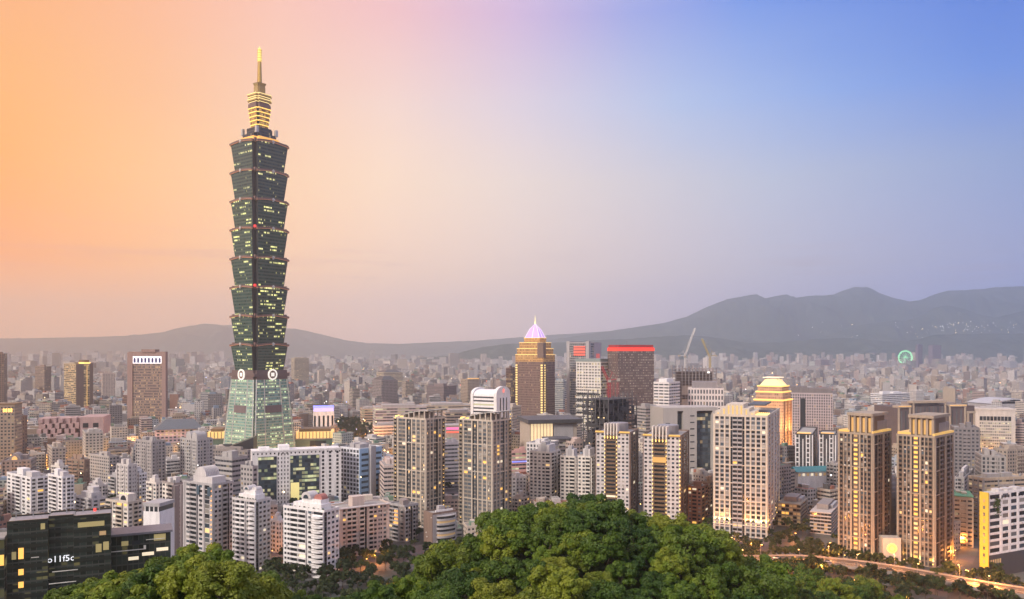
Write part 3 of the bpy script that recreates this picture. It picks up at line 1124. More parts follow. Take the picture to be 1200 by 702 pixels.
# --- two beige towers left of the wooded hill
for (x0, xc, x1, top, Y, lab, sd) in ((461.5, 499, 521, 492, 640, 'tall beige apartment tower behind the pinkish block, left one of the curved-roof pair', 1),
                                      (538, 577, 599, 494, 636, 'tall beige apartment tower rising at the left foot of the wooded hill, curved canopy roof', 2)):
    h = House('apartment_tower', lab, x0, xc, x1, top, Y, 36, 'R', vb=615, seed=sd, group='pair of beige curved roof towers')
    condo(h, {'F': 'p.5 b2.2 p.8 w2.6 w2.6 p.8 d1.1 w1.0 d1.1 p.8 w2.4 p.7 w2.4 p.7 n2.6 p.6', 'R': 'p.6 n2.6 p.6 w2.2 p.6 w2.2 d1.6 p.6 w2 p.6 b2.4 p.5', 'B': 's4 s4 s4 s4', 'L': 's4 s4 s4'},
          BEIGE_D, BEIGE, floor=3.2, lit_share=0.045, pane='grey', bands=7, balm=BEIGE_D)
    # gold lamps on the outer balcony edges
    for f, us in (('F', (2.0,)), ('R', (h.D - 1.6,))):
        for u in us:
            for i in range(0, 28):
                if h.rng.random() < (.8 if f == 'R' else .5):
                    b = MB()
                    z = i * 3.2 + 2.2
                    h.fbox(b, f, u - .35, u + .35, .2, .5, z, z + .8)
                    b.build('balcony_lamp', M_GOLD, h.root)
    # curved canopy on posts
    b = MB()
    N = 12
    for k in range(N):
        xa, xb = -h.L / 2 + h.L * .12 + h.L * .95 * k / N, -h.L / 2 + h.L * .12 + h.L * .95 * (k + 1) / N
        za, zb = [h.H + 1.5 + 6.0 * math.sin(PI * .5 * (i / N)) for i in (k, k + 1)]
        b.face([(xa, -h.D * .52, za), (xb, -h.D * .52, zb), (xb, h.D * .52, zb), (xa, h.D * .52, za)])
        b.face([(xa, -h.D * .52, za - .6), (xa, h.D * .52, za - .6), (xb, h.D * .52, zb - .6), (xb, -h.D * .52, zb - .6)])
        b.face([(xa, -h.D * .52, za - .6), (xb, -h.D * .52, zb - .6), (xb, -h.D * .52, zb), (xa, -h.D * .52, za)])
        b.face([(xa, h.D * .52, za - .6), (xa, h.D * .52, za), (xb, h.D * .52, zb), (xb, h.D * .52, zb - .6)])
    b.build('canopy_roof', plaster('canopy_grey', (0.40, 0.39, 0.37), .5), h.root)
    for k in range(6):
        x = -h.L / 2 + h.L * (.16 + .16 * k)
        zt_ = h.H + 1.0 + 6.0 * math.sin(PI * .5 * max(0, (x + h.L / 2 - h.L * .12) / (h.L * .95)))
        part(h, 'canopy_post', BEIGE, (x - .5, x + .5, -h.D / 2 - .3, -h.D / 2 + .7, h.H, zt_))
    for k in range(4):
        y = -h.D / 2 + h.D * (.2 + .22 * k)
        part(h, 'canopy_post', BEIGE, (h.L / 2 - .7, h.L / 2 + .3, y - .5, y + .5, h.H, h.H + 6.4))
    part(h, 'penthouse', BEIGE_D, (-h.L * .25, h.L * .3, -h.D * .3, h.D * .3, h.H, h.H + 4.5))
    b = MB()
    b.box(-h.L * .48, -h.L * .30, -h.D * .46, -h.D * .30, h.H + .3, h.H + 2.0)
    b.build('roof_light', M_GOLD, h.root)

IVORY = plaster('ivory_stone', (.55, .49, .41))
# --- pale grid tower right of the hill
h = House('apartment_tower', 'pale apartment tower with square window grid and gold uplit base, right of the wooded hill', 836.5, 899, 913, 489, 602, 24, 'R', vb=640)
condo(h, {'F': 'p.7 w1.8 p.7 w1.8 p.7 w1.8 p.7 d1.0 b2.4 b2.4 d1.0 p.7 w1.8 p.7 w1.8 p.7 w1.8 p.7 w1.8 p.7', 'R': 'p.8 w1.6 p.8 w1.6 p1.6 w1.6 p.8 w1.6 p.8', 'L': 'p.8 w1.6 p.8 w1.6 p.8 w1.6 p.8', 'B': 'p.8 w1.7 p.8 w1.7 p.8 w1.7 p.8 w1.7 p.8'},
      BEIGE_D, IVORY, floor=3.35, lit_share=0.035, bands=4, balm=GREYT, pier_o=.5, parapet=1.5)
zr = h.H
for (a, c, z) in ((-.49, -.37, 3.5), (-.37, -.27, 6.5), (-.27, .05, 9.0), (.05, .16, 6.0), (.16, .26, 3.6)):
    b = MB()
    b.box(a * h.L, c * h.L - .03, -h.D * .46, -h.D * .16, zr - .1, zr + z)
    cr = b.build('stepped_crown', IVORY, h.root)
    nn_ = max(1, int((c - a) * h.L / 2.6))
    for q in range(nn_):
        b = MB()
        xq = a * h.L + (c - a) * h.L * (q + .5) / nn_
        b.box(xq - .55, xq + .55, -h.D * .46 - .06, -h.D * .46 + .1, zr - 1.0, zr + z - 1.2)
        b.build('lit_niche', lit('niche_gold', (1.0, .6, .18), .5), cr)  # glow put into the niche face for the lamp light on it
for k in range(6):
    b = MB()
    x = h.L * (.28 + .036 * k)
    b.box(x, x + .5, -h.D * .49, -h.D * .2, zr + .2, zr + 1.6)
    b.build('roof_light', M_GOLD, h.root)
part(h, 'roof_slab', DARKG, (h.L * .02, h.L * .36, -h.D * .1, h.D * .42, zr + 6.2, zr + 7.2))
ucol = (1.0, 0.55, 0.16)
for f, us in (('F', [.03, .11, .2, .29, .62, .71, .8, .9, .985]), ('R', [.06, .35, .65, .95])):
    W_ = h.fw(f)
    for u in us:
        b = MB()
        h.fbox(b, f, W_ * u - .3, W_ * u + .3, 1.0, 1.6, 9.6, 10.2)
        fx = b.build('uplight', M_GOLD, h.root)
        p = Vector(h.fpt(f, W_ * u, 1.35, 10.6))
        Mw = Matrix.Translation((h.cx, h.cy, 0)) @ Matrix.Rotation(h.rz, 4, 'Z')
        q = Mw @ Vector(h.fpt(f, W_ * u, 0.2, 24))
        spot('uplight_lamp', Mw @ p, q, 14000, ucol, 60, .8, .3)
b = MB()
for f in 'FR':
    h.fbox(b, f, -.6, h.fw(f) + .6, .6, 1.0, 8.6, 9.4)
b.build('base_cornice', CREAM, h.root)

# --- the gold twin towers on the right
for (x0, xc, x1, c0, c1, top, Y, lab, sd) in ((983, 1023, 1043.6, 995, 1021.7, 510, 533, 'brown gold-lit apartment tower on the left of the round gold emblem gate', 1),
                                              (1052, 1095, 1117, 1067, 1093, 513, 522, 'brown gold-lit apartment tower on the right of the round gold emblem gate', 2)):
    h = House('apartment_tower', lab, x0, xc, x1, top, Y, 46, 'R', vb=664, seed=sd, group='gold lit twin towers')
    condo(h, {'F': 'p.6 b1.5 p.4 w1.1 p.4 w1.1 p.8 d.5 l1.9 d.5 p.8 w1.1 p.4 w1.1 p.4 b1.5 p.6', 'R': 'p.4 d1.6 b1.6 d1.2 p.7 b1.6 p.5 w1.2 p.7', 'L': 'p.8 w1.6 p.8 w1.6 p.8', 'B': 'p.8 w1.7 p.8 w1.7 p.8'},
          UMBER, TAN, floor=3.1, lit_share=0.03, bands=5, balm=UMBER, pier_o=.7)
    u0, u1 = [(PX(c, Y) - PX(x0, Y)) / (PX(xc, Y) - PX(x0, Y)) - .5 for c in (c0, c1)]
    zr = h.H
    # crown block: four fins round lit slots under a flat lid
    b = MB()
    xa, xb = u0 * h.L, u1 * h.L
    b.box(xa + 1.2, xb - 1.2, -h.D * .45, h.D * .3, zr - .1, zr + 12)
    cr = b.build('crown_block', BRONZE, h.root)
    for k in range(5):
        x = xa + (xb - xa) * k / 4
        b = MB()
        b.box(x - .65, x + .65, -h.D * .5, -h.D * .42, zr - .1, zr + 12.3)
        b.build('fin', TAN, cr)
    for k in range(4):
        x = xa + (xb - xa) * (k + .5) / 4
        b = MB()
        b.box(x - .8, x + .8, -h.D * .45 - .15, -h.D * .45 + .1, zr + 1.5, zr + 11)
        b.build('slot_light', lit('slot_gold', (1, .6, .2), .26), cr)
    part(h, 'crown_lid', TAN, (xa - 1.0, xb + 1.0, -h.D * .53, h.D * .36, zr + 12.3, zr + 14.2), parent=cr)
    for (a, c, y0, y1, z) in ((-.5, u0, -.5, .5, .0), (u1, .5, -.5, -.1, 0.5), (.1, .5, .0, .5, -1.4)):
        b = MB()
        b.box(a * h.L + .2, c * h.L - .2 + .6, y0 * h.D - .75, y1 * h.D + .2, zr + 1.12, zr + 2.5)
        b.build('lit_cornice', lit('cornice_gold', (1, .6, .16), .5), h.root)
    part(h, 'roof_plant', BROWNG, (.12 * h.L, .42 * h.L, -h.D * .1, h.D * .45, zr, zr + 8.5))
    part(h, 'roof_plant', GREYT, (.15 * h.L, .36 * h.L, -h.D * .05, h.D * .35, zr + 8.5, zr + 11))
    for f, us in (('F', [.02, .2, .42, .62, .98]), ('R', [.5, .95])):
        for u in us:
            b = MB()
            h.fbox(b, f, h.fw(f) * u - .3, h.fw(f) * u + .3, .9, 1.4, 2.0, 2.6)
            b.build('uplight', M_GOLD, h.root)
            Mw = Matrix.Translation((h.cx, h.cy, 0)) @ Matrix.Rotation(h.rz, 4, 'Z')
            spot('uplight_lamp', Mw @ Vector(h.fpt(f, h.fw(f) * u, 1.5, 2.8)), Mw @ Vector(h.fpt(f, h.fw(f) * u, .2, 18)), 9000, ucol, 60, .8, .3)
# the gate between them
h = House('gate_building', 'low stone gate with a round glowing gold emblem between the two gold towers', 1034.5, 1056, 1060, 631, 528, 8, 'R', vb=662, D=9)
part(h, 'frame', BEIGE, (-h.L / 2, -h.L / 2 + 2, -4.5, 4.5, 0, h.H), (h.L / 2 - 2, h.L / 2, -4.5, 4.5, 0, h.H), (-h.L / 2 + 2, h.L / 2 - 2, -4.5, 4.5, 5, h.H - .003))
b = MB()
zc = PZ(643, 528)
n = 28
for (r0, r1, mi, yy) in ((0, 1.7, 0, -4.75), (1.7, 2.6, 1, -4.7), (2.6, 3.3, 0, -4.75)):
    pass
for (r1, yy, nm, m_) in ((3.3, -4.85, 'emblem_disc', lit('emblem_yellow', (1.0, .80, .25), .8)), (2.1, -4.98, 'emblem_ring', lit('emblem_amber', (1.0, .55, .12), .9)), (1.5, -5.1, 'emblem_centre', lit('emblem_yellow', (1, 1, 1), 1))):
    b = MB()
    q = [(r1 * math.cos(2 * PI * k / n), zc + r1 * math.sin(2 * PI * k / n)) for k in range(n)]
    b.face([(x, yy, z) for x, z in q])
    for k in range(n):
        j = (k + 1) % n
        b.face([(q[k][0], -4.49, q[k][1]), (q[j][0], -4.49, q[j][1]), (q[j][0], yy, q[j][1]), (q[k][0], yy, q[k][1])])
    b.build(nm, m_, h.root)

# --- the two bronze towers with golden lamp columns behind the hill
for (x0, xc, x1, g0, g1, top, Y, lab, sd) in ((698, 738, 747.5, 709.5, 722.5, 508, 645, 'brown tower with gold lamp columns, before the black-netted tower and behind the knoll top', 1),
                                              (753.5, 797, 807, 765.5, 780.5, 512, 628, 'brown tower with gold lamp columns and lit corner edge beside the grey open-frame tower', 2)):
    h = House('apartment_tower', lab, x0, xc, x1, top, Y, 20, 'R', vb=612, seed=sd, group='pair of brown towers with gold lamp columns')
    fr = [(PX(g, Y) - PX(x0, Y)) / (PX(xc, Y) - PX(x0, Y)) for g in (g0, g1)]
    A = fr[0] * 20
    Bm = (fr[1] - fr[0]) * 20
    Cr = 20 - A - Bm
    condo(h, {'F': 'p.3 s%.2f s%.2f p.4 b%.2f p.4 s%.2f s%.2f s%.2f p.3' % (A / 2 - .3, A / 2 - .3, Bm, Cr / 3 - .2, Cr / 3 - .2, Cr / 3 - .2), 'R': 'p.6 d1.5 p.5 w2 p.5 d1.5 p.6', 'L': 's3 s3 s3', 'B': 's3 s3 s3 s3'},
          GREYW if sd == 1 else GREYW, BROWN, floor=3.15, lit_share=0.035, balm=BRONZE, pier_o=.5)
    lampM = lit('column_lamp', (1.0, .66, .22), 1.5)
    cols = [fr[0] * h.L - .3, fr[1] * h.L + .3]
    nfl = int(h.H / 3.15)
    for u in cols:
        for i in range(2, nfl):
            b = MB()
            h.fbox(b, 'F', u - .32, u + .32, .55, .9, i * 3.15 + .8, i * 3.15 + 1.9)
            b.build('column_lamp', lampM, h.root)
    if sd == 2:
        for i in range(1, nfl):
            b = MB()
            h.fbox(b, 'F', h.L - .5, h.L + .3, .55, .9, i * 3.15 + .6, i * 3.15 + 1.9)
            b.build('column_lamp', lampM, h.root)
        b = MB()
        h.fbox(b, 'F', cols[0], cols[1], .6, 1.2, h.H * .72, h.H * .72 + 4.2)
        b.build('lit_band', lit('band_gold', (1, .6, .18), .28), h.root)
    zr = h.H
    # barrel crown with vertical fins
    xa, xb = fr[0] * h.L - h.L / 2 - .6, fr[1] * h.L - h.L / 2 + h.L * .22
    b = MB()
    b.cyl((xa + xb) / 2, 0, (xb - xa) / 2, zr - .1, zr + 7, 18)
    cr = b.build('barrel_crown', plaster('crown_metal', (0.30, 0.29, 0.31), .4, .2, .4), h.root)
    for k in range(5):
        x = fr[0] * h.L - h.L / 2 - .4 + (fr[1] - fr[0]) * h.L * k / 4 + k * .2
        b = MB()
        b.box(x - .5, x + .5, -h.D / 2 - .9, -h.D / 2 + h.D * .2, zr - 4.5, zr + 7.6)
        b.build('fin', CREAM, cr)
        b = MB()
        b.box(x - .35, x + .35, -h.D / 2 - 1.2, -h.D / 2 - .95, zr - 4.5, zr - 2.5)
        b.build('fin_lamp', M_GOLD, cr)
    b = MB()
    h.fbox(b, 'F', 0, fr[0] * h.L - 1, .5, .9, zr + .2, zr + 1.5)
    b.build('lit_cornice', lit('cornice_gold', (1, .6, .16), .5), h.root)
    b = MB()
    h.fbox(b, 'F', fr[1] * h.L + 2.4, h.L, .5, .9, zr + .2, zr + 1.5)
    b.build('lit_cornice', lit('cornice_gold', (1, .6, .16), .5), h.root)

# --- pale square-window condos left of them
for (x0, xc, x1, top, Y, lab) in ((620.5, 645, 656.5, 531, 700, 'pale condo with square windows rising behind the left of the hill crest'),
                                  (656.5, 674, 680, 536, 690, 'narrow pale condo, middle of the three behind the hill crest'),
                                  (677, 692, 700, 536, 668, 'pale condo touching the brown gold-lamp tower on its left')):
    h = House('apartment_block', lab, x0, xc, x1, top, Y, 26, 'R', vb=588, cat='apartment block', group='pale condos behind the hill crest')
    condo(h, {'F': 's2 s2 s2 s2 b2.4' if x0 < 630 else 's2 s2 b2.4', 'R': 'b2.5 s2 b2.5', 'L': 's3 s3', 'B': 's3 s3 s3'}, CREAM, CREAM, floor=3.1, lit_share=.01)
    part(h, 'penthouse', GREYW, (-h.L * .2, h.L * .35, -h.D * .3, h.D * .35, h.H, h.H + 6.5))
    part(h, 'lift_house', GREYT, (-h.L * .05, h.L * .2, -h.D * .32, h.D * .1, h.H + .01, h.H + 9))

# --- white condo with rounded balconies and arched penthouse (front centre-left)
def rounded_condo(lab, x0, xc, x1, top, Y, th, arch, ubay, mwall, grp=None, name='apartment_block'):
    h = House(name, lab, x0, xc, x1, top, Y, th, 'R', vb=672, cat='apartment block', group=grp)
    condo(h, {'F': 'n2.2 b2.4 b2.4 s1.8 b3.2', 'R': 'd1.2 s2 s2 s2', 'L': 's3 s3', 'B': 's3 s3 s3'}, mwall, mwall, floor=3.05, lit_share=.02, balm=WHITE)
    # bowed balcony stack at the corner
    for i in range(int(h.H / 3.05)):
        b = MB()
        z = i * 3.05
        n = 9
        r = h.L * .13
        cx_, cy_ = h.L * .36, -h.D / 2 - .4
        P0 = [(cx_ + r * math.cos(PI + PI * k / n), cy_ + r * .8 * math.sin(PI + PI * k / n)) for k in range(n + 1)]
        b.prism(P0, z - .15, z + 1.05)
        b.build('bowed_balcony', WHITE, h.root)
    # terraces and an arched penthouse
    zr = h.H
    part(h, 'penthouse', WHITE, (-h.L * .30, h.L * .38, -h.D * .36, h.D * .3, zr, zr + 3.6))
    part(h, 'upper_penthouse', WHITE, (-h.L * .12, h.L * .34, -h.D * .28, h.D * .26, zr + 3.6, zr + 6.4))
    b = MB()
    barrel(b, -h.L * .12, h.L * .12, -h.D * .34, h.D * .2, zr + 6.4, h.L * .12, 10, 0, 'y')
    b.build('arched_roof', GREYW, h.root)
    b = MB()
    barrel(b, -h.L * .06, h.L * .06, -h.D * .36, -h.D * .30, zr + 6.6, h.L * .065, 10, 0, 'y')
    b.build('arched_window', WIN['blue'], h.root)
    b = MB()
    barrel(b, h.L * .14, h.L * .34, -h.D * .2, h.D * .2, zr + 6.4, h.L * .09, 8, 0, 'y')
    b.build('arched_roof', GREYW if arch == 0 else plaster('red_arch', (.35, .14, .12)), h.root)
    for k in range(9):
        b = MB()
        x = -h.L * .46 + h.L * .9 * k / 8
        s_ = h.rng.uniform(.5, 1.0)
        b.cyl(x, -h.D * .43, s_, zr + .2, zr + .9 + s_, 6, 0, s_ * .5)
        b.build('terrace_shrub', MATS.setdefault('shrub', plaster('shrub_leaf', (0.035, 0.06, 0.02), .9, .5)), h.root)
    return h


rounded_condo('white condo with bowed balconies and a reddish arched penthouse above the dark trees', 332, 380, 397.5, 600, 500, 30, 1, 0, WHITE)
rounded_condo('white condo with bowed balconies to the right of the grey fan-roofed block', 272, 300, 317, 588, 512, 30, 0, 0, GREYW)

# fan-roofed pair partner: grey block with copper lamp strip
h = House('apartment_block', 'grey apartment block with a ribbed round roof and a column of copper lamps', 215, 249, 273, 569, 522, 32, 'R', vb=650, cat='apartment block')
condo(h, {'F': 'p.6 s1.8 b2.4 s1.8 p.5 g1.6 p.8', 'R': 'p.6 s1.6 s1.6 b2.2 d1 s1.6', 'L': 's3 s3 s3', 'B': 's3 s3 s3'}, GREYW, GREYT, floor=3.1, lit_share=.02)
for i in range(15):
    b = MB()
    h.fbox(b, 'F', h.L - .8, h.L - .2, .5, .85, h.H - 4 - i * 3.1, h.H - 3.2 - i * 3.1)
    b.build('copper_lamp', lit('copper_lamp', (1, .45, .14), 2.0), h.root)
zr = h.H
part(h, 'penthouse', GREYW, (-h.L * .3, h.L * .35, -h.D * .3, h.D * .35, zr, zr + 4.5))
for u in (.55, .95):
    b = MB()
    h.fbox(b, 'F', h.L * u - 2.6, h.L * u + 1.0, .3, .9, zr - 7, zr - 1.2)
    b.build('glazed_bay', WIN['blue'], h.root)
for k in range(9):
    b = MB()
    y = -h.D * .32 + h.D * .6 * k / 8
    barrel(b, -h.L * .22, h.L * .16, y, y + .7, zr + 4.5, 6.2, 12, 0, 'y')
    b.build('roof_rib', GREYW, h.root)
b = MB()
barrel(b, -h.L * .20, h.L * .14, -h.D * .31, h.D * .33, zr + 4.4, 5.5, 12, 0, 'y')
b.build('round_roof', GREYT, h.root)

h = House('apartment_block', 'pale block with a dark brown blank flank, left of the ribbed round roof', 190, 203.5, 216.5, 568, 556, 40, 'R', vb=635, cat='apartment block')
condo(h, {'F': 's1.6 s1.6 b2', 'R': '.3 s1.4 .3', 'L': 's3 s3', 'B': 's3 s3'}, CREAM, BROWNG, floor=3.1, lit_share=.01)
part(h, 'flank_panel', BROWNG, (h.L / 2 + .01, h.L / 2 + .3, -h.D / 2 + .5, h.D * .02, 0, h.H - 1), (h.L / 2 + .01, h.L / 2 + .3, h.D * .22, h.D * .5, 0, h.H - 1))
rooftop(h, GREYW)

# pinkish long block and its neighbours
h = House('apartment_block', 'long pinkish apartment block above the park trees, square stair tower on its roof', 396, 398, 456, 597, 545, 34, 'L', vb=655, cat='apartment block', D=16)
condo(h, {'F': 'p1 s2 b2.2 b2.2 p1.2 b2.4 d1 p.8 b2.2 s2 n2.4 s2 p1', 'L': 's3 s3', 'R': 's3 s3', 'B': 's3 s3 s3 s3'}, PINKT, PINKT, floor=3.1, lit_share=.06)
part(h, 'stair_tower', PINKT, (-h.L * .22, h.L * .02, -h.D * .35, h.D * .1, h.H, h.H + 7))
part(h, 'eave', WHITE, (-h.L * .5 - .8, h.L * .5 + .8, -h.D * .5 - 1.3, -h.D * .5 - .5, h.H + .1, h.H + .9))
h = House('apartment_block', 'dark brown-grey apartment block with orange lit balconies, beside the pinkish long block', 455, 474, 490, 594, 592, 40, 'R', vb=645, cat='apartment block')
condo(h, {'F': 's2 b2.6 s2', 'R': 'b2.4 s2 d1 b2.4 s2', 'L': 's3 s3', 'B': 's3 s3'}, BROWNG, GREYT, floor=3.0, lit_share=.05)
rooftop(h, BROWNG, n=2)
for i in range(4):
    b = MB()
    h.fbox(b, 'F', h.L * .4, h.L * .6, .1, .5, 12 + i * 3, 13.6 + i * 3)
    b.build('lit_balcony', lit('orange_room', (1, .45, .14), 1.1), h.root)
h = House('apartment_block', 'small block with curved grey balcony front and brown flank, in front of the beige towers', 497, 507, 535, 603, 577, 38, 'L', vb=640, cat='apartment block')
condo(h, {'F': '.4', 'L': '.2 s2 .2 s2', 'R': 's3 s3', 'B': 's3 s3'}, GREYT, BROWN, floor=3.1)
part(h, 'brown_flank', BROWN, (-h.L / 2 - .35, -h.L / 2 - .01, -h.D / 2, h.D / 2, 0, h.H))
nf = int(h.H / 3.1)
for i in range(nf + 1):
    b = MB()
    n = 12
    r = h.L * .40
    P0 = [(h.L * .05 + r * math.cos(PI + PI * k / n), -h.D / 2 - .2 + r * .5 * math.sin(PI + PI * k / n)) for k in range(n + 1)]
    b.prism(P0, i * 3.1 - .2, i * 3.1 + (1.2 if i < nf else .3))
    b.build('curved_balcony', GREYT, h.root)
    if i < nf:
        b = MB()
        P1 = [(h.L * .05 + r * .93 * math.cos(PI + PI * k / n), -h.D / 2 - .2 + r * .43 * math.sin(PI + PI * k / n)) for k in range(n + 1)]
        b.prism(P1, i * 3.1 + 1.22, i * 3.1 + 2.88)
        b.build('window_band', WIN['dim' if i in (2, 5) else 'dark'], h.root)
part(h, 'roof_terrace_wall', WHITE, (-h.L * .3, h.L * .42, -h.D * .3, -h.D * .24, h.H, h.H + 2))
rooftop(h, GREYT, n=1)

# --- white condos by the left edge
for (x0, xc, x1, top, Y, lab) in ((8, 36, 58, 561, 640, 'bright white condo cluster at the left edge above the dark glass offices'),
                                  (56, 73, 87, 560, 625, 'slim white condo, right half of the white cluster above the dark glass offices')):
    h = House('apartment_block', lab, x0, xc, x1, top, Y, 38, 'R', vb=606, cat='apartment block', group='white condos at the left')
    condo(h, {'F': 's1.8 s1.8 b2.2 s1.8 s1.8' if x0 < 20 else 's1.8 b2.2 s1.8', 'R': 's1.8 b2 s1.8', 'L': 's3 s3', 'B': 's3 s3'}, WHITE, WHITE, floor=2.95, lit_share=.005)
    part(h, 'lift_house', WHITE, (-h.L * .3, -h.L * .05, -h.D * .2, h.D * .2, h.H, h.H + 5))
    part(h, 'lift_house', GREYW, (h.L * .12, h.L * .36, -h.D * .25, h.D * .2, h.H, h.H + 4))
    rooftop(h, WHITE, n=0, tanks=3)
h = House('apartment_block', 'stepped pale apartment block with many roof sheds, between white condos and arched beige block', 88, 108, 124, 586, 660, 35, 'R', vb=606, cat='apartment block')
condo(h, {'F': 's2 b2 s2', 'R': 's2 b2', 'L': 's3', 'B': 's3 s3'}, GREYW, GREYW, floor=3)
part(h, 'stepped_storey', GREYW, (-h.L * .3, h.L * .3, -h.D * .3, h.D * .4, h.H, h.H + 5), (-h.L * .1, h.L * .25, -h.D * .1, h.D * .35, h.H + 5, h.H + 9))
rooftop(h, WHITE, n=1, tanks=3)
h = House('apartment_block', 'beige block with a gold lit arched pavilion on its stepped roof', 124, 150, 167, 590, 580, 30, 'R', vb=612, cat='apartment block')
condo(h, {'F': 'b2.6 s2 b2.6 s2', 'R': 's2 b2 s2', 'L': 's3', 'B': 's3 s3'}, CREAM, BEIGE, floor=3.1, lit_share=.06)
part(h, 'pavilion', CREAM, (-h.L * .0, h.L * .4, -h.D * .35, h.D * .2, h.H, h.H + 6))
b = MB()
barrel(b, h.L * .08, h.L * .32, -h.D * .37, -h.D * .33, h.H + 1.5, 3.4, 10, 0, 'y')
b.build('arched_opening', WIN['dark'], h.root)
b = MB()
for k in range(5):
    b = MB()
    x = h.L * (.0 + .1 * k)
    b.box(x - .3, x + .3, -h.D * .38, -h.D * .35, h.H + 6.0, h.H + 6.8)
    b.build('roof_light', M_GOLD, h.root)
h = House('stair_house', 'white blank-walled house with a dark window band, behind the dark glass wing', 168, 187, 190, 590, 470, 12, 'R', vb=618, D=14, cat='house')
part(h, 'wall', WHITE, (-h.L / 2, h.L / 2, -7, 7, 0, h.H - 5))
part(h, 'window_band', WIN['dark'], (-h.L / 2 + .8, h.L / 2 - .8, -6.6, 6.6, h.H - 5, h.H - 2))
part(h, 'roof', GREYT, (-h.L / 2, h.L / 2, -7.2, 7.2, h.H - 2, h.H))
for k in range(4):
    x = -h.L / 2 + 1 + (h.L - 2) * k / 3
    part(h, 'post', WHITE, (x - .3, x + .3, -6.9, -6.62, h.H - 5, h.H - 2))

# --- dark glass offices in the left corner
h = House('office_building', 'black glass office block with lettering and orange lit stair windows, bottom left corner', 7, 8, 130, 613.5, 330, 25, 'L', vb=702, D=14, cat='office')
m_bg = facade('black_glass', lit_share=.05, warm=((.75, .6, .2), (.8, .7, .3)), strength=.25, win=(.012, .017, .015), wy=(.06, .9), glassy=.1, rows=.12)
m_bgp = plaster('black_panel', (0.022, 0.027, 0.024), .25, .3)
Lk = h.L / 122.0       # metres per photo pixel along the front
fx = lambda px: (px - 8) * Lk - h.L / 2
for (a, c, y0, z, nm) in ((8, 54.8, -7, 0, 'wing'), (55, 84.8, -5.2, .6, 'recessed_bay'), (85, 130, -7, .3, 'wing')):
    b = MB()
    b.col = (0.04, 0.046, 0.042, .88)
    b.box(fx(a), fx(c), y0, 7, 0, h.H + z, 0, 1, (2.2, 4.1), 200 + a)
    w = b.build(nm, [m_bg, M_ROOF], h.root)
    b = MB()
    for q in ((fx(a), fx(c), y0 - .2, y0 + .5), (fx(a), fx(c), 6.5, 7.1)):
        b.box(*q, h.H + z - .1, h.H + z + .8)
    b.build('parapet', m_bgp, w)
    for k in range(int((h.H + z) / 4.1)):
        b = MB()
        b.box(fx(a) + .05, fx(c) - .05, y0 - .16, y0 - .02, h.H + z - 2.6 - k * 4.1, h.H + z - 1.0 - k * 4.1)
        b.build('spandrel', m_bgp, w)
for (px, py, w_, h_, key) in ((24, 650, 6, 13, 'gold'), (24, 672, 6, 7, 'gold'), (24, 687, 6, 7, 'gold'), (106, 622, 32, 6, 'olive'), (120, 634, 8, 5, 'dim'), (124, 650, 7, 10, 'olive'), (115, 652, 7, 10, 'olive'), (16, 652, 5, 9, 'olive'), (49, 620, 5, 7, 'olive'), (2, 0, 0, 0, '')):
    if not key:
        continue
    b = MB()
    z = PZ(py + h_ / 2, 330)
    b.box(fx(px) - w_ / 2 * Lk, fx(px) + w_ / 2 * Lk, -7.3, -7.05, z, z + h_ * .349)
    b.build('lit_window', WIN[key], h.root)
for px, py, w_ in ((40, 656.5, 9), (75, 676, 30), (72, 690, 32)):
    b = MB()
    z = PZ(py, 330)
    b.box(fx(px) - w_ / 2 * Lk, fx(px) + w_ / 2 * Lk, -7.28, -7.06, z, z + .3)
    b.build('light_line', plaster('pale_line', (.6, .6, .55)), h.root)


def lettering(txt, size, loc, parent, m, rot=(PI / 2, 0, 0), depth=.12, name='lettering'):
    cu = bpy.data.curves.new('lettering', 'FONT')
    cu.body = txt
    cu.size = size
    cu.extrude = depth
    cu.align_x = 'CENTER'
    cu.align_y = 'CENTER'
    cu.resolution_u = 2
    tmp = bpy.data.objects.new('lettering', cu)
    C.objects.link(tmp)
    bpy.context.view_layer.update()
    me = bpy.data.meshes.new_from_object(tmp.evaluated_get(bpy.context.evaluated_depsgraph_get()))
    bpy.data.objects.remove(tmp)
    me.materials.clear()
    me.materials.append(m)
    o = bpy.data.objects.new(name, me)
    C.objects.link(o)
    o.parent = parent
    o.location = loc
    o.rotation_euler = rot
    return o


lettering('o11f5o', 3.7, (fx(70.2), -5.65, PZ(656.0, 338)), h.root, lit('sign_white', (.92, .95, 1.0), .9))
for k in range(6):
    b = MB()
    x = fx(14 + k * 20)
    b.box(x, x + .35, 3, 3.35, h.H + .2, h.H + 3)
    b.build('mast', M_STEEL, h.root)
b = MB()
b.cyl(fx(109), 4, .5, h.H + .3, h.H + 1.7, 8)
b.build('red_beacon', M_RED, h.root)
part(h, 'roof_deck', plaster('deck', (.25, .235, .25)), (fx(8) + 2, fx(54), -6, 6, h.H + .02, h.H + .2), (fx(86), fx(129), -6, 6, h.H + .32, h.H + .5), (fx(57), fx(83), -4, 6, h.H + .62, h.H + .8))
h = House('office_building', 'lower black glass wing with a long flat roof, right of the lettered office block', 129, 130, 200, 629, 351, 25, 'L', vb=665, D=14, cat='office')
b = MB()
b.col = (0.04, 0.046, 0.042, .88)
b.box(-h.L / 2, h.L / 2, -7, 7, 0, h.H, 0, 1, (2.2, 4.1), 900)
b.build('wall', [m_bg, M_ROOF], h.root)
part(h, 'roof', plaster('slate_roof', (.13, .13, .16), .5), (-h.L / 2, h.L / 2 + .8, -7.8, 7.5, h.H, h.H + .9))
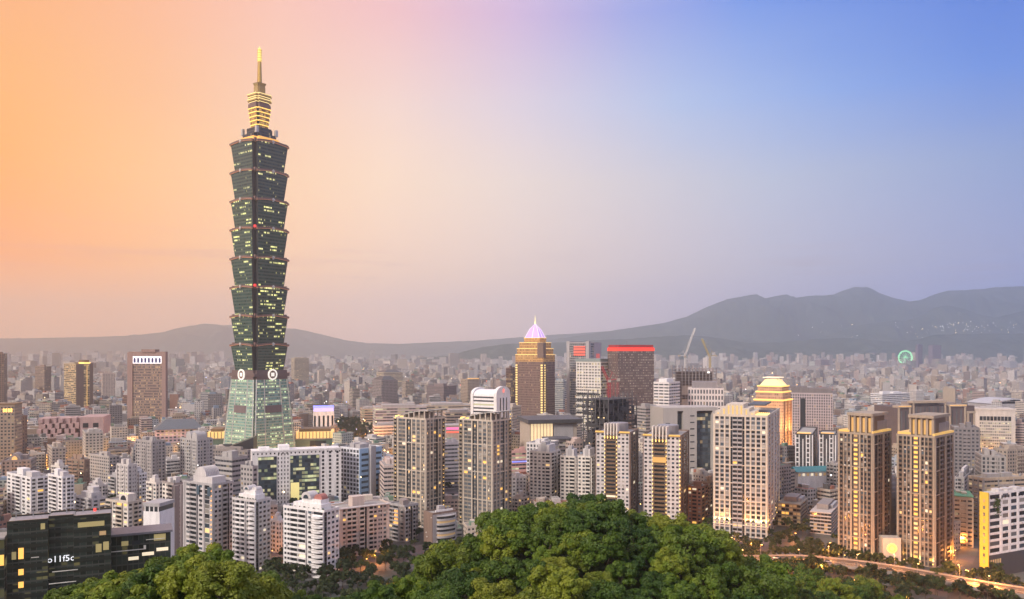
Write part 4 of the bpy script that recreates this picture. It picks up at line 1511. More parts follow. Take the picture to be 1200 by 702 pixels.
for px0, px1, py, hh, key in ((142, 150, 645, 5.5, 'olive'), (154, 164, 645, 5, 'dark'), (180, 194, 641, 8, 'olive'), (166, 180, 660, 4, 'pale'), (183, 197, 656, 4, 'pale'), (150, 162, 664, 4, 'pale')):
    b = MB()
    z = PZ(py + hh / 2, 341)
    b.box(-h.L / 2 + h.L * (px0 - 130) / 70, -h.L / 2 + h.L * (px1 - 130) / 70, -7.25, -7.02, z, z + hh * .36)
    b.build('lit_window', WIN[key], h.root)
z = PZ(654, 341)
part(h, 'balcony_rail', plaster('pale_line', (.6, .6, .55)), (-h.L / 2, h.L * .04, -7.6, -7.3, z, z + .3), (h.L * .04, h.L * .08, -7.6, -7.3, z, z + 1.8), (h.L * .08, h.L * .4, -7.6, -7.3, z + 4.0, z + 4.25))
h = House('office_building', 'black glass office at the very left edge with an orange window', -20, -19, 7, 634, 325, 25, 'L', D=12, cat='office')
b = MB()
b.col = (0.04, 0.046, 0.042, .88)
b.box(-h.L / 2, h.L / 2 - .5, -6, 6, 0, h.H, 0, 1, (2.2, 4.1), 1500)
b.build('wall', [m_bg, M_ROOF], h.root)
part(h, 'lit_window', WIN['gold'], (h.L / 2 - 2.4, h.L / 2 - .7, -6.2, -6.02, PZ(655, 338), PZ(643, 338)))
part(h, 'roof', M_ROOF, (-h.L / 2, h.L / 2 - .5, -6.3, 6, h.H, h.H + .7))

# --- white block with the yellow flank, lower right
h = House('office_building', 'white ribbon-window block with yellow end wall and ivy, at the right edge', 1149, 1157, 1222, 580, 498, 26, 'L', vb=672, cat='office')
condo(h, {'F': 'p.6 w3.4 p.7 w2 p.7 w2 p.7 w2 p.7 w2 p.7 w2 p.6', 'R': 's3 s3', 'B': 's3 s3 s3 s3', 'L': '.3 .3'}, WHITE, WHITE, floor=4.2, lit_share=.05, z_base=14, balm=WHITE, pier_o=.3, sp_o=.28)
part(h, 'yellow_wall', plaster('yellow_paint', (.62, .46, .06), .6, .15), (-h.L / 2 - .9, -h.L / 2 - .05, -h.D / 2 - 1.2, h.D / 2, 6, h.H + 1.5))
for k in range(10):
    b = MB()
    z = 9 + k * 4.2
    b.box(-h.L / 2 - 1.15, -h.L / 2 - .92, -h.D * .3, -h.D * .05, z, z + 2)
    b.build('end_window', WIN['dim' if k % 3 == 0 else 'grey'], h.root)
part(h, 'dark_base', DARKG, (-h.L / 2, h.L / 2, -h.D / 2 - .4, h.D / 2, 0, 13.9))
for k in range(5):
    b = MB()
    x = -h.L / 2 + 2.5 + k * 2.2
    b.box(x, x + 1.2, -h.D / 2 - .6, -h.D / 2 - .42, 8.5, 11)
    b.build('base_window', WIN['dim'], h.root)
for k in range(16):
    b = MB()
    x = -h.L / 2 + 3 + (h.L - 5) * k / 15
    b.box(x, x + .9, -h.D / 2 - .55, -h.D / 2 - .35, h.H - 2.9, h.H - 1.2)
    b.build('attic_window', WIN['dark'], h.root)
b = MB()
r = random.Random(3)
for k in range(140):
    x, z = -h.L / 2 + 9 + r.gauss(0, 1.7), h.H - 3 - abs(r.gauss(0, 4.5))
    s_ = r.uniform(.3, .8)
    b.face([(x - s_, -h.D / 2 - .5 - r.random() * .5, z), (x + s_, -h.D / 2 - .5, z - s_ * .4), (x + s_ * .6, -h.D / 2 - .9, z + s_), (x - s_ * .4, -h.D / 2 - .6, z + s_)])
b.build('ivy', plaster('ivy_leaf', (.05, .085, .02), .9, .4), h.root)
for k in range(3):
    part(h, 'roof_unit', GREYW, (-h.L * .3 + k * 9, -h.L * .3 + k * 9 + 5, -2, 3, h.H, h.H + 2.5))

# small brick blocks beside the grid tower
for (x0, xc, x1, top, Y, lab, m_) in ((806, 822, 830, 572, 650, 'reddish brick low block half hidden behind the hill, left of the grid tower', plaster('brick', (.30, .15, .10))),
                                      (823, 832, 838, 566, 690, 'tan low block squeezed against the left of the grid tower', plaster('tan_tile', (.40, .27, .18)))):
    h = House('apartment_block', lab, x0, xc, x1, top, Y, 30, 'R', vb=600, cat='apartment block')
    condo(h, {'F': 's2 b2.4 s2', 'R': 's2 s2', 'L': 's3', 'B': 's3'}, m_, m_, floor=3.1, lit_share=.12)
    rooftop(h, m_)
# dark terraced low blocks by the road
for (x0, xc, x1, top, Y, lab) in ((911, 938, 947, 592, 640, 'dark terraced low block with glowing amber floors, right beside the pale grid tower'),
                                  (949, 974, 985, 602, 615, 'dark low block with pale floor bands between grid tower and gold twin towers')):
    h = House('apartment_block', lab, x0, xc, x1, top, Y, 30, 'R', vb=630, cat='apartment block')
    nf = 6
    fl = h.H / nf
    part(h, 'wall', BROWN, (-h.L / 2 + 1, h.L / 2 - 1, -h.D / 2 + 1, h.D / 2 - 1, 0, h.H))
    for i in range(nf + 1):
        part(h, 'floor_band', PINKT if x0 > 940 else TAN, (-h.L / 2, h.L / 2, -h.D / 2, h.D / 2, i * fl - .35, i * fl + .55))
        if i < nf:
            for k in range(6):
                x = -h.L / 2 + h.L * (k + .5) / 6
                key = h.rng.choice(['gold', 'dim', 'dim', 'dark', 'dark']) if x0 < 940 else h.rng.choice(['dim', 'dark', 'dark', 'dark'])
                part(h, 'window', WIN[key], (x - h.L * .07, x + h.L * .07, -h.D / 2 + .85, -h.D / 2 + .98, i * fl + .6, i * fl + fl - .5))
    part(h, 'roof_storey', BROWNG, (-h.L * .3, h.L * .25, -h.D * .25, h.D * .35, h.H + .56, h.H + 4.5))
    part(h, 'roof_shed', GREYT, (-h.L * .1, h.L * .4, -h.D * .1, h.D * .4, h.H + .57, h.H + 3))

# slender condos packed between the larger ones
PEWTER = plaster('pewter_tile', (.30, .285, .29))
for (x0, xc, x1, top, Y, m_, lab) in ((104, 116, 126, 570, 700, GREYW, 'slender grey-white condo behind the stepped pale block'), (126, 140, 152, 560, 735, GREYT, 'slender grey condo behind the beige arched-pavilion block'),
                                      (151, 163, 172, 556, 712, WHITE, 'slender white condo left of the grey twin-shaft tower foot'), (171, 183, 193, 567, 645, CREAM, 'slender cream condo behind the white stair house'),
                                      (317, 327, 335, 612, 560, WHITE, 'slim white condo squeezed left of the red-arched white condo'), (600, 611, 620, 585, 700, PINKT, 'slim pinkish condo right of the right beige tower foot'),
                                      (1119, 1130, 1141, 561, 640, PEWTER, 'slim pewter-grey condo hugging the right gold twin tower'), (60, 70, 80, 548, 735, CREAM, 'slender cream condo rising behind the slim white condo')):
    h = House('apartment_block', lab, x0, xc, x1, top, Y, 36, 'R', vb=top + 34, cat='apartment block')
    condo(h, {'F': 's1.6 b2 s1.6', 'R': 's1.6 b2 s1.6', 'L': 's3', 'B': 's3'}, m_, m_, floor=3.05, lit_share=.04, win_limit=60)
    part(h, 'penthouse', m_, (-h.L * .3, h.L * .2, -h.D * .3, h.D * .3, h.H, h.H + 3.4))
    part(h, 'lift_house', GREYW, (-h.L * .12, h.L * .14, -h.D * .2, h.D * .2, h.H + 3.4, h.H + 6))
    rooftop(h, m_, n=1, tanks=2)
# ------------------------------------------------------------------ landmark and office buildings in the middle distance
F_OFF = facade('office_windows', lit_share=.05, strength=.9, rows=.08)
F_OFFLIT = facade('office_windows_lit', lit_share=.22, strength=.8, warm=((1, .6, .2), (1, .8, .45)), rows=.25)
F_RIB = facade('ribbon_windows', lit_share=.05, strength=.8, wy=(.25, .68), rows=.08)
F_RIBLIT = facade('ribbon_windows_lit', lit_share=.2, strength=.8, wy=(.25, .7), rows=.35, warm=((1, .8, .4), (.95, 1, .6)))
F_APT = facade('apartment_windows', lit_share=.035, strength=1.0, wy=(.24, .72))
F_GRID = facade('grid_windows', lit_share=.07, strength=.9, wy=(.18, .82))
F_DARKGL = facade('dark_glass_rows', lit_share=.16, strength=.75, wy=(.2, .85), win=(.02, .03, .04), warm=((1, .85, .4), (.9, 1, .5)), glassy=.1, rows=.4)
F_CURT = facade('curtain_glass', lit_share=.06, strength=.8, wy=(.12, .9), win=(.03, .04, .05), glassy=.1, rows=.1)

# brown tower with the white lit arcade under its roof
h = House('office_tower', 'brown slab tower with a row of white-blue lit arches below its roof, far left', 150.5, 194, 196.5, 413, 1300, 8, 'R', vb=494)
office(h, (.25, .17, .145), facade('brown_tower_windows', lit_share=.30, strength=.75, wy=(.3, .75), rows=.12, warm=((1, .6, .22), (1, .75, .4))), cell=(2.2, 4.4), ww=.72, H=h.H, blank='RBL')
k = h.k
part(h, 'corner_pier', plaster('brown_pier', (.27, .18, .16)), (-h.L / 2 - 1, -h.L / 2 + 8, -h.D / 2 - 1.6, -h.D / 2 + 3, 0, h.H), (h.L / 2 - 6, h.L / 2 + 1, -h.D / 2 - 1.6, -h.D / 2 + 3, 0, h.H))
part(h, 'roof_block', plaster('brown_pier', (0, 0, 0)), (-h.L * .12, h.L * .25, -6, 6, h.H, h.H + 5))
part(h, 'frieze', plaster('brown_pier', (0, 0, 0)), (-h.L / 2 + 8, h.L / 2 - 6, -h.D / 2 - 1.4, -h.D / 2 + 1, h.H - 6, h.H))
ar = part(h, 'lit_arcade', lit('arcade_white', (1.0, .93, .95), 1.1), (-h.L / 2 + 8.2, h.L / 2 - 6.2, -h.D / 2 - 1.0, -h.D / 2 + .3, h.H - 18, h.H - 6.2))
for i in range(8):
    b = MB()
    x = -h.L / 2 + 8.5 + (h.L - 15) * (i + .5) / 8
    w = (h.L - 15) / 8 * .28
    b.box(x - w, x + w, -h.D / 2 - 1.25, -h.D / 2 - .95, h.H - 16.5, h.H - 10.5)
    n = 8
    for j in range(n):
        a0, a1 = PI * j / n, PI * (j + 1) / n
        b.face([(x + w * math.cos(a0), -h.D / 2 - 1.25, h.H - 10.5 + w * math.sin(a0)), (x + w * math.cos(a1), -h.D / 2 - 1.25, h.H - 10.5 + w * math.sin(a1)), (x, -h.D / 2 - 1.25, h.H - 10.5)][::-1])
    b.build('arch', plaster('arch_blue', (.03, .035, .16), .3, .1), ar)

# orange-brown tower with the lit roof
h = House('office_tower', 'tan tower with yellow lit roof and dark right half, left of the arcade-lit tower', 75, 89, 109, 427, 1700, 42, 'R', vb=474)
office(h, (.42, .31, .18), F_OFFLIT, cell=(4, 3.9), ww=.95, H=h.H)
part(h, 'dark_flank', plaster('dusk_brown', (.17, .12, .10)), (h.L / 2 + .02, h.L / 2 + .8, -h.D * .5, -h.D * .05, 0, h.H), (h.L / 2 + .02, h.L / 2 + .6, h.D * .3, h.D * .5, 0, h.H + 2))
part(h, 'light_column', lit('column_wash', (1, .6, .2), .6), (h.L / 2 + .3, h.L / 2 + .9, h.D * .12, h.D * .16, 4, h.H - 3))
part(h, 'roof_light', M_GOLD, (h.L * .1, h.L / 2, -h.D * .05, h.D * .35, h.H + 1.4, h.H + 4))
part(h, 'roof_pavilion', BRONZE, (h.L * .05, h.L * .45, -h.D * .02, h.D * .3, h.H + 4, h.H + 9))
part(h, 'roof_pavilion', TAN, (-h.L * .4, h.L * .1, -h.D * .3, h.D * .1, h.H, h.H + 4))

for (x0, xc, x1, top, Y, th, lab, paint, fac, vb, nm) in (
        (-12, -11, 4.5, 415, 1500, 20, 'brown tower cut by the left picture edge, higher than the lit tower below it', (.20, .13, .10), F_OFF, 470, 'office_tower'),
        (-14, -13, 17, 476, 900, 15, 'dark-tan tower at the left edge with gold lit top floors', (.30, .24, .19), F_OFF, 528, 'office_tower'),
        (41, 52, 60, 430, 2100, 30, 'dull brown tower standing left of the tan yellow-roofed tower', (.22, .16, .13), F_OFF, 455, 'office_tower'),
        (112, 120, 135, 438, 2000, 30, 'pale slim tower between the tan tower and the arcade-lit brown tower', (.45, .38, .34), F_APT, 470, 'apartment_tower'),
        (45, 61, 77, 526, 840, 36, 'brown-flanked pale block behind the white condo cluster', (.42, .36, .31), F_APT, 556, 'apartment_block'),
        (0, 2, 36, 541, 760, 20, 'wide brown-grey block at the left edge with an arched lit roof hall', (.24, .20, .19), F_APT, 560, 'apartment_block'),
        (78, 99, 104, 540, 760, 22, 'rust-brown mid-rise behind the stepped pale block', (.27, .185, .14), F_RIB, 565, 'apartment_block'),
        (104, 128, 140, 536, 800, 34, 'grey condo with dark balconies just left of the paired grey towers', (.40, .37, .35), F_APT, 570, 'apartment_block'),
        (80, 100, 121, 508, 900, 32, 'grey-white stepped condo in front of the pink terraced block', (.40, .38, .36), F_APT, 540, 'apartment_block'),
        (159, 178, 193.5, 518, 780, 34, 'grey twin-shaft tower with dark balconies, left of its arched-top neighbour', (.36, .335, .33), F_APT, 590, 'apartment_tower'),
        (211.5, 231, 249, 516, 790, 36, 'grey-white tower with small barrel roofs, left of the black wedge building', (.40, .385, .38), F_APT, 560, 'apartment_tower'),
        (137, 150, 160, 546, 700, 30, 'plain white mid-rise left of the grey twin-shaft tower', (.55, .52, .50), F_APT, 580, 'apartment_block'),
        (252, 272, 290, 538, 640, 30, 'grey louvred block with square roof turrets behind the ribbed round roof', (.34, .33, .33), F_RIB, 560, 'office_building'),
        (282, 296, 302, 548, 610, 35, 'grey slab behind the bowed condo, left of the white office complex', (.34, .33, .33), F_APT, 575, 'office_building'),
        (246, 290, 296, 529, 860, 18, 'low grey office with dark square openings below the black wedge', (.26, .23, .22), F_OFF, 545, 'office_building'),
        (1118, 1148, 1157, 503, 720, 22, 'dark grey condo row right of the gold twin towers', (.20, .185, .19), F_APT, 552, 'apartment_block'),
        (1150, 1178, 1186, 536, 660, 20, 'grey block with white window frames above the white ribbon-window block', (.30, .28, .27), F_GRID, 566, 'apartment_block'),
        (1176, 1180, 1214, 528, 720, 20, 'tan block at the right edge with dark balconies', (.36, .30, .25), F_APT, 560, 'apartment_block'),
        (1150, 1152, 1205, 562, 600, 14, 'tan flat-roofed low block behind the white ribbon-window block', (.42, .34, .26), F_RIB, 580, 'apartment_block'),
        (1117, 1140, 1158, 585, 575, 24, 'cream low block with a green roof edge right of the gold twin towers', (.50, .43, .33), F_RIB, 600, 'apartment_block'),
        (1020, 1034, 1066, 462, 1650, 30, 'bright white slab office standing behind the brown U-shaped complex', (.68, .68, .70), F_RIB, 478, 'office_building'),
        (593, 599, 606, 432, 1300, 40, 'slim brown tower hugging the left of the pyramid-topped tower', (.22, .16, .14), F_OFFLIT, 500, 'office_tower'),
        (586, 600, 611, 478, 1100, 20, 'plain beige blank slab at the foot of the pyramid-topped tower', (.42, .37, .33), F_OFF, 505, 'office_building'),
        (649, 660, 668, 447, 1600, 20, 'grey-green slab between pyramid-topped tower and the grey sign tower', (.36, .37, .36), F_RIB, 470, 'office_building'),
        (617, 640, 655, 521, 790, 26, 'white gridded low office behind the pale condo with square windows', (.62, .60, .60), F_GRID, 545, 'office_building'),
        (659, 672, 690, 519, 820, 28, 'pinkish lit low office below the dark mesh tower', (.50, .40, .36), F_OFF, 532, 'office_building'),
        (743, 757, 778, 478, 960, 30, 'grey low office with arcade below the red-crowned tower', (.30, .29, .29), F_RIB, 500, 'office_building'),
        (762, 770, 778, 490, 860, 30, 'small white block left of the grey open-frame tower', (.58, .57, .57), F_APT, 505, 'office_building'),
        (445, 450, 472, 547, 720, 16, 'pinkish white low office between light blue building and beige tower', (.55, .46, .43), F_RIB, 580, 'office_building'),
        (519, 521, 540, 520, 820, 20, 'grey-violet office between the two beige towers', (.34, .32, .36), F_RIB, 585, 'office_building'),
        (598, 600, 620, 530, 800, 18, 'pink lit shopping hall with blue stripes right of the beige towers', (.60, .36, .33), F_RIBLIT, 556, 'shop_building'),
        (332, 345, 362, 420, 2600, 30, 'tan long block far off, right of the tall green skyscraper', (.42, .36, .28), F_RIB, 440, 'office_building'),
        (436, 447, 466, 446, 1750, 36, 'grey-brown gabled tower block beyond the dark park', (.24, .21, .21), F_APT, 470, 'apartment_tower'),
        (441, 450, 472, 437, 2300, 26, 'tan flat block behind the gabled grey-brown tower', (.42, .36, .28), F_RIB, 448, 'office_building'),
        (540, 548, 562, 445, 1800, 30, 'tan tower with amber lit roof, left of the arched white office', (.34, .27, .21), F_APT, 462, 'apartment_tower'),
        (500, 520, 535, 453, 1700, 34, 'dark brown block row beyond the civic halls', (.19, .15, .15), F_APT, 466, 'apartment_block'),
        (955, 962, 972, 422, 5200, 30, 'lone dark tower against the right-hand hills', (.24, .21, .24), F_APT, 432, 'apartment_tower'),
        (1073, 1076, 1081, 404, 5600, 30, 'thin dark tower just right of the green ferris wheel', (.16, .14, .19), F_APT, 424, 'apartment_tower'),
        (1088, 1093, 1103, 405, 5800, 30, 'broad dark tower right of the thin one by the ferris wheel', (.17, .15, .2), F_APT, 424, 'apartment_tower')):
    h = House(nm, lab, x0, xc, x1, top, Y, th, 'R' if xc - x0 > x1 - xc else 'L', vb=vb, seed=int(top))
    office(h, paint, fac, cell=(3.4, 3.3 if 'apart' in nm else 3.8), ww=.95 if fac in (F_RIB, F_RIBLIT) else .55)
    m_ = plaster('paint_%d' % int(x0 * 7 + 1000), paint)
    rooftop(h, m_, n=2, tanks=2 if Y < 1000 else 0)
    if Y < 800 and 'apart' in nm:
        for f in 'F' + h.side:
            W_ = h.fw(f)
            b = MB()
            for u in (.0, .32, .66, .96):
                h.fbox(b, f, W_ * u, W_ * u + .9, 0, .5, 0, h.H)
            for i in range(1, int(h.H / 3.3)):
                h.fbox(b, f, W_ * .34, W_ * .64, 0, 1.0, i * 3.3 - .3, i * 3.3 + .8)
            b.build('balcony_stack', m_, h.root)
    if lab.startswith('dark-tan'):
        for k in range(4):
            part(h, 'lit_top_window', M_GOLD, (h.L * (-.4 + .2 * k + .5) * .5, h.L * (-.4 + .2 * k + .62) * .5, -h.D / 2 - .4, -h.D / 2 - .02, h.H - 7, h.H - 3))
        part(h, 'crown', BRONZE, (-h.L / 2 - .5, h.L / 2 + .5, -h.D / 2 - .5, h.D / 2 + .5, h.H + .9, h.H + 2.4))
    if 'arched lit roof' in lab:
        b = MB()
        barrel(b, -h.L * .3, h.L * .1, -h.D * .3, h.D * .3, h.H + .5, 6, 10, 0, 'y')
        b.build('arched_roof', BROWNG, h.root)
        b = MB()
        barrel(b, -h.L * .2, 0, -h.D * .34, -h.D * .31, h.H + .6, 3.6, 10, 0, 'y')
        b.build('lit_arch', M_GOLDDIM, h.root)
    if 'barrel roofs' in lab:
        for s_ in (-.3, .05):
            b = MB()
            barrel(b, h.L * s_, h.L * (s_ + .3), -h.D * .35, h.D * .3, h.H + 3, 4.5, 10, 0, 'y')
            b.box(h.L * s_, h.L * (s_ + .3), -h.D * .35, h.D * .3, h.H, h.H + 3)
            b.build('barrel_roof', m_, h.root)
    if 'amber lit roof' in lab:
        part(h, 'roof_light', M_GOLDDIM, (-h.L * .45, h.L * .45, -h.D * .52, -h.D * .4, h.H + 1.3, h.H + 3.2))
    if 'green-roof' in lab or 'green roof' in lab:
        part(h, 'green_eave', plaster('green_paint', (.12, .30, .16)), (-h.L / 2 - .6, h.L / 2 + .6, -h.D / 2 - .7, h.D / 2 + .6, h.H + 1.3, h.H + 1.9))
    if 'blue stripes' in lab:
        for z in (.45, .75):
            part(h, 'blue_stripe', M_BLUE, (-h.L / 2, h.L / 2, -h.D / 2 - .5, -h.D / 2 - .05, h.H * z, h.H * z + 1.0))
        part(h, 'lit_front', lit('pink_glow', (1, .45, .35), .5), (-h.L / 2, h.L / 2, -h.D / 2 - .3, -h.D / 2 - .03, h.H * .05, h.H * .4))
    if 'gabled' in lab:
        b = MB()
        b.prism([(-h.L / 2, -h.D / 2), (h.L / 2, -h.D / 2), (h.L / 2, h.D / 2), (-h.L / 2, h.D / 2)], h.H, h.H + 9, poly1=[(-h.L * .2, -h.D * .2), (h.L * .2, -h.D * .2), (h.L * .2, h.D * .2), (-h.L * .2, h.D * .2)])
        b.build('mansard_roof', DARKG, h.root)

# pink terraced block on the left
PINK = plaster('pink_tile', (.40, .275, .265))
h = House('terraced_building', 'wide pink building with a cascade of stepped box terraces, in front of the arcade-lit tower', 37, 40, 121, 490, 1060, 16, 'L', vb=515, D=50)
b = MB()
b.box(h.L * .16, h.L / 2, -h.D / 2, h.D / 2, 0, h.H)
b.build('wall', [PINK], h.root)
part(h, 'wall', PINK, (-h.L / 2, h.L * .16 - .02, -h.D * .1, h.D / 2, 0, h.H - 2))
for r_ in range(6):
    for c_ in range(6):
        x = -h.L * .49 + (c_ + .5 * (r_ % 2)) * h.L * .10
        z = h.H - 3.5 - r_ * 6.6
        y = -h.D * .10 - r_ * 3.6 - (c_ % 2) * 2.4
        part(h, 'terrace', PINK, (x, x + h.L * .062, y - 5, y + 12, z - 4.6 - (c_ * 5 % 3), z + .6 + (c_ * 7 % 3) * .8))
for i in range(2):
    part(h, 'dark_opening', WIN['dark'], (h.L * (.2 + .15 * i), h.L * (.28 + .15 * i), -h.D / 2 - .3, -h.D / 2 - .03, h.H - 14, h.H - 8))
h = House('billboard_tower', 'brightly lit white sign panel on a slim dark tower at the left', 17, 26, 32, 488, 960, 20, 'R', vb=515)
office(h, (.2, .14, .12), F_OFF, cell=(4, 4), ww=.3)
part(h, 'lit_panel', lit('panel_cream', (1.0, .84, .6), 1.2), (-h.L * .48, h.L * .42, -h.D / 2 - 1.0, -h.D / 2 - .2, h.H - 27, h.H - 3))
for k in range(5):
    pass

# hall with the grey hipped roof
h = House('exhibition_hall', 'wide hall with a dark grey hipped roof and pink-violet lit walls, left of the skyscraper', 157, 183, 236, 504, 1090, 26, 'L', vb=525, D=46)
office(h, (.58, .42, .44), F_OFFLIT, cell=(5, 4.5), ww=.6, parapet=0)
b = MB()
e = 2.5
b.prism([(-h.L / 2 - e, -h.D / 2 - e), (h.L / 2 + e, -h.D / 2 - e), (h.L / 2 + e, h.D / 2 + e), (-h.L / 2 - e, h.D / 2 + e)], h.H, h.H + 12, 0, poly1=[(-h.L * .28, -3), (h.L * .36, -3), (h.L * .36, 3), (-h.L * .28, 3)])
b.build('hipped_roof', plaster('slate_blue_roof', (.10, .115, .135), .6), h.root)
for k in range(6):
    x = -h.L * .45 + h.L * .9 * k / 5
    part(h, 'wall_light', M_VIOLET if k % 2 else lit('pink_glow', (1, .45, .35), .5), (x - 3.5, x + 3.5, -h.D / 2 - .5, -h.D / 2 - .05, 6, 13))
# black wedge in front of the skyscraper
h = House('podium_building', 'black wedge-roofed podium at the foot of the skyscraper', 264.5, 268, 297, 523, 900, 10, 'L', vb=530, D=30)
b = MB()
q = [(-h.L / 2, -15), (h.L / 2, -15), (h.L / 2, 15), (-h.L / 2, 15)]
b.face([(x, y, 0) for x, y in reversed(q)])
ztop = [h.H - 1, h.H + 9, h.H + 9, h.H - 1]
for i in range(4):
    j = (i + 1) % 4
    b.face([(*q[i], 0), (*q[j], 0), (*q[j], ztop[j]), (*q[i], ztop[i])])
b.face([(*q[i], ztop[i]) for i in range(4)])
b.build('wall', plaster('black_cladding', (.03, .03, .035), .4), h.root)
for k in range(5):
    part(h, 'lit_slot', WIN['dim'], (-h.L * .3 + k * 4.2, -h.L * .3 + k * 4.2 + 2, -15.3, -15.05, h.H * .35, h.H * .35 + 2.5))
# gold lit retail decks either side of the skyscraper
GLASSG = plaster('green_glass_wall', (.10, .15, .12), .25, .3)
for (x0, xc, x1, lab) in ((240, 242, 264, 'gold lit terrace hall left of the skyscraper foot'), (344, 346, 391, 'gold lit terrace hall over dark glass, right of the skyscraper foot')):
    h = House('shopping_hall', lab, x0, xc, x1, 515, 1010, 10, 'L', vb=527, D=40)
    part(h, 'wall', GLASSG, (-h.L / 2, h.L / 2, -h.D / 2, h.D / 2, 0, h.H))
    part(h, 'terrace', TAN, (-h.L / 2 - 1, h.L / 2 + 1, -h.D / 2 - 1, h.D / 2 + 1, h.H, h.H + 1))
    part(h, 'roof', BRONZE, (-h.L / 2 + 4, h.L / 2 - 4, -h.D / 2 + 5, h.D / 2 - 5, h.H + 9, h.H + 12.5))
    part(h, 'lit_wall', lit('terrace_gold', (1, .66, .24), .85), (-h.L / 2 + 1, h.L / 2 - 1, -h.D / 2 + 1, h.D / 2 - 1, h.H + 1, h.H + 9))
    n = int(h.L / 4)
    for k in range(n + 1):
        x = -h.L / 2 + .6 + (h.L - 1.2) * k / n
        part(h, 'terrace_post', BRONZE, (x - .4, x + .4, -h.D / 2 - .3, -h.D / 2 + .9, h.H + 1, h.H + 9))
    if x0 > 300:
        part(h, 'dark_bay', WIN['dark'], (-h.L * .12, h.L * .3, -h.D / 2 - .3, -h.D / 2 - .03, 2, h.H - 2))
        b = MB()
        for k in range(14):
            a0, a1 = PI * .9 * k / 14 - .2, PI * .9 * (k + 1) / 14 - .2
            c_ = (-h.L * .5, 0)
            b.bar((c_[0] - 10 * math.cos(a0), -8, h.H + 8 + 9 * math.sin(a0)), (c_[0] - 10 * math.cos(a1), -8, h.H + 8 + 9 * math.sin(a1)), .7)
        b.build('arch_truss', M_STEEL, h.root)

# white office complex with dark glass panels
h = House('office_building', 'long white office block with two big dark glass panels glowing yellow inside', 292, 295, 400, 530, 720, 20, 'L', vb=592, D=26)
b = MB()
part(h, 'wall', WHITE, (-h.L / 2, h.L / 2, -h.D / 2, h.D / 2, 0, h.H))
fx = lambda t: -h.L / 2 + h.L * t
for (a, c) in ((.07, .27), (.42, .745)):
    b = MB()
    b.col = (.03, .045, .06, .98)
    b.box(fx(a), fx(c), -h.D / 2 - .6, -h.D / 2 + .2, 3, h.H - 4.5, 0, 0, (2.6, 3.6), 77 + int(a * 100))
    b.build('glass_panel', F_DARKGL, h.root)
for k in range(13):
    z = 3 + k * 3.6
    for u in (.29, .325, .36, .395):
        part(h, 'window', WIN['grey'], (fx(u) - .5, fx(u) + .5, -h.D / 2 - .12, -h.D / 2 + .05, z, z + 1.9))
    for u in (.79, .87, .955):
        part(h, 'window', WIN['dark'], (fx(u) - 1.0, fx(u) + 1.0, -h.D / 2 - .12, -h.D / 2 + .05, z, z + 2.2))
part(h, 'lit_bay', lit('yellow_bay', (1, .85, .35), .6), (fx(.425), fx(.52), -h.D / 2 - .75, -h.D / 2 - .62, 4, h.H * .42))
part(h, 'roof_plant', WHITE, (fx(.3), fx(.42), -6, 8, h.H, h.H + 4), (fx(.08), fx(.2), -4, 8, h.H, h.H + 2.5))
for k in range(22):
    x = fx(.02 + .96 * k / 21)
    part(h, 'attic_window', WIN['dark'], (x - .6, x + .6, -h.D / 2 - .12, -h.D / 2 + .05, h.H - 2.6, h.H - 1.2))
part(h, 'parapet', WHITE, (-h.L / 2 - .3, h.L / 2 + .3, -h.D / 2 - .35, -h.D / 2 + .3, h.H - .3, h.H + 1.1))
h = House('office_building', 'white and light blue office with square bays, right of the long white office block', 399, 421, 447, 527, 760, 38, 'R', vb=585)
office(h, (.66, .68, .72), F_GRID, cell=(4.2, 4.0), ww=.7, blank='R')
LB = plaster('light_blue_panel', (.30, .47, .66), .5, .2)
part(h, 'blue_flank', LB, (h.L / 2 + .02, h.L / 2 + .6, -h.D / 2, h.D / 2, 0, h.H + .5))
part(h, 'grey_shaft', GREYT, (h.L / 2 + .5, h.L / 2 + 4, -h.D * .1, h.D * .12, 0, h.H + 2.5))
for i in range(9):
    z = 5 + i * 5.2
    if z < h.H - 4:
        part(h, 'ribbon_window', WIN['blue'], (h.L / 2 + .55, h.L / 2 + .75, -h.D * .42, -h.D * .12, z, z + 2.2))
        part(h, 'ribbon_window', WIN['blue'], (h.L / 2 + .55, h.L / 2 + .75, h.D * .14, h.D * .46, z, z + 2.2))
rooftop(h, GREYT, n=3, tanks=3)

# small white block with violet-blue crown
h = House('office_building', 'small white block with violet-blue lit crown beside the dark park, right of the skyscraper', 364, 367, 391.5, 482, 1230, 14, 'L', vb=503, D=30)
part(h, 'wall', WHITE, (-h.L / 2, h.L / 2, -h.D / 2, h.D / 2, 0, h.H))
for k in range(5):
    x = -h.L * .42 + h.L * .84 * k / 4
    part(h, 'window_slit', WIN['dark'], (x - 1.4, x + 1.4, -h.D / 2 - .15, -h.D / 2 + .05, 4, h.H - 7))
part(h, 'crown', lit('crown_violet', (.5, .42, 1.0), 1.3), (-h.L * .48, h.L * .48, -h.D * .48, h.D * .48, h.H, h.H + 5.5))
part(h, 'roof_edge', M_BLUE, (-h.L / 2, h.L / 2, -h.D / 2, h.D / 2, h.H + 5.5, h.H + 6.6))

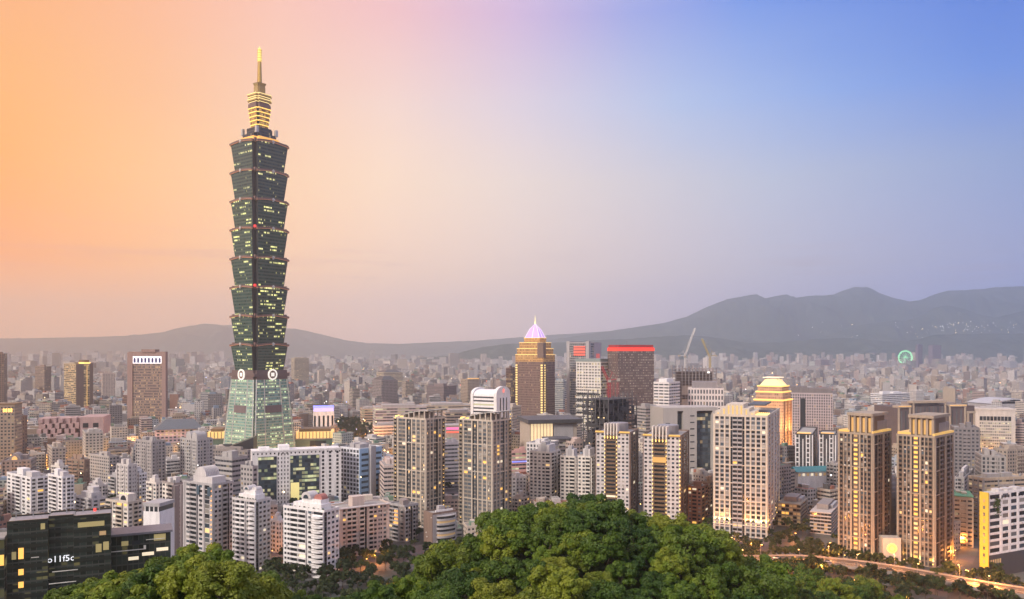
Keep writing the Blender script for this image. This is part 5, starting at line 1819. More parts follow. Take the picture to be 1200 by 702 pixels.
# white office with rounded shoulders
h = House('office_building', 'white office with rounded shoulders and a round red logo, behind the right beige tower', 553.5, 581, 597, 461, 960, 30, 'R', vb=492)
for (a, c, y0, y1, nm) in ((-.5, .42, -.5, .5, 'wall'),):
    b = MB()
    b.col = (.74, .73, .74, .96)
    b.box(-h.L / 2, h.L / 2 - 3, -h.D / 2 + 1, h.D / 2 - 1, 0, h.H - 3, 0, 0, (50, 4.3), 555)
    barrel(b, -h.L / 2, h.L / 2 - 3, -h.D / 2 + 1, h.D / 2 - 1, h.H - 3, 7, 10, 0, 'x')
    b.build('wall', F_RIBLIT, h.root)
b = MB()
b.box(h.L / 2 - 3, h.L / 2 + 1, -h.D / 2, h.D / 2, 0, h.H - 1)
barrel(b, h.L / 2 - 3, h.L / 2 + 1, -h.D / 2, h.D / 2, h.H - 1, 9, 12, 0, 'x')
b.build('end_wall', WHITE, h.root)
for k in range(3):
    y = -h.D * .22 + h.D * .22 * k
    part(h, 'window_slit', WIN['dark'], (h.L / 2 + 1.02, h.L / 2 + 1.25, y - 1, y + 1, 12, h.H - 6))
b = MB()
n = 16
b.face([(h.L / 2 + 1.3, 2.6 * math.cos(2 * PI * k / n), h.H + 2.6 + 2.6 * math.sin(2 * PI * k / n)) for k in range(n)])
b.build('round_logo', lit('logo_red', (1, .25, .2), .9), h.root)
b = MB()
b.box(-h.L / 2 - 2.5, -h.L / 2 + 1, -h.D / 2, h.D / 2, 0, h.H - 2)
barrel(b, -h.L / 2 - 2.5, -h.L / 2 + 1, -h.D / 2, h.D / 2, h.H - 2, 8, 12, 0, 'x')
b.build('end_wall', WHITE, h.root)

# civic halls by the park
for (x0, xc, x1, top, Y, D, lab, paint) in ((437, 440, 500, 478, 1330, 50, 'pale flat civic hall with ribbon windows at the right edge of the dark park', (.46, .40, .40)),
                                            (437, 439, 468, 500, 1170, 30, 'low round-ended white hall among park trees', (.58, .53, .50)),
                                            (494, 498, 556, 476, 1420, 60, 'long beige flat-roofed civic hall behind the left beige tower', (.46, .37, .29)),
                                            (520, 523, 556, 484, 1240, 40, 'beige windowless civic wing between the two beige towers', (.45, .36, .30)),
                                            (420, 424, 445, 480, 1500, 40, 'low orange-lit hall at the back of the park', (.52, .36, .25))):
    h = House('civic_hall', lab, x0, xc, x1, top, Y, 15, 'L', vb=top + 14, D=D)
    office(h, paint, F_RIBLIT if 'ribbon' in lab or 'lit' in lab else F_RIB, cell=(6, 4.6), ww=.96)
    part(h, 'roof_storey', plaster('civic_roof', (.36, .33, .32)), (-h.L * .35, h.L * .3, -h.D * .3, h.D * .3, h.H, h.H + 4))
h = House('shop_building', 'low hall with magenta and red lit front between the two beige towers', 521, 523, 541, 499, 1000, 12, 'L', vb=510, D=20)
part(h, 'wall', BROWNG, (-h.L / 2, h.L / 2, -10, 10, 0, h.H))
part(h, 'magenta_sign', lit('magenta', (1, .2, .5), .8), (-h.L / 2, h.L / 2, -10.5, -10.05, h.H - 5, h.H - 2))
part(h, 'red_sign', lit('sign_redd', (1, .15, .1), .8), (-h.L / 2, h.L / 2, -10.5, -10.05, h.H - 9, h.H - 7))
part(h, 'roof', GREYT, (-h.L / 2 - .5, h.L / 2 + .5, -10.8, 10.5, h.H, h.H + 1))

# pyramid-topped tower
h = House('office_tower', 'brown tower with golden stepped top and violet lit pyramid cap', 604, 636.5, 649, 424, 1200, 34, 'R', vb=488, D=34)
fac_p = facade('pyramid_tower_windows', lit_share=.05, strength=.7, wy=(.15, .8), win=(.05, .03, .028))
office(h, (.20, .14, .12), fac_p, cell=(2.4, 3.7), ww=.6, parapet=0)
# lit corner strip: lamps floor by floor on the near edge
for (f, u) in (('F', h.L - 4), ('F', .6), ('R', 3.0)):
    W_ = 3.2
    b = MB()
    nfl = int(h.H / 3.7)
    for i in range(1, nfl):
        h.fbox(b, f, u, u + W_, .1, .5, i * 3.7, i * 3.7 + 2.1)
    o = b.build('lamp_column', lit('pyr_lamp', (1, .72, .26), 1.0), h.root)
gold = facade('golden_storeys', lit_share=.25, strength=.8, wy=(.2, .7), win=(.08, .04, .02), warm=((1, .6, .2), (1, .75, .35)))
z = h.H
for i, (sc, dz_) in enumerate(((1.0, 11), (.92, 9), (.80, 9), (.56, 7))):
    b = MB()
    b.col = (.50, .30, .12, .5)
    b.box(-h.L / 2 * sc, h.L / 2 * sc, -h.D / 2 * sc, h.D / 2 * sc, z, z + dz_, 0, 0, (2.6, 3.6), 3000 + i * 31)
    st = b.build('golden_storey', gold, h.root)
    part(h, 'lit_cornice', lit('pyr_cornice', (1, .68, .25), .9), (-h.L / 2 * sc - .4, h.L / 2 * sc + .4, -h.D / 2 * sc - .4, h.D / 2 * sc + .4, z + dz_ - .9, z + dz_ + .1), parent=st)
    z += dz_ + .1
part(h, 'notch_shade_block', plaster('dusk_brown', (0, 0, 0)), (h.L * .30, h.L * .5 + .6, -h.D * .5 - .6, -h.D * .3, h.H + 6, h.H + 29))  # solid dark block on the corner, painting the shade of a notch
b = MB()
s_ = .52
b.prism([(-h.L / 2 * s_, -h.D / 2 * s_), (h.L / 2 * s_, -h.D / 2 * s_), (h.L / 2 * s_, h.D / 2 * s_), (-h.L / 2 * s_, h.D / 2 * s_)], z, z + 13, 0, poly1=[(-h.L * .14, -h.D * .14), (h.L * .14, -h.D * .14), (h.L * .14, h.D * .14), (-h.L * .14, h.D * .14)])
b.prism([(-h.L * .14, -h.D * .14), (h.L * .14, -h.D * .14), (h.L * .14, h.D * .14), (-h.L * .14, h.D * .14)], z + 13, z + 21, 0, poly1=[(-.6, -.6), (.6, -.6), (.6, .6), (-.6, .6)])
pc = b.build('pyramid_cap', lit('cap_violet', (.66, .40, 1.0), .72), h.root)
for a, c in ((-1, -1), (1, -1), (1, 1), (-1, 1), (0, -1), (1, 0), (0, 1), (-1, 0)):
    b = MB()
    b.bar((a * h.L / 2 * s_, c * h.D / 2 * s_, z), (a * h.L * .14, c * h.D * .14, z + 13), .55)
    b.bar((a * h.L * .14, c * h.D * .14, z + 13), (0, 0, z + 21), .5)
    b.build('pyramid_rib', lit('cap_white', (1.0, .9, 1.0), .75), pc)
b = MB()
b.cyl(0, 0, 1.4, z + 20.5, z + 24, 8, 0, .8)
b.cyl(0, 0, .7, z + 24, z + 34, 8, 0, .15)
b.build('finial', lit('finial_gold', (1, .85, .4), 1.3), h.root)

# dark-roof lit hall below it
h = House('glass_hall', 'low lit glass hall under a broad dark flat roof, in front of the pyramid-topped tower', 619, 621, 676, 496, 880, 12, 'L', vb=514, D=50)
part(h, 'wall', plaster('hall_wall', (.42, .36, .30)), (-h.L / 2, h.L / 2, -h.D / 2, h.D / 2, 0, h.H))
part(h, 'lit_glass', lit('hall_glow', (1, .74, .42), .85), (-h.L / 2 + .5, -h.L * .02, -h.D / 2 - .4, -h.D / 2 - .03, 3, h.H - 1))
part(h, 'lit_entrance', lit('entrance_glow', (1, .6, .25), 1.4), (-h.L * .36, -h.L * .12, -h.D / 2 - .8, -h.D / 2 - .42, 3, h.H * .55))
for k in range(8):
    x = -h.L / 2 + .5 + (h.L * .48) * k / 7
    part(h, 'mullion', DARKG, (x - .2, x + .2, -h.D / 2 - .95, -h.D / 2 - .42, 2, h.H - .5))
part(h, 'grey_bay', GREYT, (h.L * .0, h.L * .42, -h.D / 2 - .5, -h.D / 2 - .05, 2, h.H - 2))
part(h, 'flat_roof', DARKG, (-h.L / 2 - 3, h.L / 2 + 6, -h.D / 2 - 5, h.D / 2 + 4, h.H, h.H + 4.0))
h = House('office_building', 'low grey building with a dark canopy right of the lit glass hall', 640, 643, 668, 517, 830, 12, 'L', vb=520, D=22)
office(h, (.4, .37, .36), F_RIB, cell=(4, 4), ww=.9)
part(h, 'canopy', DARKG, (-h.L / 2 - 2, h.L / 2 + 2, -h.D / 2 - 3, h.D / 2, h.H + 1.25, h.H + 2.6))

# grey tower with two shafts and red sign
h = House('office_tower', 'grey twin-shaft tower with a red lit sign at the top, right of the pyramid-topped tower', 664.5, 690, 704, 402, 1290, 30, 'R', vb=470)
office(h, (.40, .38, .38), F_CURT, cell=(3.6, 3.8), ww=.8)
part(h, 'side_pier', GREYT, (-h.L / 2 - .6, -h.L / 2 + 5, -h.D / 2 - .8, h.D / 2, 0, h.H + 3), (h.L / 2 - 5, h.L / 2 + .6, -h.D / 2 - .8, -h.D / 2 + 6, 0, h.H + 3))
part(h, 'red_sign', lit('sign_redd', (0, 0, 0), 1), (-h.L * .18, h.L * .34, -h.D / 2 - .9, -h.D / 2 - .3, h.H - 20, h.H - 5))
for k in range(3):
    part(h, 'sign_bar', DARKG, (-h.L * .2, h.L * .36, -h.D / 2 - 1.1, -h.D / 2 - .92, h.H - 17 + k * 4.4, h.H - 15.8 + k * 4.4))
part(h, 'curved_screen', plaster('screen_grey', (.36, .33, .36), .4), (h.L / 2 + .05, h.L / 2 + 1.0, -h.D * .1, h.D * .5, h.H - 26, h.H + 1))
part(h, 'red_glow', lit('dull_red', (.8, .15, .12), .5), (h.L / 2 + 1.02, h.L / 2 + 1.3, h.D * .05, h.D * .35, h.H - 26, h.H - 17))

# white banded office
h = House('office_building', 'white office with dark glass bands and yellow lit middle floors, below the grey sign tower', 675, 704, 741, 425, 1130, 38, 'R', vb=480)
office(h, (.60, .58, .54), facade('white_banded', lit_share=.12, strength=.8, wy=(.3, .78), rows=.3, warm=((1, .8, .35), (1, .9, .5))), cell=(3.2, 4.2), ww=.8)
part(h, 'roof_slab', plaster('green_grey', (.20, .25, .25), .4), (-h.L / 2 - .8, h.L * .5, -h.D / 2 - .8, h.D * .15, h.H + 1.3, h.H + 5.5))
for k in range(9):
    b = MB()
    h.fbox(b, 'F', h.L * (.02 + .12 * k), h.L * (.02 + .12 * k) + .8, .05, .6, h.H * .72, h.H)
    b.build('pilaster', WHITE, h.root)
for k in range(4):
    b = MB()
    z = h.H * (.42 + .07 * k)
    h.fbox(b, 'F', 1, h.L - 1, .05, .5, z, z + 2.4)
    b.build('dark_band', WIN['dark'], h.root)

# brown tower with red crown
h = House('office_tower', 'dark brown gridded tower with a glowing red crown band', 723, 724, 766.5, 411, 1110, 16, 'L', vb=480, D=36)
office(h, (.105, .07, .07), facade('redtop_windows', lit_share=.45, strength=.42, wy=(.25, .72), win=(.07, .06, .055), warm=((.8, .62, .45), (1, .9, .75))), cell=(2.5, 3.6), ww=.6, parapet=0)
part(h, 'red_crown', lit('crown_red', (1, .05, .03), 1.3), (-h.L / 2 - .3, h.L / 2 + .3, -h.D / 2 - .3, h.D / 2 + .3, h.H - .3, h.H + 4.2))
part(h, 'crown_top', plaster('dull_red_panel', (.3, .03, .03)), (-h.L / 2 + .8, h.L / 2 - .8, -h.D / 2 + .8, h.D / 2 - .8, h.H + 4.2, h.H + 8))
b = MB()
b.bar((-6, 0, h.H + 8), (-6, 0, h.H + 14), .4)
b.build('mast', M_STEEL, h.root)
part(h, 'red_sign', lit('dull_red', (0, 0, 0), 1), (h.L * .05, h.L * .35, -h.D / 2 - .8, -h.D / 2 - .05, 12, 20))

# tower under construction in dark netting
h = House('construction_tower', 'unfinished dark steel frame wrapped in black netting, in front of the red-crowned tower', 683.5, 713, 746, 466, 800, 42, 'R', vb=515)
NET = plaster('black_netting', (.035, .035, .04), .8, .4)
fl = 4.0
nf = int(h.H / fl)
FR = plaster('dark_steel', (.11, .105, .11), .6, .3)
part(h, 'core', NET, (-h.L * .30, h.L * .30, -h.D * .30, h.D * .30, 0, h.H - 3))
b = MB()
for i in range(nf + 1):
    b.box(-h.L / 2, h.L / 2, -h.D / 2, h.D / 2, i * fl - .3, i * fl)
b.build('floor_decks', NET, h.root)
for i in range(7):
    for j in range(7):
        if 0 < i < 6 and 0 < j < 6:
            continue
        x, y = -h.L / 2 + h.L * i / 6, -h.D / 2 + h.D * j / 6
        part(h, 'column', FR, (x - .4, x + .4, y - .4, y + .4, 0, h.H + h.rng.uniform(0, 7)))
b = MB()
for f in ('F', 'R'):
    W_ = h.fw(f)
    for i in range(nf):
        n = 10
        for q in range(n):
            if h.rng.random() < .38:
                h.fbox(b, f, W_ * q / n, W_ * (q + 1) / n, .42, .5, i * fl, i * fl + fl * h.rng.choice([.55, 1, 1]))
b.build('netting', NET, h.root)
for k in range(14):
    f = h.rng.choice('FR')
    b = MB()
    u = h.rng.uniform(2, h.fw(f) - 3)
    z = h.rng.randrange(2, nf) * fl + 1.5
    h.fbox(b, f, u, u + 1.6, .55, .7, z, z + 1.0)
    b.build('work_light', M_WARM, h.root)
for k, x in enumerate((-.1, .12, .3)):
    b = MB()
    for q in range(6):
        z0 = h.H + q * 2.4
        for (a, c) in ((-1, -1), (1, -1), (1, 1), (-1, 1)):
            b.bar((h.L * x + a, c, z0), (h.L * x + a, c, z0 + 2.4), .16)
        b.bar((h.L * x - 1, -1, z0), (h.L * x + 1, -1, z0 + 2.4), .12)
        b.bar((h.L * x + 1, -1, z0), (h.L * x + 1, 1, z0 + 2.4), .12)
    b.build('hoist_mast', plaster('crane_red', (.35, .05, .06), .5), h.root)


def tower_crane(lab, px, py0, py1, Y, jib, m, tilt):
    """lattice mast with cab, luffing jib, counter jib"""
    x, z0, z1 = PX(px, Y), PZ(py0, Y), PZ(py1, Y)
    r = empty('tower_crane', (x, Y, z0), 0, lab, 'crane', 'tower cranes')
    b = MB()
    n = max(4, int((z1 - z0) / 3))
    w = 1.1
    for k in range(n):
        a, c = (z1 - z0) * k / n, (z1 - z0) * (k + 1) / n
        for (p, q) in ((-w, -w), (w, -w), (w, w), (-w, w)):
            b.bar((p, q, a), (p, q, c), .34)
        for (p, q, s, t) in ((-w, -w, w, -w), (w, -w, w, w), (w, w, -w, w), (-w, w, -w, -w)):
            b.bar((p, q, a), (s, t, c), .25)
    b.build('mast', m, r)
    zt_ = z1 - z0
    part_ = MB()
    part_.box(-1.6, 1.6, -1.6, 1.6, zt_, zt_ + 2.6)
    part_.build('cab', plaster('crane_cab', (.35, .32, .28)), r)
    jx, jz = (PX(jib[0], Y) - x), PZ(jib[1], Y) - z0
    L_ = math.hypot(jx, jz - zt_)
    d = Vector((jx / L_, 0, (jz - zt_) / L_))
    nrm = Vector((-d.z, 0, d.x))
    b = MB()
    nseg = 14
    base = Vector((0, 0, zt_ + 1.5))
    for k in range(nseg):
        p, q = base + d * (L_ * k / nseg), base + d * (L_ * (k + 1) / nseg)
        hw = 1.0
        b.bar(p + Vector((0, -hw, 0)), q + Vector((0, -hw, 0)), .38)
        b.bar(p + Vector((0, hw, 0)), q + Vector((0, hw, 0)), .38)
        b.bar(p + nrm * 1.7, q + nrm * 1.7, .38)
        b.bar(p + Vector((0, -hw, 0)), q + nrm * 1.7, .14)
        b.bar(p + nrm * 1.7, q + Vector((0, hw, 0)), .14)
    b.build('jib', m, r)
    s = -1 if jx > 0 else 1
    b = MB()
    b.bar((0, 0, zt_ + 2), (s * 9, 0, zt_ + 3.5), .5)
    b.bar((0, 0, zt_ + 2.6), (s * 3, 0, zt_ + 10), .3)
    b.bar((s * 3, 0, zt_ + 10), (s * 9, 0, zt_ + 3.5), .15)
    b.bar((s * 3, 0, zt_ + 10), base + d * L_, .14)
    b.build('counter_jib', m, r)
    b = MB()
    b.box(s * 9 - 1.6, s * 9 + 1.6, -1.2, 1.2, zt_ + 1.2, zt_ + 4)
    b.build('counterweight', plaster('crane_cab', (0, 0, 0)), r)
    return r


tower_crane('red tower crane on the black-netted unfinished tower', 714, 466, 448, 800, (706, 431), plaster('crane_red', (0, 0, 0)), 0)
tower_crane('pale grey crane with a long jib leaning right above the unfinished grey frame', 803, 431, 419, 1200, (815, 386), plaster('crane_white', (.55, .55, .55), .5), 0)
tower_crane('yellow-grey crane with its jib leaning left above the unfinished grey frame', 832, 431, 419, 1200, (823, 398), plaster('crane_yellow', (.42, .34, .14), .5), 0)

# unfinished grey frame under the two cranes
h = House('construction_tower', 'unfinished grey concrete frame with two tower cranes on top', 797, 799, 840, 432, 1200, 14, 'L', vb=452, D=34)
FRG = plaster('raw_concrete', (.26, .23, .22))
fl = 4.2
nf = int(h.H / fl)
part(h, 'core', plaster('dusk_brown', (0, 0, 0)), (-h.L / 2 + 5, h.L / 2 - 5, -h.D / 2 + 5, h.D / 2 - 5, 0, h.H - 6))
b = MB()
for i in range(nf + 1):
    b.box(-h.L / 2, h.L / 2, -h.D / 2, h.D / 2, i * fl, i * fl + .7)
b.build('floor_decks', FRG, h.root)
for i in range(11):
    for y in (-h.D / 2, h.D / 2 - 1):
        x = -h.L / 2 + (h.L - 1) * i / 10
        part(h, 'column', FRG, (x, x + 1, y - .01, y + 1, 0, h.H + h.rng.uniform(.5, 4)))
for k in range(3):
    part(h, 'scaffold_screen', plaster('scaffold_tan', (.34, .29, .25)), (-h.L / 2 - .5, h.L / 2 + .5, -h.D / 2 - .7, -h.D / 2 - .2, h.H * (.3 + .18 * k), h.H * (.42 + .18 * k)))
part(h, 'work_light', M_WHITE, (h.L * .22, h.L * .28, -h.D / 2 - 1.5, -h.D / 2 - .9, h.H - 7, h.H - 4.5))

# grey open-frame tower
h = House('office_tower', 'grey open-frame tower with a tall dark glass void, left of the pale grid tower', 776, 777, 841, 478, 800, 12, 'L', vb=555, D=34)
GG = plaster('warm_grey_panel', (.40, .37, .345), .7, .15)
fx = lambda px: -h.L / 2 + h.L * (px - 776) / 65
part(h, 'frame', GG, (fx(776), fx(793), -17, 17, 0, h.H), (fx(800), fx(816), -17, 17, 0, h.H), (fx(835), fx(841), -17, 17, 0, h.H), (fx(793) - .01, fx(835) + .01, -16.9, 16.9, h.H - 3.5, h.H - .01))
b = MB()
b.col = (.05, .055, .06, .95)
b.box(fx(816), fx(835), -12, 14, 0, h.H - 6, 0, 0, (3, 4), 5100)
b.build('glass_wall', F_CURT, h.root)
b = MB()
b.col = (.05, .055, .06, .95)
b.box(fx(793), fx(800), -12, 14, 0, h.H - 6, 0, 0, (3, 4), 5200)
b.build('glass_wall', F_CURT, h.root)
for k in range(9):
    z = h.H - 9 - k * 6.5
    part(h, 'slot_window', WIN['dark'], (fx(808), fx(813), -17.2, -16.95, z, z + 1.1))
    if k < 4:
        part(h, 'slot_window', WIN['dark'], (fx(779), fx(784), -17.2, -16.95, z - 8, z - 6.2))
part(h, 'lit_lobby', M_GOLDDIM, (fx(817), fx(834), -12.4, -12.05, 8, 13))
part(h, 'dark_beam', DARKG, (fx(816) + .05, fx(835) - .05, -13.2, -12.45, 13, 22))

# white square-window office and slab pair
h = House('office_building', 'white office with tall arched windows under a grey roof storey, below the yellow crane', 806, 848, 852, 456, 1030, 14, 'R', vb=478)
office(h, (.62, .56, .55), facade('tall_arches', lit_share=.12, strength=.6, wy=(.2, .85)), cell=(3.6, 7.5), ww=.5)
part(h, 'roof_storey', plaster('grey_roof_storey', (.24, .22, .23)), (-h.L / 2 + 5, h.L / 2 - 8, -h.D / 2 + 2, h.D / 2 - 2, h.H, h.H + 9))
h = House('office_building', 'white slab office with horizontal window bands, right of the red-crowned tower', 766, 784, 797, 449, 1000, 36, 'R', vb=480)
office(h, (.66, .63, .62), F_RIB, cell=(7, 3.9), ww=.85)
part(h, 'roof_block', WHITE, (-h.L * .3, h.L * .2, -h.D * .3, h.D * .3, h.H, h.H + 5))

# golden floodlit tower
h = House('hotel_tower', 'golden floodlit tower with tiered top, behind the pale grid tower', 884, 918, 931, 470, 900, 36, 'R', vb=522, D=32)
gt = facade('golden_tower_wall', lit_share=.25, strength=.6, wy=(.25, .7), win=(.10, .05, .04), warm=((1, .6, .2), (1, .75, .4)))
office(h, (.50, .31, .20), gt, cell=(2.6, 3.4), ww=.5, parapet=0)
z = h.H
GC = lit('hotel_cornice', (1, .62, .16), 1.4)
for i, (sc, dz_) in enumerate(((.92, 9), (.82, 6.5))):
    part(h, 'lit_cornice', GC, (-h.L / 2 * sc - 2.2, h.L / 2 * sc + 2.2, -h.D / 2 * sc - 2.2, h.D / 2 * sc + 2.2, z, z + 1.3))
    b = MB()
    b.col = (.52, .33, .22, .55)
    b.box(-h.L / 2 * sc, h.L / 2 * sc, -h.D / 2 * sc, h.D / 2 * sc, z + 1.3, z + dz_, 0, 0, (2.4, 3.2), 700 + i * 99)
    b.build('upper_storey', gt, h.root)
    z += dz_ + .02
part(h, 'lit_cornice', GC, (-h.L * .43, h.L * .43, -h.D * .43, h.D * .43, z, z + 1.2))
b = MB()
b.prism([(-h.L * .36, -h.D * .36), (h.L * .36, -h.D * .36), (h.L * .36, h.D * .36), (-h.L * .36, h.D * .36)], z + 1.2, z + 8, poly1=[(-h.L * .22, -h.D * .22), (h.L * .22, -h.D * .22), (h.L * .22, h.D * .22), (-h.L * .22, h.D * .22)])
b.build('dome_roof', lit('dome_cream', (1, .74, .36), 1.0), h.root)
part(h, 'roof_ring', lit('ring_cream', (1, .85, .6), .8), (-h.L * .28, h.L * .28, -h.D * .28, h.D * .28, z + 9.5, z + 10.8))
for a in (-1, 1):
    for c in (-1, 1):
        part(h, 'ring_post', BRONZE, (a * h.L * .2 - .5, a * h.L * .2 + .5, c * h.D * .2 - .5, c * h.D * .2 + .5, z + 7.9, z + 9.5))
for k in range(3):
    b = MB()
    h.fbox(b, 'R', h.D * (.1 + .35 * k), h.D * (.1 + .35 * k) + 1.4, .05, .9, 0, h.H)
    b.build('pilaster', plaster('red_stone', (.36, .17, .11)), h.root)
Mw = Matrix.Translation((h.cx, h.cy, 0)) @ Matrix.Rotation(h.rz, 4, 'Z')
for f, u in (('F', .25), ('F', .75), ('R', .25), ('R', .75)):
    W_ = h.fw(f)
    spot('floodlight', Mw @ Vector(h.fpt(f, W_ * u, 9, 3)), Mw @ Vector(h.fpt(f, W_ * u, 0, 24)), 300000, (1, .55, .12), 80, .9, 1.0)
    spot('floodlight', Mw @ Vector(h.fpt(f, W_ * u, 7, 44)), Mw @ Vector(h.fpt(f, W_ * u, 0, h.H)), 90000, (1, .6, .2), 90, .9, 1.0)

# grey-lilac L-shaped office
h = House('office_building', 'grey-lilac office with dense square window grid and dark roof storey, right of golden tower', 926, 976, 988, 462, 1010, 20, 'R', vb=510)
office(h, (.40, .35, .37), F_GRID, cell=(2.8, 3.5), ww=.55)
part(h, 'roof_storey', plaster('dark_roof_storey', (.16, .145, .15)), (-h.L / 2 + 1.2, h.L / 2 - 1.2, -h.D / 2 + 2, h.D / 2 - 2, h.H, h.H + 7), (-h.L / 2 - 1, -h.L * .1, -h.D / 2 + 4, h.D / 2, h.H + 7.01, h.H + 9))
part(h, 'recess_shade_sheet', WIN['dark'], (-h.L * .26, -h.L * .14, -h.D / 2 - .25, -h.D / 2 - .03, 10, h.H - 6))  # dark sheet on the flat wall, painting the shade of a recess

# black and white striped condos
for (x0, xc, x1, lab) in ((932, 952, 958, 'black and white striped condo, left one behind the teal roofed hall'), (960, 979, 986, 'black and white striped condo, right one behind the teal roofed hall')):
    h = House('apartment_tower', lab, x0, xc, x1, 510, 780, 24, 'R', vb=545, cat='apartment tower', group='striped condo pair')
    office(h, (.05, .05, .055), F_APT, cell=(3.2, 3.2), ww=.8)
    for u in (0, .2, .42, .62, .82, .97):
        b = MB()
        h.fbox(b, 'F', h.L * u, h.L * u + .9, .1, .7, 0, h.H - (4 if u in (.42,) else 0))
        b.build('white_pier', WHITE, h.root)
    for u in (0, .5, .95):
        b = MB()
        h.fbox(b, 'R', h.D * u, h.D * u + .9, .1, .7, 0, h.H)
        b.build('white_pier', WHITE, h.root)
    for i in range(1, 13):
        b = MB()
        for (u, w) in ((.04, .15), (.66, .15)):
            h.fbox(b, 'F', h.L * u, h.L * (u + w), .1, .5, i * 4.6, i * 4.6 + 1.0)
        b.build('white_band', WHITE, h.root)
    part(h, 'lit_cornice', M_GOLDDIM, (-h.L * .4, h.L * .4, -h.D * .52, -h.D * .4, h.H + 1.3, h.H + 2.0))
# teal roofed hall
h = House('market_hall', 'low hall with a long turquoise gabled roof', 932, 934, 974, 552.5, 745, 10, 'L', vb=573, D=14)
part(h, 'wall', WHITE, (-h.L / 2 + 1, h.L / 2 - 1, -7, 7, 0, h.H))
for k in range(8):
    x = -h.L / 2 + 2.5 + (h.L - 5) * k / 7
    part(h, 'window', WIN['pale' if k % 2 else 'dim'], (x - 1.2, x + 1.2, -7.25, -7.02, h.H - 4.5, h.H - 2))
b = MB()
for (ya, za, yb, zb) in ((-8.5, h.H - .5, 0, h.H + 3.5), (8.5, h.H - .5, 0, h.H + 3.5)):
    p = [(-h.L / 2 - 1, ya, za), (h.L / 2 + 1, ya, za), (h.L / 2 + 1, yb, zb), (-h.L / 2 - 1, yb, zb)]
    b.face(p if ya < 0 else p[::-1])
for x, s_ in ((-h.L / 2 - 1, 1), (h.L / 2 + 1, -1)):
    b.face([(x, -8.5, h.H - .5), (x, 0, h.H + 3.5), (x, 8.5, h.H - .5)][::s_])
b.build('gabled_roof', plaster('turquoise_roof', (.04, .23, .25), .5, .2), h.root)

# brown U-shaped complex with three portals
h = House('office_building', 'dark brown complex with three tall cream-framed portals, behind the gold twin towers', 1050, 1052, 1142, 477, 930, 14, 'L', vb=515, D=40)
part(h, 'wall', plaster('dark_umber', (.10, .08, .085)), (-h.L / 2, h.L / 2, -h.D / 2, h.D / 2, 0, h.H))
for (a, c, z) in ((0, .16, -1), (.19, .62, 4), (.66, .88, -1), (.9, 1.0, -9)):
    x0_, x1_ = -h.L / 2 + h.L * a, -h.L / 2 + h.L * c
    yy = -h.D / 2 - (1.2 if c - a < .3 else .8)
    part(h, 'portal_frame', plaster('portal_tan', (.36, .30, .24)), (x0_, x0_ + 2.0, yy, -h.D / 2 - .02, 0, h.H + z), (x1_ - 2.0, x1_, yy, -h.D / 2 - .02, 0, h.H + z), (x0_ - .5, x1_ + .5, yy - .3, -h.D / 2 + 8, h.H + z, h.H + z + 2.6))
    for k in range(int((c - a) * h.L / 6)):
        x = x0_ + 4 + k * 6
        if x < x1_ - 3:
            part(h, 'window_strip', WIN['grey'], (x, x + 1.6, -h.D / 2 - .3, -h.D / 2 - .03, 5, h.H + z - 4))
part(h, 'roof_light', M_GOLDDIM, (-h.L / 2, -h.L * .34, -h.D / 2 - 1.8, -h.D / 2 - 1.52, h.H + .4, h.H + 1.2), (h.L * .16, h.L * .38, -h.D / 2 - 1.8, -h.D / 2 - 1.52, h.H + .4, h.H + 1.2))
rooftop(h, BROWNG, n=3, tanks=0)

# white office with bands at the right
h = House('office_building', 'off-white office slab with a dark clerestory row and yellow lit middle floors, right edge', 1143, 1190, 1196, 481, 1010, 14, 'R', vb=522)
part(h, 'wall', plaster('off_white', (.50, .46, .43)), (-h.L / 2, h.L / 2, -h.D / 2, h.D / 2, 0, h.H))
b = MB()
b.col = (.48, .45, .42, .66)
b.box(-h.L * .40, h.L * .40, -h.D / 2 - .6, -h.D / 2, 4, h.H * .78, 0, 0, (2.4, 3.7), 6400)
b.build('window_grid', F_RIBLIT, h.root)
for k in range(9):
    x = -h.L * .40 + h.L * .8 * (k + .5) / 9
    part(h, 'clerestory', WIN['dark'], (x - h.L * .036, x + h.L * .036, -h.D / 2 - .3, -h.D / 2 - .02, h.H * .80, h.H * .88))
part(h, 'roof_edge', plaster('off_white', (0, 0, 0)), (-h.L / 2 - .8, h.L / 2 + .8, -h.D / 2 - .8, h.D / 2 + .8, h.H, h.H + 2))
rooftop(h, GREYT, n=3, tanks=0)

# curved stadium roof at the far right
h = House('stadium', 'low curved grey stadium roof at the right edge beyond the off-white office', 1160, 1162, 1215, 471, 1500, 10, 'L', vb=474, D=60)
part(h, 'wall', GREYT, (-h.L / 2, h.L / 2, -30, 30, 0, h.H - 4))
b = MB()
n = 14
for k in range(n):
    a0, a1 = k / n, (k + 1) / n
    f_ = lambda a: h.H - 3.5 + 9 * math.sin(PI * a)
    x0_, x1_ = -h.L / 2 - 2 + (h.L + 4) * a0, -h.L / 2 - 2 + (h.L + 4) * a1
    b.face([(x0_, -32, f_(a0)), (x1_, -32, f_(a1)), (x1_, 32, f_(a1)), (x0_, 32, f_(a0))])
    b.face([(x0_, -32, f_(a0) - 2), (x1_, -32, f_(a1) - 2), (x1_, -32, f_(a1)), (x0_, -32, f_(a0))])
b.build('curved_roof', plaster('pale_roof', (.42, .42, .44), .5), h.root)

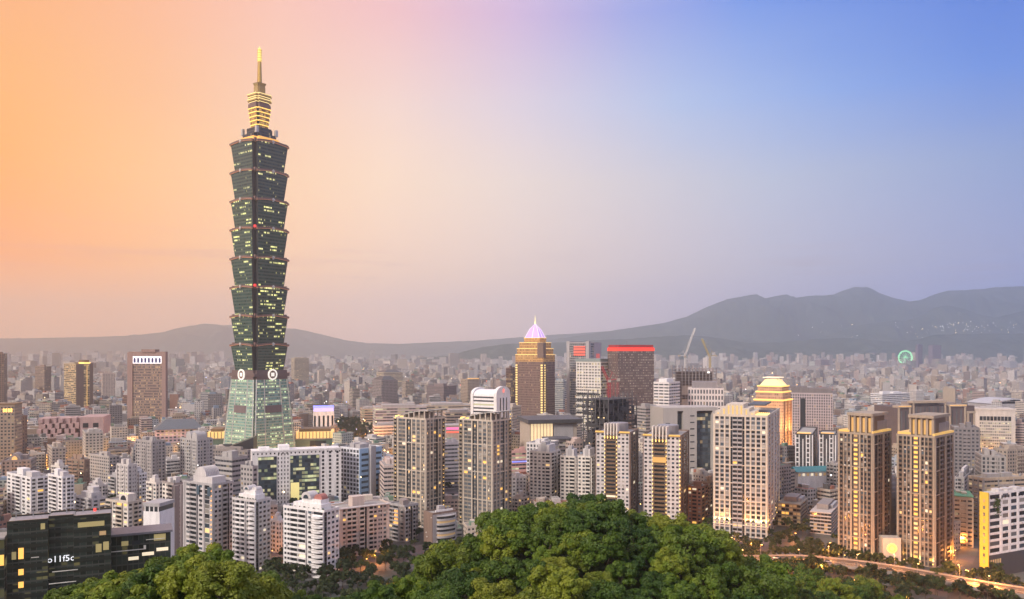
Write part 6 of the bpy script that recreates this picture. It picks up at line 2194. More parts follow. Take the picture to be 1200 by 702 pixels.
# ferris wheel far away
WY = 6200
SEEN.append((1049, 1073, 6200, 429))
wx, wz, wr = PX(1061, WY), PZ(419, WY), 8.2 / FOC * WY
fw = empty('ferris_wheel', (wx, WY, 0), 0, 'green lit ferris wheel far off before the right-hand hills', 'ferris wheel')
GW = lit('wheel_green', (.35, 1.0, .5), 1.2)
b = MB()
n = 28
for k in range(n):
    a0, a1 = 2 * PI * k / n, 2 * PI * (k + 1) / n
    for rr in (1, .9):
        b.bar((wr * rr * math.cos(a0), 0, wz + wr * rr * math.sin(a0)), (wr * rr * math.cos(a1), 0, wz + wr * rr * math.sin(a1)), 2.2)
b.build('rim', GW, fw)
b = MB()
for k in range(16):
    a = 2 * PI * k / 16
    b.bar((0, 0, wz), (wr * .9 * math.cos(a), 0, wz + wr * .9 * math.sin(a)), 1.0)
b.build('spokes', lit('spoke_green', (.35, 1.0, .5), 1.0), fw)
b = MB()
for s_ in (-1, 1):
    b.bar((s_ * wr * .55, 8 * s_, 0), (0, 3 * s_, wz), 3)
    b.bar((s_ * wr * .55, -8 * s_, 0), (0, -3 * s_, wz), 3)
b.build('support_legs', M_STEEL, fw)
# ------------------------------------------------------------------ the wooded knoll: terrain
def gs(x, y, cx, cy, sx, sy0, sy1=None):
    sy = np.where(y < cy, sy0, sy1 or sy0)
    return np.exp(-.5 * ((x - cx) / sx) ** 2 - .5 * ((y - cy) / sy) ** 2)


def hill_h(x, y):
    x, y = np.asarray(x, float), np.asarray(y, float)
    h = 78.5 * np.exp(-.5 * (((x - 25.4) / 69.8) ** 2 + ((y - 258) / np.where(y < 258, 95, 80)) ** 2) ** 1.115)
    h = h + 1.0 * gs(x, y, 24, 252, 24, 30)
    h = np.maximum(h, 31.7 * gs(x, y, 104, 335, 36.4, 75, 58))
    h = np.maximum(h, 17.2 * gs(x, y, 150, 390, 30, 40, 40))
    h = np.maximum(h, 101 * gs(x, y, -52, 118, 60, 60, 42))
    h = np.maximum(h, 137.5 * gs(x, y, 0, -6, 22, 60, 16))
    h = np.maximum(h, 88 * gs(x, y, -20, 128, 40, 60, 40))
    return h


gx, gy = np.meshgrid(np.linspace(-260, 330, 200), np.linspace(-120, 560, 220))
gzh = hill_h(gx, gy)
gz = gzh + (vnoise(gx / 14 + 50, gy / 14 + 50, 21, 4) - .5) * 5 * np.clip(gzh / 20, 0, 1) - .8
m_hill, t, p = mat('hill_floor')
g = nn(t, 'ShaderNodeTexCoord')
n1 = nn(t, 'ShaderNodeTexNoise')
n1.inputs['Scale'].default_value = .35
n1.inputs['Detail'].default_value = 8
t.links.new(g.outputs['Object'], n1.inputs['Vector'])
t.links.new(ramp(t, n1.outputs[0], [(.3, (.012, .018, .006)), (.55, (.03, .045, .012)), (.75, (.07, .06, .03))]), p.inputs['Base Color'])
p.inputs['Roughness'].default_value = .95
tag(grid_mesh('hill', gx, gy, gz, m_hill), kind='structure')

# ------------------------------------------------------------------ road that sweeps past the foot of the towers
ROADPX = [(700, 640), (780, 648), (840, 654), (885, 656), (940, 655.5), (1000, 661), (1050, 668), (1100, 677), (1150, 686), (1200, 694), (1270, 704), (1360, 716)]
RZ = 5.0
road_pts = []
for px, py in ROADPX:
    Y = (EYE - RZ) * FOC / (py - HOR)
    road_pts.append(Vector((PX(px, Y), Y, RZ)))


def smooth(pts, n=8):
    out = []
    for i in range(len(pts) - 1):
        p0, p1, p2, p3 = pts[max(i - 1, 0)], pts[i], pts[i + 1], pts[min(i + 2, len(pts) - 1)]
        for k in range(n):
            s = k / n
            out.append(.5 * ((2 * p1) + (p2 - p0) * s + (2 * p0 - 5 * p1 + 4 * p2 - p3) * s * s + (3 * p1 - p0 - 3 * p2 + p3) * s ** 3))
    out.append(pts[-1])
    return out


road = smooth(road_pts)
asph = plaster('asphalt', (.055, .052, .05), .75, .25)
kerbm = plaster('kerb_concrete', (.24, .215, .20), .8, .25)
RW = 8.2


def strip(pts, o0, o1, z0, z1, mb, m=0):
    """band of box section along a path, o = offset to the right of travel"""
    L = []
    for i, p in enumerate(pts):
        d = (pts[min(i + 1, len(pts) - 1)] - pts[max(i - 1, 0)])
        d.z = 0
        d.normalize()
        n = Vector((d.y, -d.x, 0))
        L.append((p + n * o0, p + n * o1))
    for (a, b_), (c, d) in zip(L, L[1:]):
        q = lambda v, z: (v.x, v.y, v.z + z)
        mb.face([q(a, z1), q(b_, z1), q(d, z1), q(c, z1)], m)
        mb.face([q(a, z0), q(a, z1), q(c, z1), q(c, z0)], m)
        mb.face([q(b_, z1), q(b_, z0), q(d, z0), q(d, z1)], m)
        mb.face([q(a, z0), q(c, z0), q(d, z0), q(b_, z0)], m)


b = MB()
strip(road, -RW, RW, -1.2, 0, b)
tag(b.build('road', asph), kind='structure')
b = MB()
for o in (-RW - .35, RW + .05):
    strip(road, o, o + .3, -1.3, .95, b)
tag(b.build('kerb', kerbm), kind='structure')
b = MB()
for i in range(0, len(road) - 1, 2):
    for o in (-3.3, 3.2):
        strip(road[i:i + 2], o, o + .15, .004, .012, b)
strip(road, -.25, -.1, .004, .012, b)
strip(road, .1, .25, .004, .012, b)
tag(b.build('road_markings', plaster('road_paint', (.7, .68, .6), .7, .2)), kind='structure')
b = MB()
for i in range(4, len(road), 6):
    p = road[i]
    b.box(p.x - 1, p.x + 1, p.y - 1, p.y + 1, 0, RZ - 1.25)
o = tag(b.build('bridge_piers', kerbm), kind='structure')
# ground-level streets
b = MB()
for pts in ([(240, 440), (330, 560), (470, 800), (640, 1100)], [(-330, 560), (-120, 575), (90, 640), (250, 560)], [(-700, 900), (-100, 860), (500, 930), (1100, 860)],
            [(-160, 600), (-260, 1000), (-420, 1800), (-700, 3200)], [(120, 700), (260, 1300), (520, 2500), (900, 4200)], [(-900, 1500), (0, 1480), (1400, 1560)], [(-90, 520), (-175, 540), (-300, 520)]):
    strip(smooth([Vector((x, y, .06)) for x, y in pts], 6), -6, 6, -.06, .004, b)
tag(b.build('street', asph), kind='structure')

STREETS = [[Vector((x, y)) for x, y in q] for q in ([(240, 440), (330, 560), (470, 800), (640, 1100)], [(-330, 560), (-120, 575), (90, 640), (250, 560)],
           [(-700, 900), (-100, 860), (500, 930), (1100, 860)], [(-160, 600), (-260, 1000), (-420, 1800), (-700, 3200)], [(120, 700), (260, 1300), (520, 2500), (900, 4200)], [(-900, 1500), (0, 1480), (1400, 1560)], [(-90, 520), (-175, 540), (-300, 520)])]
STREETS.append([Vector((p.x, p.y)) for p in road_pts])


def near_street(x, y, d):
    q = Vector((x, y))
    for S in STREETS:
        for a, c in zip(S, S[1:]):
            e = c - a
            s = max(0, min(1, (q - a).dot(e) / e.length_squared))
            if (a + e * s - q).length < d:
                return True
    return False


# ------------------------------------------------------------------ the dense city
rs = random.Random(11)
PAINTS = [('pale grey', (.46, .44, .43)), ('grey', (.33, .315, .31)), ('white', (.60, .58, .57)), ('beige', (.46, .40, .34)), ('pinkish', (.44, .34, .31)), ('brown', (.24, .18, .15)), ('tan', (.38, .31, .24)),
          ('dark grey', (.19, .18, .19)), ('cream', (.54, .48, .42)), ('brick red', (.30, .17, .13)), ('greenish grey', (.34, .37, .34)), ('bluish grey', (.33, .36, .41))]
PW = [5, 5, 4, 4, 3, 2, 3, 2, 3, 1, 1, 1.2]
ROOFS = [('grey', (.30, .29, .28)), ('rusty red', (.30, .13, .09)), ('dull green', (.16, .24, .18)), ('pale', (.45, .44, .43)), ('bluish', (.20, .26, .34)), ('dark', (.12, .12, .12))]
RWT = [5, 1.6, 1.2, 3, 1, 2]
F_CITY = facade('city_windows', lit_share=.055, strength=1.3, wy=(.24, .70))
m_cityroof, t, p = mat('city_roof')
at = nn(t, 'ShaderNodeAttribute', attribute_name='paint')
w_ = weather(t, .4)
vm = nn(t, 'ShaderNodeVectorMath', operation='SCALE')
t.links.new(at.outputs['Color'], vm.inputs[0])
t.links.new(mth(t, 'MULTIPLY_ADD', w_, .8, .58), vm.inputs['Scale'])
t.links.new(vm.outputs[0], p.inputs['Base Color'])
p.inputs['Roughness'].default_value = .9


def zlimit(px0, px1, Y):
    z = 1e9
    for a, c, Yh, vb in SEEN:
        if Yh > Y + 3 and px1 > a and px0 < c:
            z = min(z, PZ(vb - 7, Y))
    return z


def free(x, y, r):
    for a, c, q in FOOT:
        if (a - x) ** 2 + (c - y) ** 2 < (q + r) ** 2:
            return False
    return True


def in_park(x, y):
    px = 600 + FOC * x / y
    return 392 < px < 462 and 1060 < y < 1640


def town(mb, x, y, rz, w, d, h, paint, roofc, ww, off, r, rich):
    """one building into a mesh: walls with windows, flat roof with parapet lip, sheds"""
    c, s = math.cos(rz), math.sin(rz)
    T = lambda u, v: (x + u * c - v * s, y + u * s + v * c)
    P = [T(-w / 2, -d / 2), T(w / 2, -d / 2), T(w / 2, d / 2), T(-w / 2, d / 2)]
    nv = max(1, round(h / 3.2))
    blank = r.randrange(6)
    for i in range(4):
        a, q = P[i], P[(i + 1) % 4]
        L = w if i % 2 == 0 else d
        nu = max(1, round(L / 3.3))
        uv = None if i == blank else [(off + 40 * i, off), (off + 40 * i + nu, off), (off + 40 * i + nu, off + nv), (off + 40 * i, off + nv)]
        mb.col = (*paint, ww)
        mb.face([(*a, 0), (*q, 0), (*q, h), (*a, h)], 0, uv)
    mb.col = (*roofc, 0)
    mb.face([(*p_, h) for p_ in P], 1)
    if rich:
        n = r.choice([1, 1, 2, 2, 3])
        for k in range(n):
            sw, sd_, sh = r.uniform(.2, .5) * w, r.uniform(.2, .45) * d, r.uniform(2.2, 4.5)
            u, v = r.uniform(-.5, .5) * (w - sw), r.uniform(-.5, .5) * (d - sd_)
            q = [T(u - sw / 2, v - sd_ / 2), T(u + sw / 2, v - sd_ / 2), T(u + sw / 2, v + sd_ / 2), T(u - sw / 2, v + sd_ / 2)]
            col_ = paint if r.random() < .6 else r.choice(ROOFS)[1]
            mb.col = (*col_, 0)
            mb.prism(q, h, h + sh + k * .11, 1, bottom=False)


TURNS = [R(-18), R(14), R(32), R(-34)]
# short names of things one can find, for telling the blocks apart
PLACES = [(303, 470, 'the tall green skyscraper'), (173, 452, 'the arcade-lit brown tower'), (92, 450, 'the yellow-roofed tan tower'), (80, 500, 'the pink terraced block'), (195, 505, 'the hipped-roof hall'),
          (48, 580, 'the white condo cluster'), (176, 550, 'the grey twin-shaft tower'), (230, 545, 'the barrel-roofed grey tower'), (243, 600, 'the ribbed-roof block'), (294, 610, 'the bowed-balcony grey condo'),
          (345, 555, 'the long white office'), (425, 555, 'the light blue office'), (365, 630, 'the red-arched white condo'), (428, 625, 'the pinkish long block'), (491, 550, 'the left beige tower'), (568, 550, 'the right beige tower'),
          (575, 475, 'the round-shouldered white office'), (378, 490, 'the violet-crowned block'), (430, 500, 'the dark park'), (500, 485, 'the civic halls'), (627, 440, 'the pyramid-topped tower'), (648, 500, 'the dark-roofed glass hall'),
          (684, 430, 'the grey red-sign tower'), (745, 440, 'the red-crowned tower'), (714, 490, 'the black-netted tower'), (640, 560, 'the pale square-window condo'), (722, 550, 'the left gold-lamp tower'), (780, 555, 'the right gold-lamp tower'),
          (809, 510, 'the grey open-frame tower'), (875, 555, 'the pale grid tower'), (908, 485, 'the golden floodlit tower'), (957, 485, 'the grey-lilac office'), (958, 525, 'the striped condos'), (953, 550, 'the turquoise-roofed hall'),
          (930, 610, 'the amber-lit terraced block'), (1013, 580, 'the left gold twin tower'), (1085, 580, 'the right gold twin tower'), (1095, 490, 'the three-portal brown complex'), (1170, 500, 'the off-white clerestory office'),
          (1137, 525, 'the dark grey condo row'), (1175, 625, 'the yellow-walled white block'), (1168, 550, 'the white-framed grey block'), (1043, 468, 'the bright white slab'), (819, 440, 'the crane-topped frame'), (140, 640, 'the black glass wing')]
lots = []
Y = 575.0
row = 0
while Y < 11500:
    st = 18.5 if Y < 900 else 24 if Y < 1500 else 30 if Y < 2600 else 44 if Y < 4500 else 70
    half = 0.70 * Y + 40
    x = -half + rs.uniform(0, st)
    while x < half:
        lots.append((x + rs.uniform(-.18, .18) * st, Y + rs.uniform(-.2, .2) * st, st))
        x += st
    Y += st * 1.05
cand = []
for (x, y, st) in lots:
    px = 600 + FOC * x / y
    if y < 640 and (px > 860 or px < -10):
        if near_street(x, y, 24):
            continue
    if y < 720 and 790 < px < 1030 and y < 660:
        continue
    if hill_h(x, y) > 2 or in_park(x, y) or near_street(x, y, 13 + st * .25 if y < 2500 else 0):
        continue
    if rs.random() < (.03 if y < 3000 else .12):
        continue
    zone = vnoise(np.array([x / 260. + 60]), np.array([y / 260. + 60]), 77, 2)[0]
    u = rs.random()
    low = (.36 if px < 560 else .5) if y < 1500 else .55
    if u < low:
        h = rs.uniform(9, 20)
    elif u < .93:
        h = rs.uniform(20, 38) * (.8 + .5 * zone)
    else:
        h = rs.uniform(38, 66) * (.7 + .6 * zone)
    if y > 4500:
        h *= 1.0 + (rs.random() < .12) * rs.uniform(.4, 1.3)
    if y > 6500 and px < 260 and rs.random() < .05:
        h = rs.uniform(80, 150)
    w = st * rs.uniform(.55, .92)
    d = st * rs.uniform(.55, .92)
    if h > 34 and st < 45:
        w, d = min(w, 22), min(d, 22)
    rad = .5 * math.hypot(w, d)
    if not free(x, y, rad * .8):
        continue
    zl = zlimit(px - FOC * rad / y, px + FOC * rad / y, y)
    if h + 4 > zl:
        h = zl - 4 - rs.uniform(0, 3)
        if h < 5:
            continue
    cand.append((x, y, w, d, h, TURNS[int(vnoise(np.array([x / 500. + 90]), np.array([y / 500. + 90]), 5, 1)[0] * 3.99)] + rs.uniform(-.03, .03), px, zone))

for k in range(210):
    y = rs.uniform(6000, 7700)
    px = rs.uniform(640, 1230) if k < 170 else rs.uniform(-20, 640)
    cand.append((PX(px, y), y, rs.uniform(22, 44), rs.uniform(20, 30), rs.uniform(60, 135) * (1 if px > 640 else .8), rs.uniform(-.5, .5), px, 0))
# the blocks that show largest stand as things of their own, the rest read as one mass
vis = sorted(cand, key=lambda q: -(q[2] * (q[4] + q[3] * 140 / q[1]) / q[1] ** 2) if q[1] > 560 and -15 < q[6] < 1215 else 0)
N_IND = 285
ind = [q for q in vis if -15 < q[6] < 1215 and q[1] < 1700][:N_IND]
inds = set(id(q) for q in ind)
NUM = ['one', 'two', 'three', 'four', 'five', 'six', 'seven', 'eight', 'nine', 'ten', 'eleven', 'twelve', 'thirteen', 'fourteen', 'fifteen', 'sixteen', 'seventeen', 'eighteen', 'nineteen', 'twenty']
used = {}
made = []
for (x, y, w, d, h, rz, px, zone) in ind:
    pn, paint = rs.choices(PAINTS, PW)[0]
    rn, roofc = rs.choices(ROOFS, RWT)[0]
    k = rs.uniform(.85, 1.12)
    paint = tuple(v * k for v in paint)
    ww = rs.choice([.45, .55, .6, .75, .95])
    st_ = max(2, round(h / 3.2))
    py = HOR + (EYE - h * .7) * FOC / y
    near = sorted(PLACES, key=lambda q: (q[0] - px) ** 2 + 2.2 * (q[1] - py) ** 2)[0]
    ddx, ddy = px - near[0], py - near[1]
    rel = ('left of ' if ddx < 0 else 'right of ') if abs(ddx) > abs(ddy) * .9 else ('below ' if ddy > 0 else 'above ')
    name = 'apartment_block' if h > 24 else 'low_building'
    size = 'low' if h < 14 else 'mid-rise' if h < 26 else 'tall'
    win = {.95: ' with ribbon windows', .75: ' with wide windows'}.get(ww, '')
    r = empty(name, (x, y, 0), rz, 'x', 'building' if h <= 24 else 'apartment block', 'ordinary city blocks between the towers')
    b = MB()
    b.col = (*paint, ww)
    off = 50 + rs.randrange(900) * 11
    nv = max(1, st_)
    blank = rs.randrange(7)
    P = [(-w / 2, -d / 2), (w / 2, -d / 2), (w / 2, d / 2), (-w / 2, d / 2)]
    for i in range(4):
        a, c = P[i], P[(i + 1) % 4]
        nu = max(1, round((w if i % 2 == 0 else d) / 3.2))
        uv = None if i == blank else [(off + 40 * i, off), (off + 40 * i + nu, off), (off + 40 * i + nu, off + nv), (off + 40 * i, off + nv)]
        b.face([(*a, 0), (*c, 0), (*c, h), (*a, h)], 0, uv)
    b.col = (*roofc, 0)
    b.face([(*q, h) for q in P], 1)
    # parapet, window hoods and balcony slabs give the walls relief
    b.col = (*paint, 0)
    for q in ((-w / 2 - .15, w / 2 + .15, -d / 2 - .15, -d / 2 + .2), (-w / 2 - .15, w / 2 + .15, d / 2 - .2, d / 2 + .15), (-w / 2 - .15, -w / 2 + .2, -d / 2 + .2, d / 2 - .2), (w / 2 - .2, w / 2 + .15, -d / 2 + .2, d / 2 - .2)):
        b.box(*q, h - .25, h + 1.0, 1)
    if y < 1000:
        side = 1 if rz < 0 else -1
        xa = w * rs.choice([-.3, .0, .15])
        for i in range(1, nv):
            z = i * h / nv
            b.box(xa - w * .16, xa + w * .16, -d / 2 - 1.0, -d / 2 + .02, z - .12, z + .85, 1)
            if rs.random() < .8:
                xs_ = side * (w / 2 + .5)
                b.box(xs_ - .5, xs_ + .5, -d * .2, d * .2, z - .12, z + .85, 1)
        # air-conditioner cages and awnings, a scatter of small boxes
        for q in range(int(nv * 1.5)):
            u, z = rs.uniform(-.45, .45) * w, rs.uniform(2, h - 2)
            b.box(u - .5, u + .5, -d / 2 - .6, -d / 2 + .02, z, z + .7, 1)
    b.build('wall', [F_CITY, m_cityroof], r)
    feat = []
    ns = rs.choice([1, 2, 2, 3])
    for q in range(ns):
        sw, sd_, sh = rs.uniform(.22, .48) * w, rs.uniform(.22, .45) * d, rs.uniform(2.3, 4.6)
        u, v = rs.uniform(-.45, .45) * (w - sw), rs.uniform(-.45, .45) * (d - sd_)
        rn2, rc2 = (pn, paint) if rs.random() < .55 else rs.choice(ROOFS)
        b = MB()
        b.col = (*rc2, 0)
        b.box(u - sw / 2, u + sw / 2, v - sd_ / 2, v + sd_ / 2, h + .01 * q, h + sh + .13 * q)
        b.build('roof_shed', m_cityroof, r)
        if rn2 != pn:
            feat.append(rn2 + ' roof shed')
    nt = rs.choice([0, 0, 1, 2])
    for q in range(nt):
        b = MB()
        b.cyl(rs.uniform(-.38, .38) * w, rs.uniform(-.38, .38) * d, .9, h + .2, h + 2.6, 8)
        b.build('water_tank', M_STEEL, r)
    if nt and not feat:
        feat.append('steel water tank' + ('s' if nt > 1 else ''))
    desc = '%s %s block, %s roof' % (pn, size, rn)
    feat = [f.replace(' roof shed', ' shed').replace('steel ', '') for f in feat]
    if feat:
        desc += ', ' + feat[0]
    elif win:
        desc += ',' + win.replace(' with', '') + ''
    made.append([r, desc, rel, near[2], px, y])
# label: look first, then where it stands; equal ones are told apart by order in depth or across
bykey = {}
for q in made:
    bykey.setdefault((q[1], q[2], q[3]), []).append(q)
ORD = ['nearest', 'second', 'third', 'fourth']
for (dsc, rel, plc), L in bykey.items():
    L.sort(key=lambda q: q[5])
    for i, q in enumerate(L):
        lb = dsc + ', ' + (ORD[i] + ' ' if len(L) > 1 else '') + rel + plc
        q[0]['label'] = lb if len(lb.split()) <= 16 else lb.replace(' block, ', ' block ').replace(' roof, ', ' roof ').replace('tall ', '').replace('mid-rise ', '')

b = MB()
i = 0
for q in cand:
    if id(q) in inds:
        continue
    x, y, w, d, h, rz, px, zone = q
    i += 1
    pn, paint = rs.choices(PAINTS, PW)[0]
    k = rs.uniform(.8, 1.12)
    if y > 1700:      # far blocks: paint drawn toward one common grey
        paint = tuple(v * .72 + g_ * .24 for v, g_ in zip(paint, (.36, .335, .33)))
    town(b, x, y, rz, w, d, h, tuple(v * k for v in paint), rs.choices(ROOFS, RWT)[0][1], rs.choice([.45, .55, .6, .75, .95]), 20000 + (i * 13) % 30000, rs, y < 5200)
tag(b.build('dense_city_blocks', [F_CITY, m_cityroof]), 'mass of far low city blocks reaching to the hills', 'city', kind='stuff')
CITYN = i

# ------------------------------------------------------------------ lights far across the plain
def octa(mb, x, y, z, r, m):
    p = [(x + r, y, z), (x, y + r, z), (x - r, y, z), (x, y - r, z)]
    for k in range(4):
        a, c = p[k], p[(k + 1) % 4]
        mb.face([a, c, (x, y, z + r)], m)
        mb.face([c, a, (x, y, z - r)], m)


LM = [lit('far_orange', (1, .50, .16), 7.0), lit('far_warm', (1, .76, .42), 7.0), lit('far_white', (1, .95, .9), 4.0), lit('far_red', (1, .2, .12), 2.2), lit('far_blue', (.5, .6, 1), 2.2)]
b = MB()
for k in range(3400):
    y = 700 + 7800 * rs.random() ** 1.4
    x = rs.uniform(-.68, .68) * y
    if not free(x, y, 4) or hill_h(x, y) > 1 or zlimit(600 + FOC * x / y - 1, 600 + FOC * x / y + 1, y) < 12:
        continue
    octa(b, x, y, rs.choice([7, 8, 9, 14, 22, 30]), (.5 + .00022 * y) * rs.uniform(.7, 1.5), rs.choices(range(5), [5, 5, 3, .7, .4])[0])
# the lit avenue near the ferris wheel
for k in range(150):
    px = rs.uniform(1070, 1215)
    y = rs.uniform(4600, 6300)
    octa(b, PX(px, y), y, 14, rs.uniform(1.0, 2.2), rs.choice([0, 0, 1]))
for k in range(60):
    px = rs.uniform(600, 1200)
    y = rs.uniform(6500, 7600)
    octa(b, PX(px, y), y, rs.uniform(20, 60), rs.uniform(1.4, 2.6), rs.choice([1, 2, 2]))
for k in range(60):
    px, y = rs.uniform(60, 260), rs.uniform(3000, 3500)
    if 196 < px < 242:
        octa(b, PX(px, y), y, rs.uniform(14, 34), rs.uniform(1.6, 3.4), rs.choice([2, 2, 4]))
tag(b.build('far_city_lights', LM), 'countless small lights of the far city', 'lights', kind='stuff')
b = MB()
for k in range(95):
    px, py = (rs.gauss(1122, 26), rs.gauss(383, 3.5)) if rs.random() < .6 else (rs.uniform(930, 1200), rs.uniform(377, 396))
    D = 9150
    octa(b, PX(px, D), D, PZ(py, D), rs.uniform(2.0, 4.2), rs.choice([1, 2, 2]))
tag(b.build('hillside_lights', LM), 'scattered house lights on the far hillside', 'lights', kind='stuff')
# ------------------------------------------------------------------ trees
def leaf_mat(name, c0, c1, c2, tr=.3):
    m, t, p = mat(name)
    oi = nn(t, 'ShaderNodeObjectInfo')
    g = nn(t, 'ShaderNodeTexCoord')
    n = nn(t, 'ShaderNodeTexNoise')
    n.inputs['Scale'].default_value = .55
    n.inputs['Detail'].default_value = 4
    t.links.new(g.outputs['Object'], n.inputs['Vector'])
    k = mth(t, 'MULTIPLY_ADD', mth(t, 'SUBTRACT', n.outputs[0], .5), 1.3, oi.outputs['Random'])
    col_ = ramp(t, k, [(.1, c0), (.5, c1), (.95, c2)])
    t.links.new(col_, p.inputs['Base Color'])
    p.inputs['Roughness'].default_value = .55
    p.inputs['Specular IOR Level'].default_value = .35
    tl = nn(t, 'ShaderNodeBsdfTranslucent')
    t.links.new(col_, tl.inputs[0])
    ms = nn(t, 'ShaderNodeMixShader')
    ms.inputs[0].default_value = tr
    t.links.new(p.outputs[0], ms.inputs[1])
    t.links.new(tl.outputs[0], ms.inputs[2])
    t.links.new(ms.outputs[0], t.nodes['Material Output'].inputs[0])
    return m


LEAF = leaf_mat('leaf', (.045, .095, .010), (.11, .18, .014), (.21, .25, .02))
LEAF_DEEP = leaf_mat('leaf_deep', (.032, .075, .011), (.07, .13, .014), (.12, .18, .018))
LEAF_OLIVE = leaf_mat('leaf_olive', (.075, .125, .012), (.14, .185, .016), (.22, .25, .025))
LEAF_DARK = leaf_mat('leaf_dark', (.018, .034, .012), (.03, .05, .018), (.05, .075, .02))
BARK = plaster('bark', (.09, .07, .05), .9, .4)


def crown_mesh(seed, R_, Hc, z0, nl, nq, s, m, flat=.75):
    """crown of many leaf faces set on the shells of overlapping clumps; gaps stay open between clumps"""
    r = np.random.RandomState(seed)
    cs = []
    for k in range(nl):
        a, e = r.rand() * 2 * PI, r.rand() ** .8
        rr = R_ * (.30 + .62 * math.sqrt(1 - (e * .9) ** 2) * r.uniform(.6, 1.0))
        cs.append((rr * math.cos(a), rr * math.sin(a), z0 + Hc * (.12 + .78 * e) * r.uniform(.85, 1.08), R_ * r.uniform(.15, .31)))
    cs.append((0, 0, z0 + Hc * .55, R_ * .5))
    cs = np.array(cs)
    pick = r.randint(0, len(cs), nq)
    d = r.normal(size=(nq, 3))
    d[:, 2] = d[:, 2] * .8 + .35
    d /= np.linalg.norm(d, axis=1)[:, None]
    rad = cs[pick, 3] * r.uniform(.72, 1.08, nq)
    P = cs[pick, :3] + d * rad[:, None] * np.array([1, 1, flat])
    nrm = d + r.normal(size=(nq, 3)) * .45 + np.array([0, 0, .25])
    nrm /= np.linalg.norm(nrm, axis=1)[:, None]
    u = np.cross(nrm, r.normal(size=(nq, 3)))
    u /= np.linalg.norm(u, axis=1)[:, None]
    v = np.cross(nrm, u)
    sz = s * r.uniform(.6, 1.4, nq)[:, None]
    q = np.stack([P - u * sz, P - v * sz * .55 + nrm * sz * .12, P + u * sz, P + v * sz * .55 + nrm * sz * .12], 1).reshape(-1, 3).astype(np.float32)
    me = bpy.data.meshes.new('crown')
    me.vertices.add(nq * 4)
    me.vertices.foreach_set('co', q.ravel())
    me.loops.add(nq * 4)
    me.loops.foreach_set('vertex_index', np.arange(nq * 4, dtype=np.int32))
    me.polygons.add(nq)
    me.polygons.foreach_set('loop_start', np.arange(nq, dtype=np.int32) * 4)
    me.polygons.foreach_set('loop_total', np.full(nq, 4, np.int32))
    me.update(calc_edges=True)
    me.materials.append(m)
    return me, cs


def trunk_mesh(seed, cs, z0, r0):
    r = random.Random(seed)
    b = MB()
    segs = 4
    p = Vector((0, 0, -1.2))
    top = Vector((r.uniform(-.3, .3), r.uniform(-.3, .3), z0 + .8))
    pts = [p.lerp(top, k / segs) + Vector((r.uniform(-.12, .12), r.uniform(-.12, .12), 0)) for k in range(segs + 1)]
    n = 7
    for k in range(segs):
        ra, rb = r0 * (1 - .13 * k), r0 * (1 - .13 * (k + 1))
        for j in range(n):
            a, c = 2 * PI * j / n, 2 * PI * (j + 1) / n
            b.face([(pts[k].x + ra * math.cos(a), pts[k].y + ra * math.sin(a), pts[k].z), (pts[k].x + ra * math.cos(c), pts[k].y + ra * math.sin(c), pts[k].z),
                    (pts[k + 1].x + rb * math.cos(c), pts[k + 1].y + rb * math.sin(c), pts[k + 1].z), (pts[k + 1].x + rb * math.cos(a), pts[k + 1].y + rb * math.sin(a), pts[k + 1].z)])
    for c_ in cs[::3][:7]:
        e = Vector((c_[0] * .8, c_[1] * .8, c_[2] - .2))
        mid = pts[-1].lerp(e, .5) + Vector((0, 0, .4))
        b.bar(pts[-1] - Vector((0, 0, .3)), mid, r0 * .38, 0, 5)
        b.bar(mid, e, r0 * .2, 0, 5)
    return b.mesh('trunk', [BARK])


def kind_(seed, R_, Hc, z0, nl, nq, s, m, r0):
    c, cs = crown_mesh(seed, R_, Hc, z0, nl, nq, s, m)
    return c, trunk_mesh(seed, cs, z0, r0)


BIG = [kind_(100 + i, 4.6 + .5 * (i % 3), 6.4 + (i % 2) * 1.2, 3.2, 38 + 5 * (i % 3), 11000, .27, (LEAF, LEAF_OLIVE, LEAF_DEEP, LEAF, LEAF_DEEP)[i], .32) for i in range(5)]
MIDT = [kind_(200 + i, 4.4 + .5 * (i % 3), 5.8 + (i % 3) * .9, 3.0, 32 + 4 * (i % 4), 6000, .32, (LEAF, LEAF_DEEP, LEAF_OLIVE, LEAF, LEAF_DEEP, LEAF)[i], .3) for i in range(6)]
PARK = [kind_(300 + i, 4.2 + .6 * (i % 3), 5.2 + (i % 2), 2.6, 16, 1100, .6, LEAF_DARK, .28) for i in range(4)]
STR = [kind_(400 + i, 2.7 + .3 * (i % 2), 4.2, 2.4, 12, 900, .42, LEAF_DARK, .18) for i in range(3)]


def tree(name, k, x, y, z, s, rz, label, group):
    r = empty(name, (x, y, z), rz, label, 'tree', group)
    r.scale = (s, s, s * (.92 + .16 * ((x * 7.3 + y * 3.1) % 1)))
    for nm, me in (('trunk', k[1]), ('crown', k[0])):
        o = bpy.data.objects.new(nm, me)
        C.objects.link(o)
        o.parent = r
    return r


rt = random.Random(5)
NTH = ['first', 'second', 'third', 'fourth', 'fifth', 'sixth', 'seventh', 'eighth', 'ninth', 'tenth', 'eleventh', 'twelfth', 'thirteenth', 'fourteenth', 'fifteenth', 'sixteenth', 'seventeenth', 'eighteenth', 'nineteenth', 'twentieth']
NTH += ['twenty-' + q for q in NTH[:9]] + ['thirtieth'] + ['thirty-' + q for q in NTH[:9]] + ['fortieth'] + ['forty-' + q for q in NTH[:9]] + ['fiftieth'] + ['fifty-' + q for q in NTH[:9]] + ['sixtieth'] + ['sixty-' + q for q in NTH[:9]]


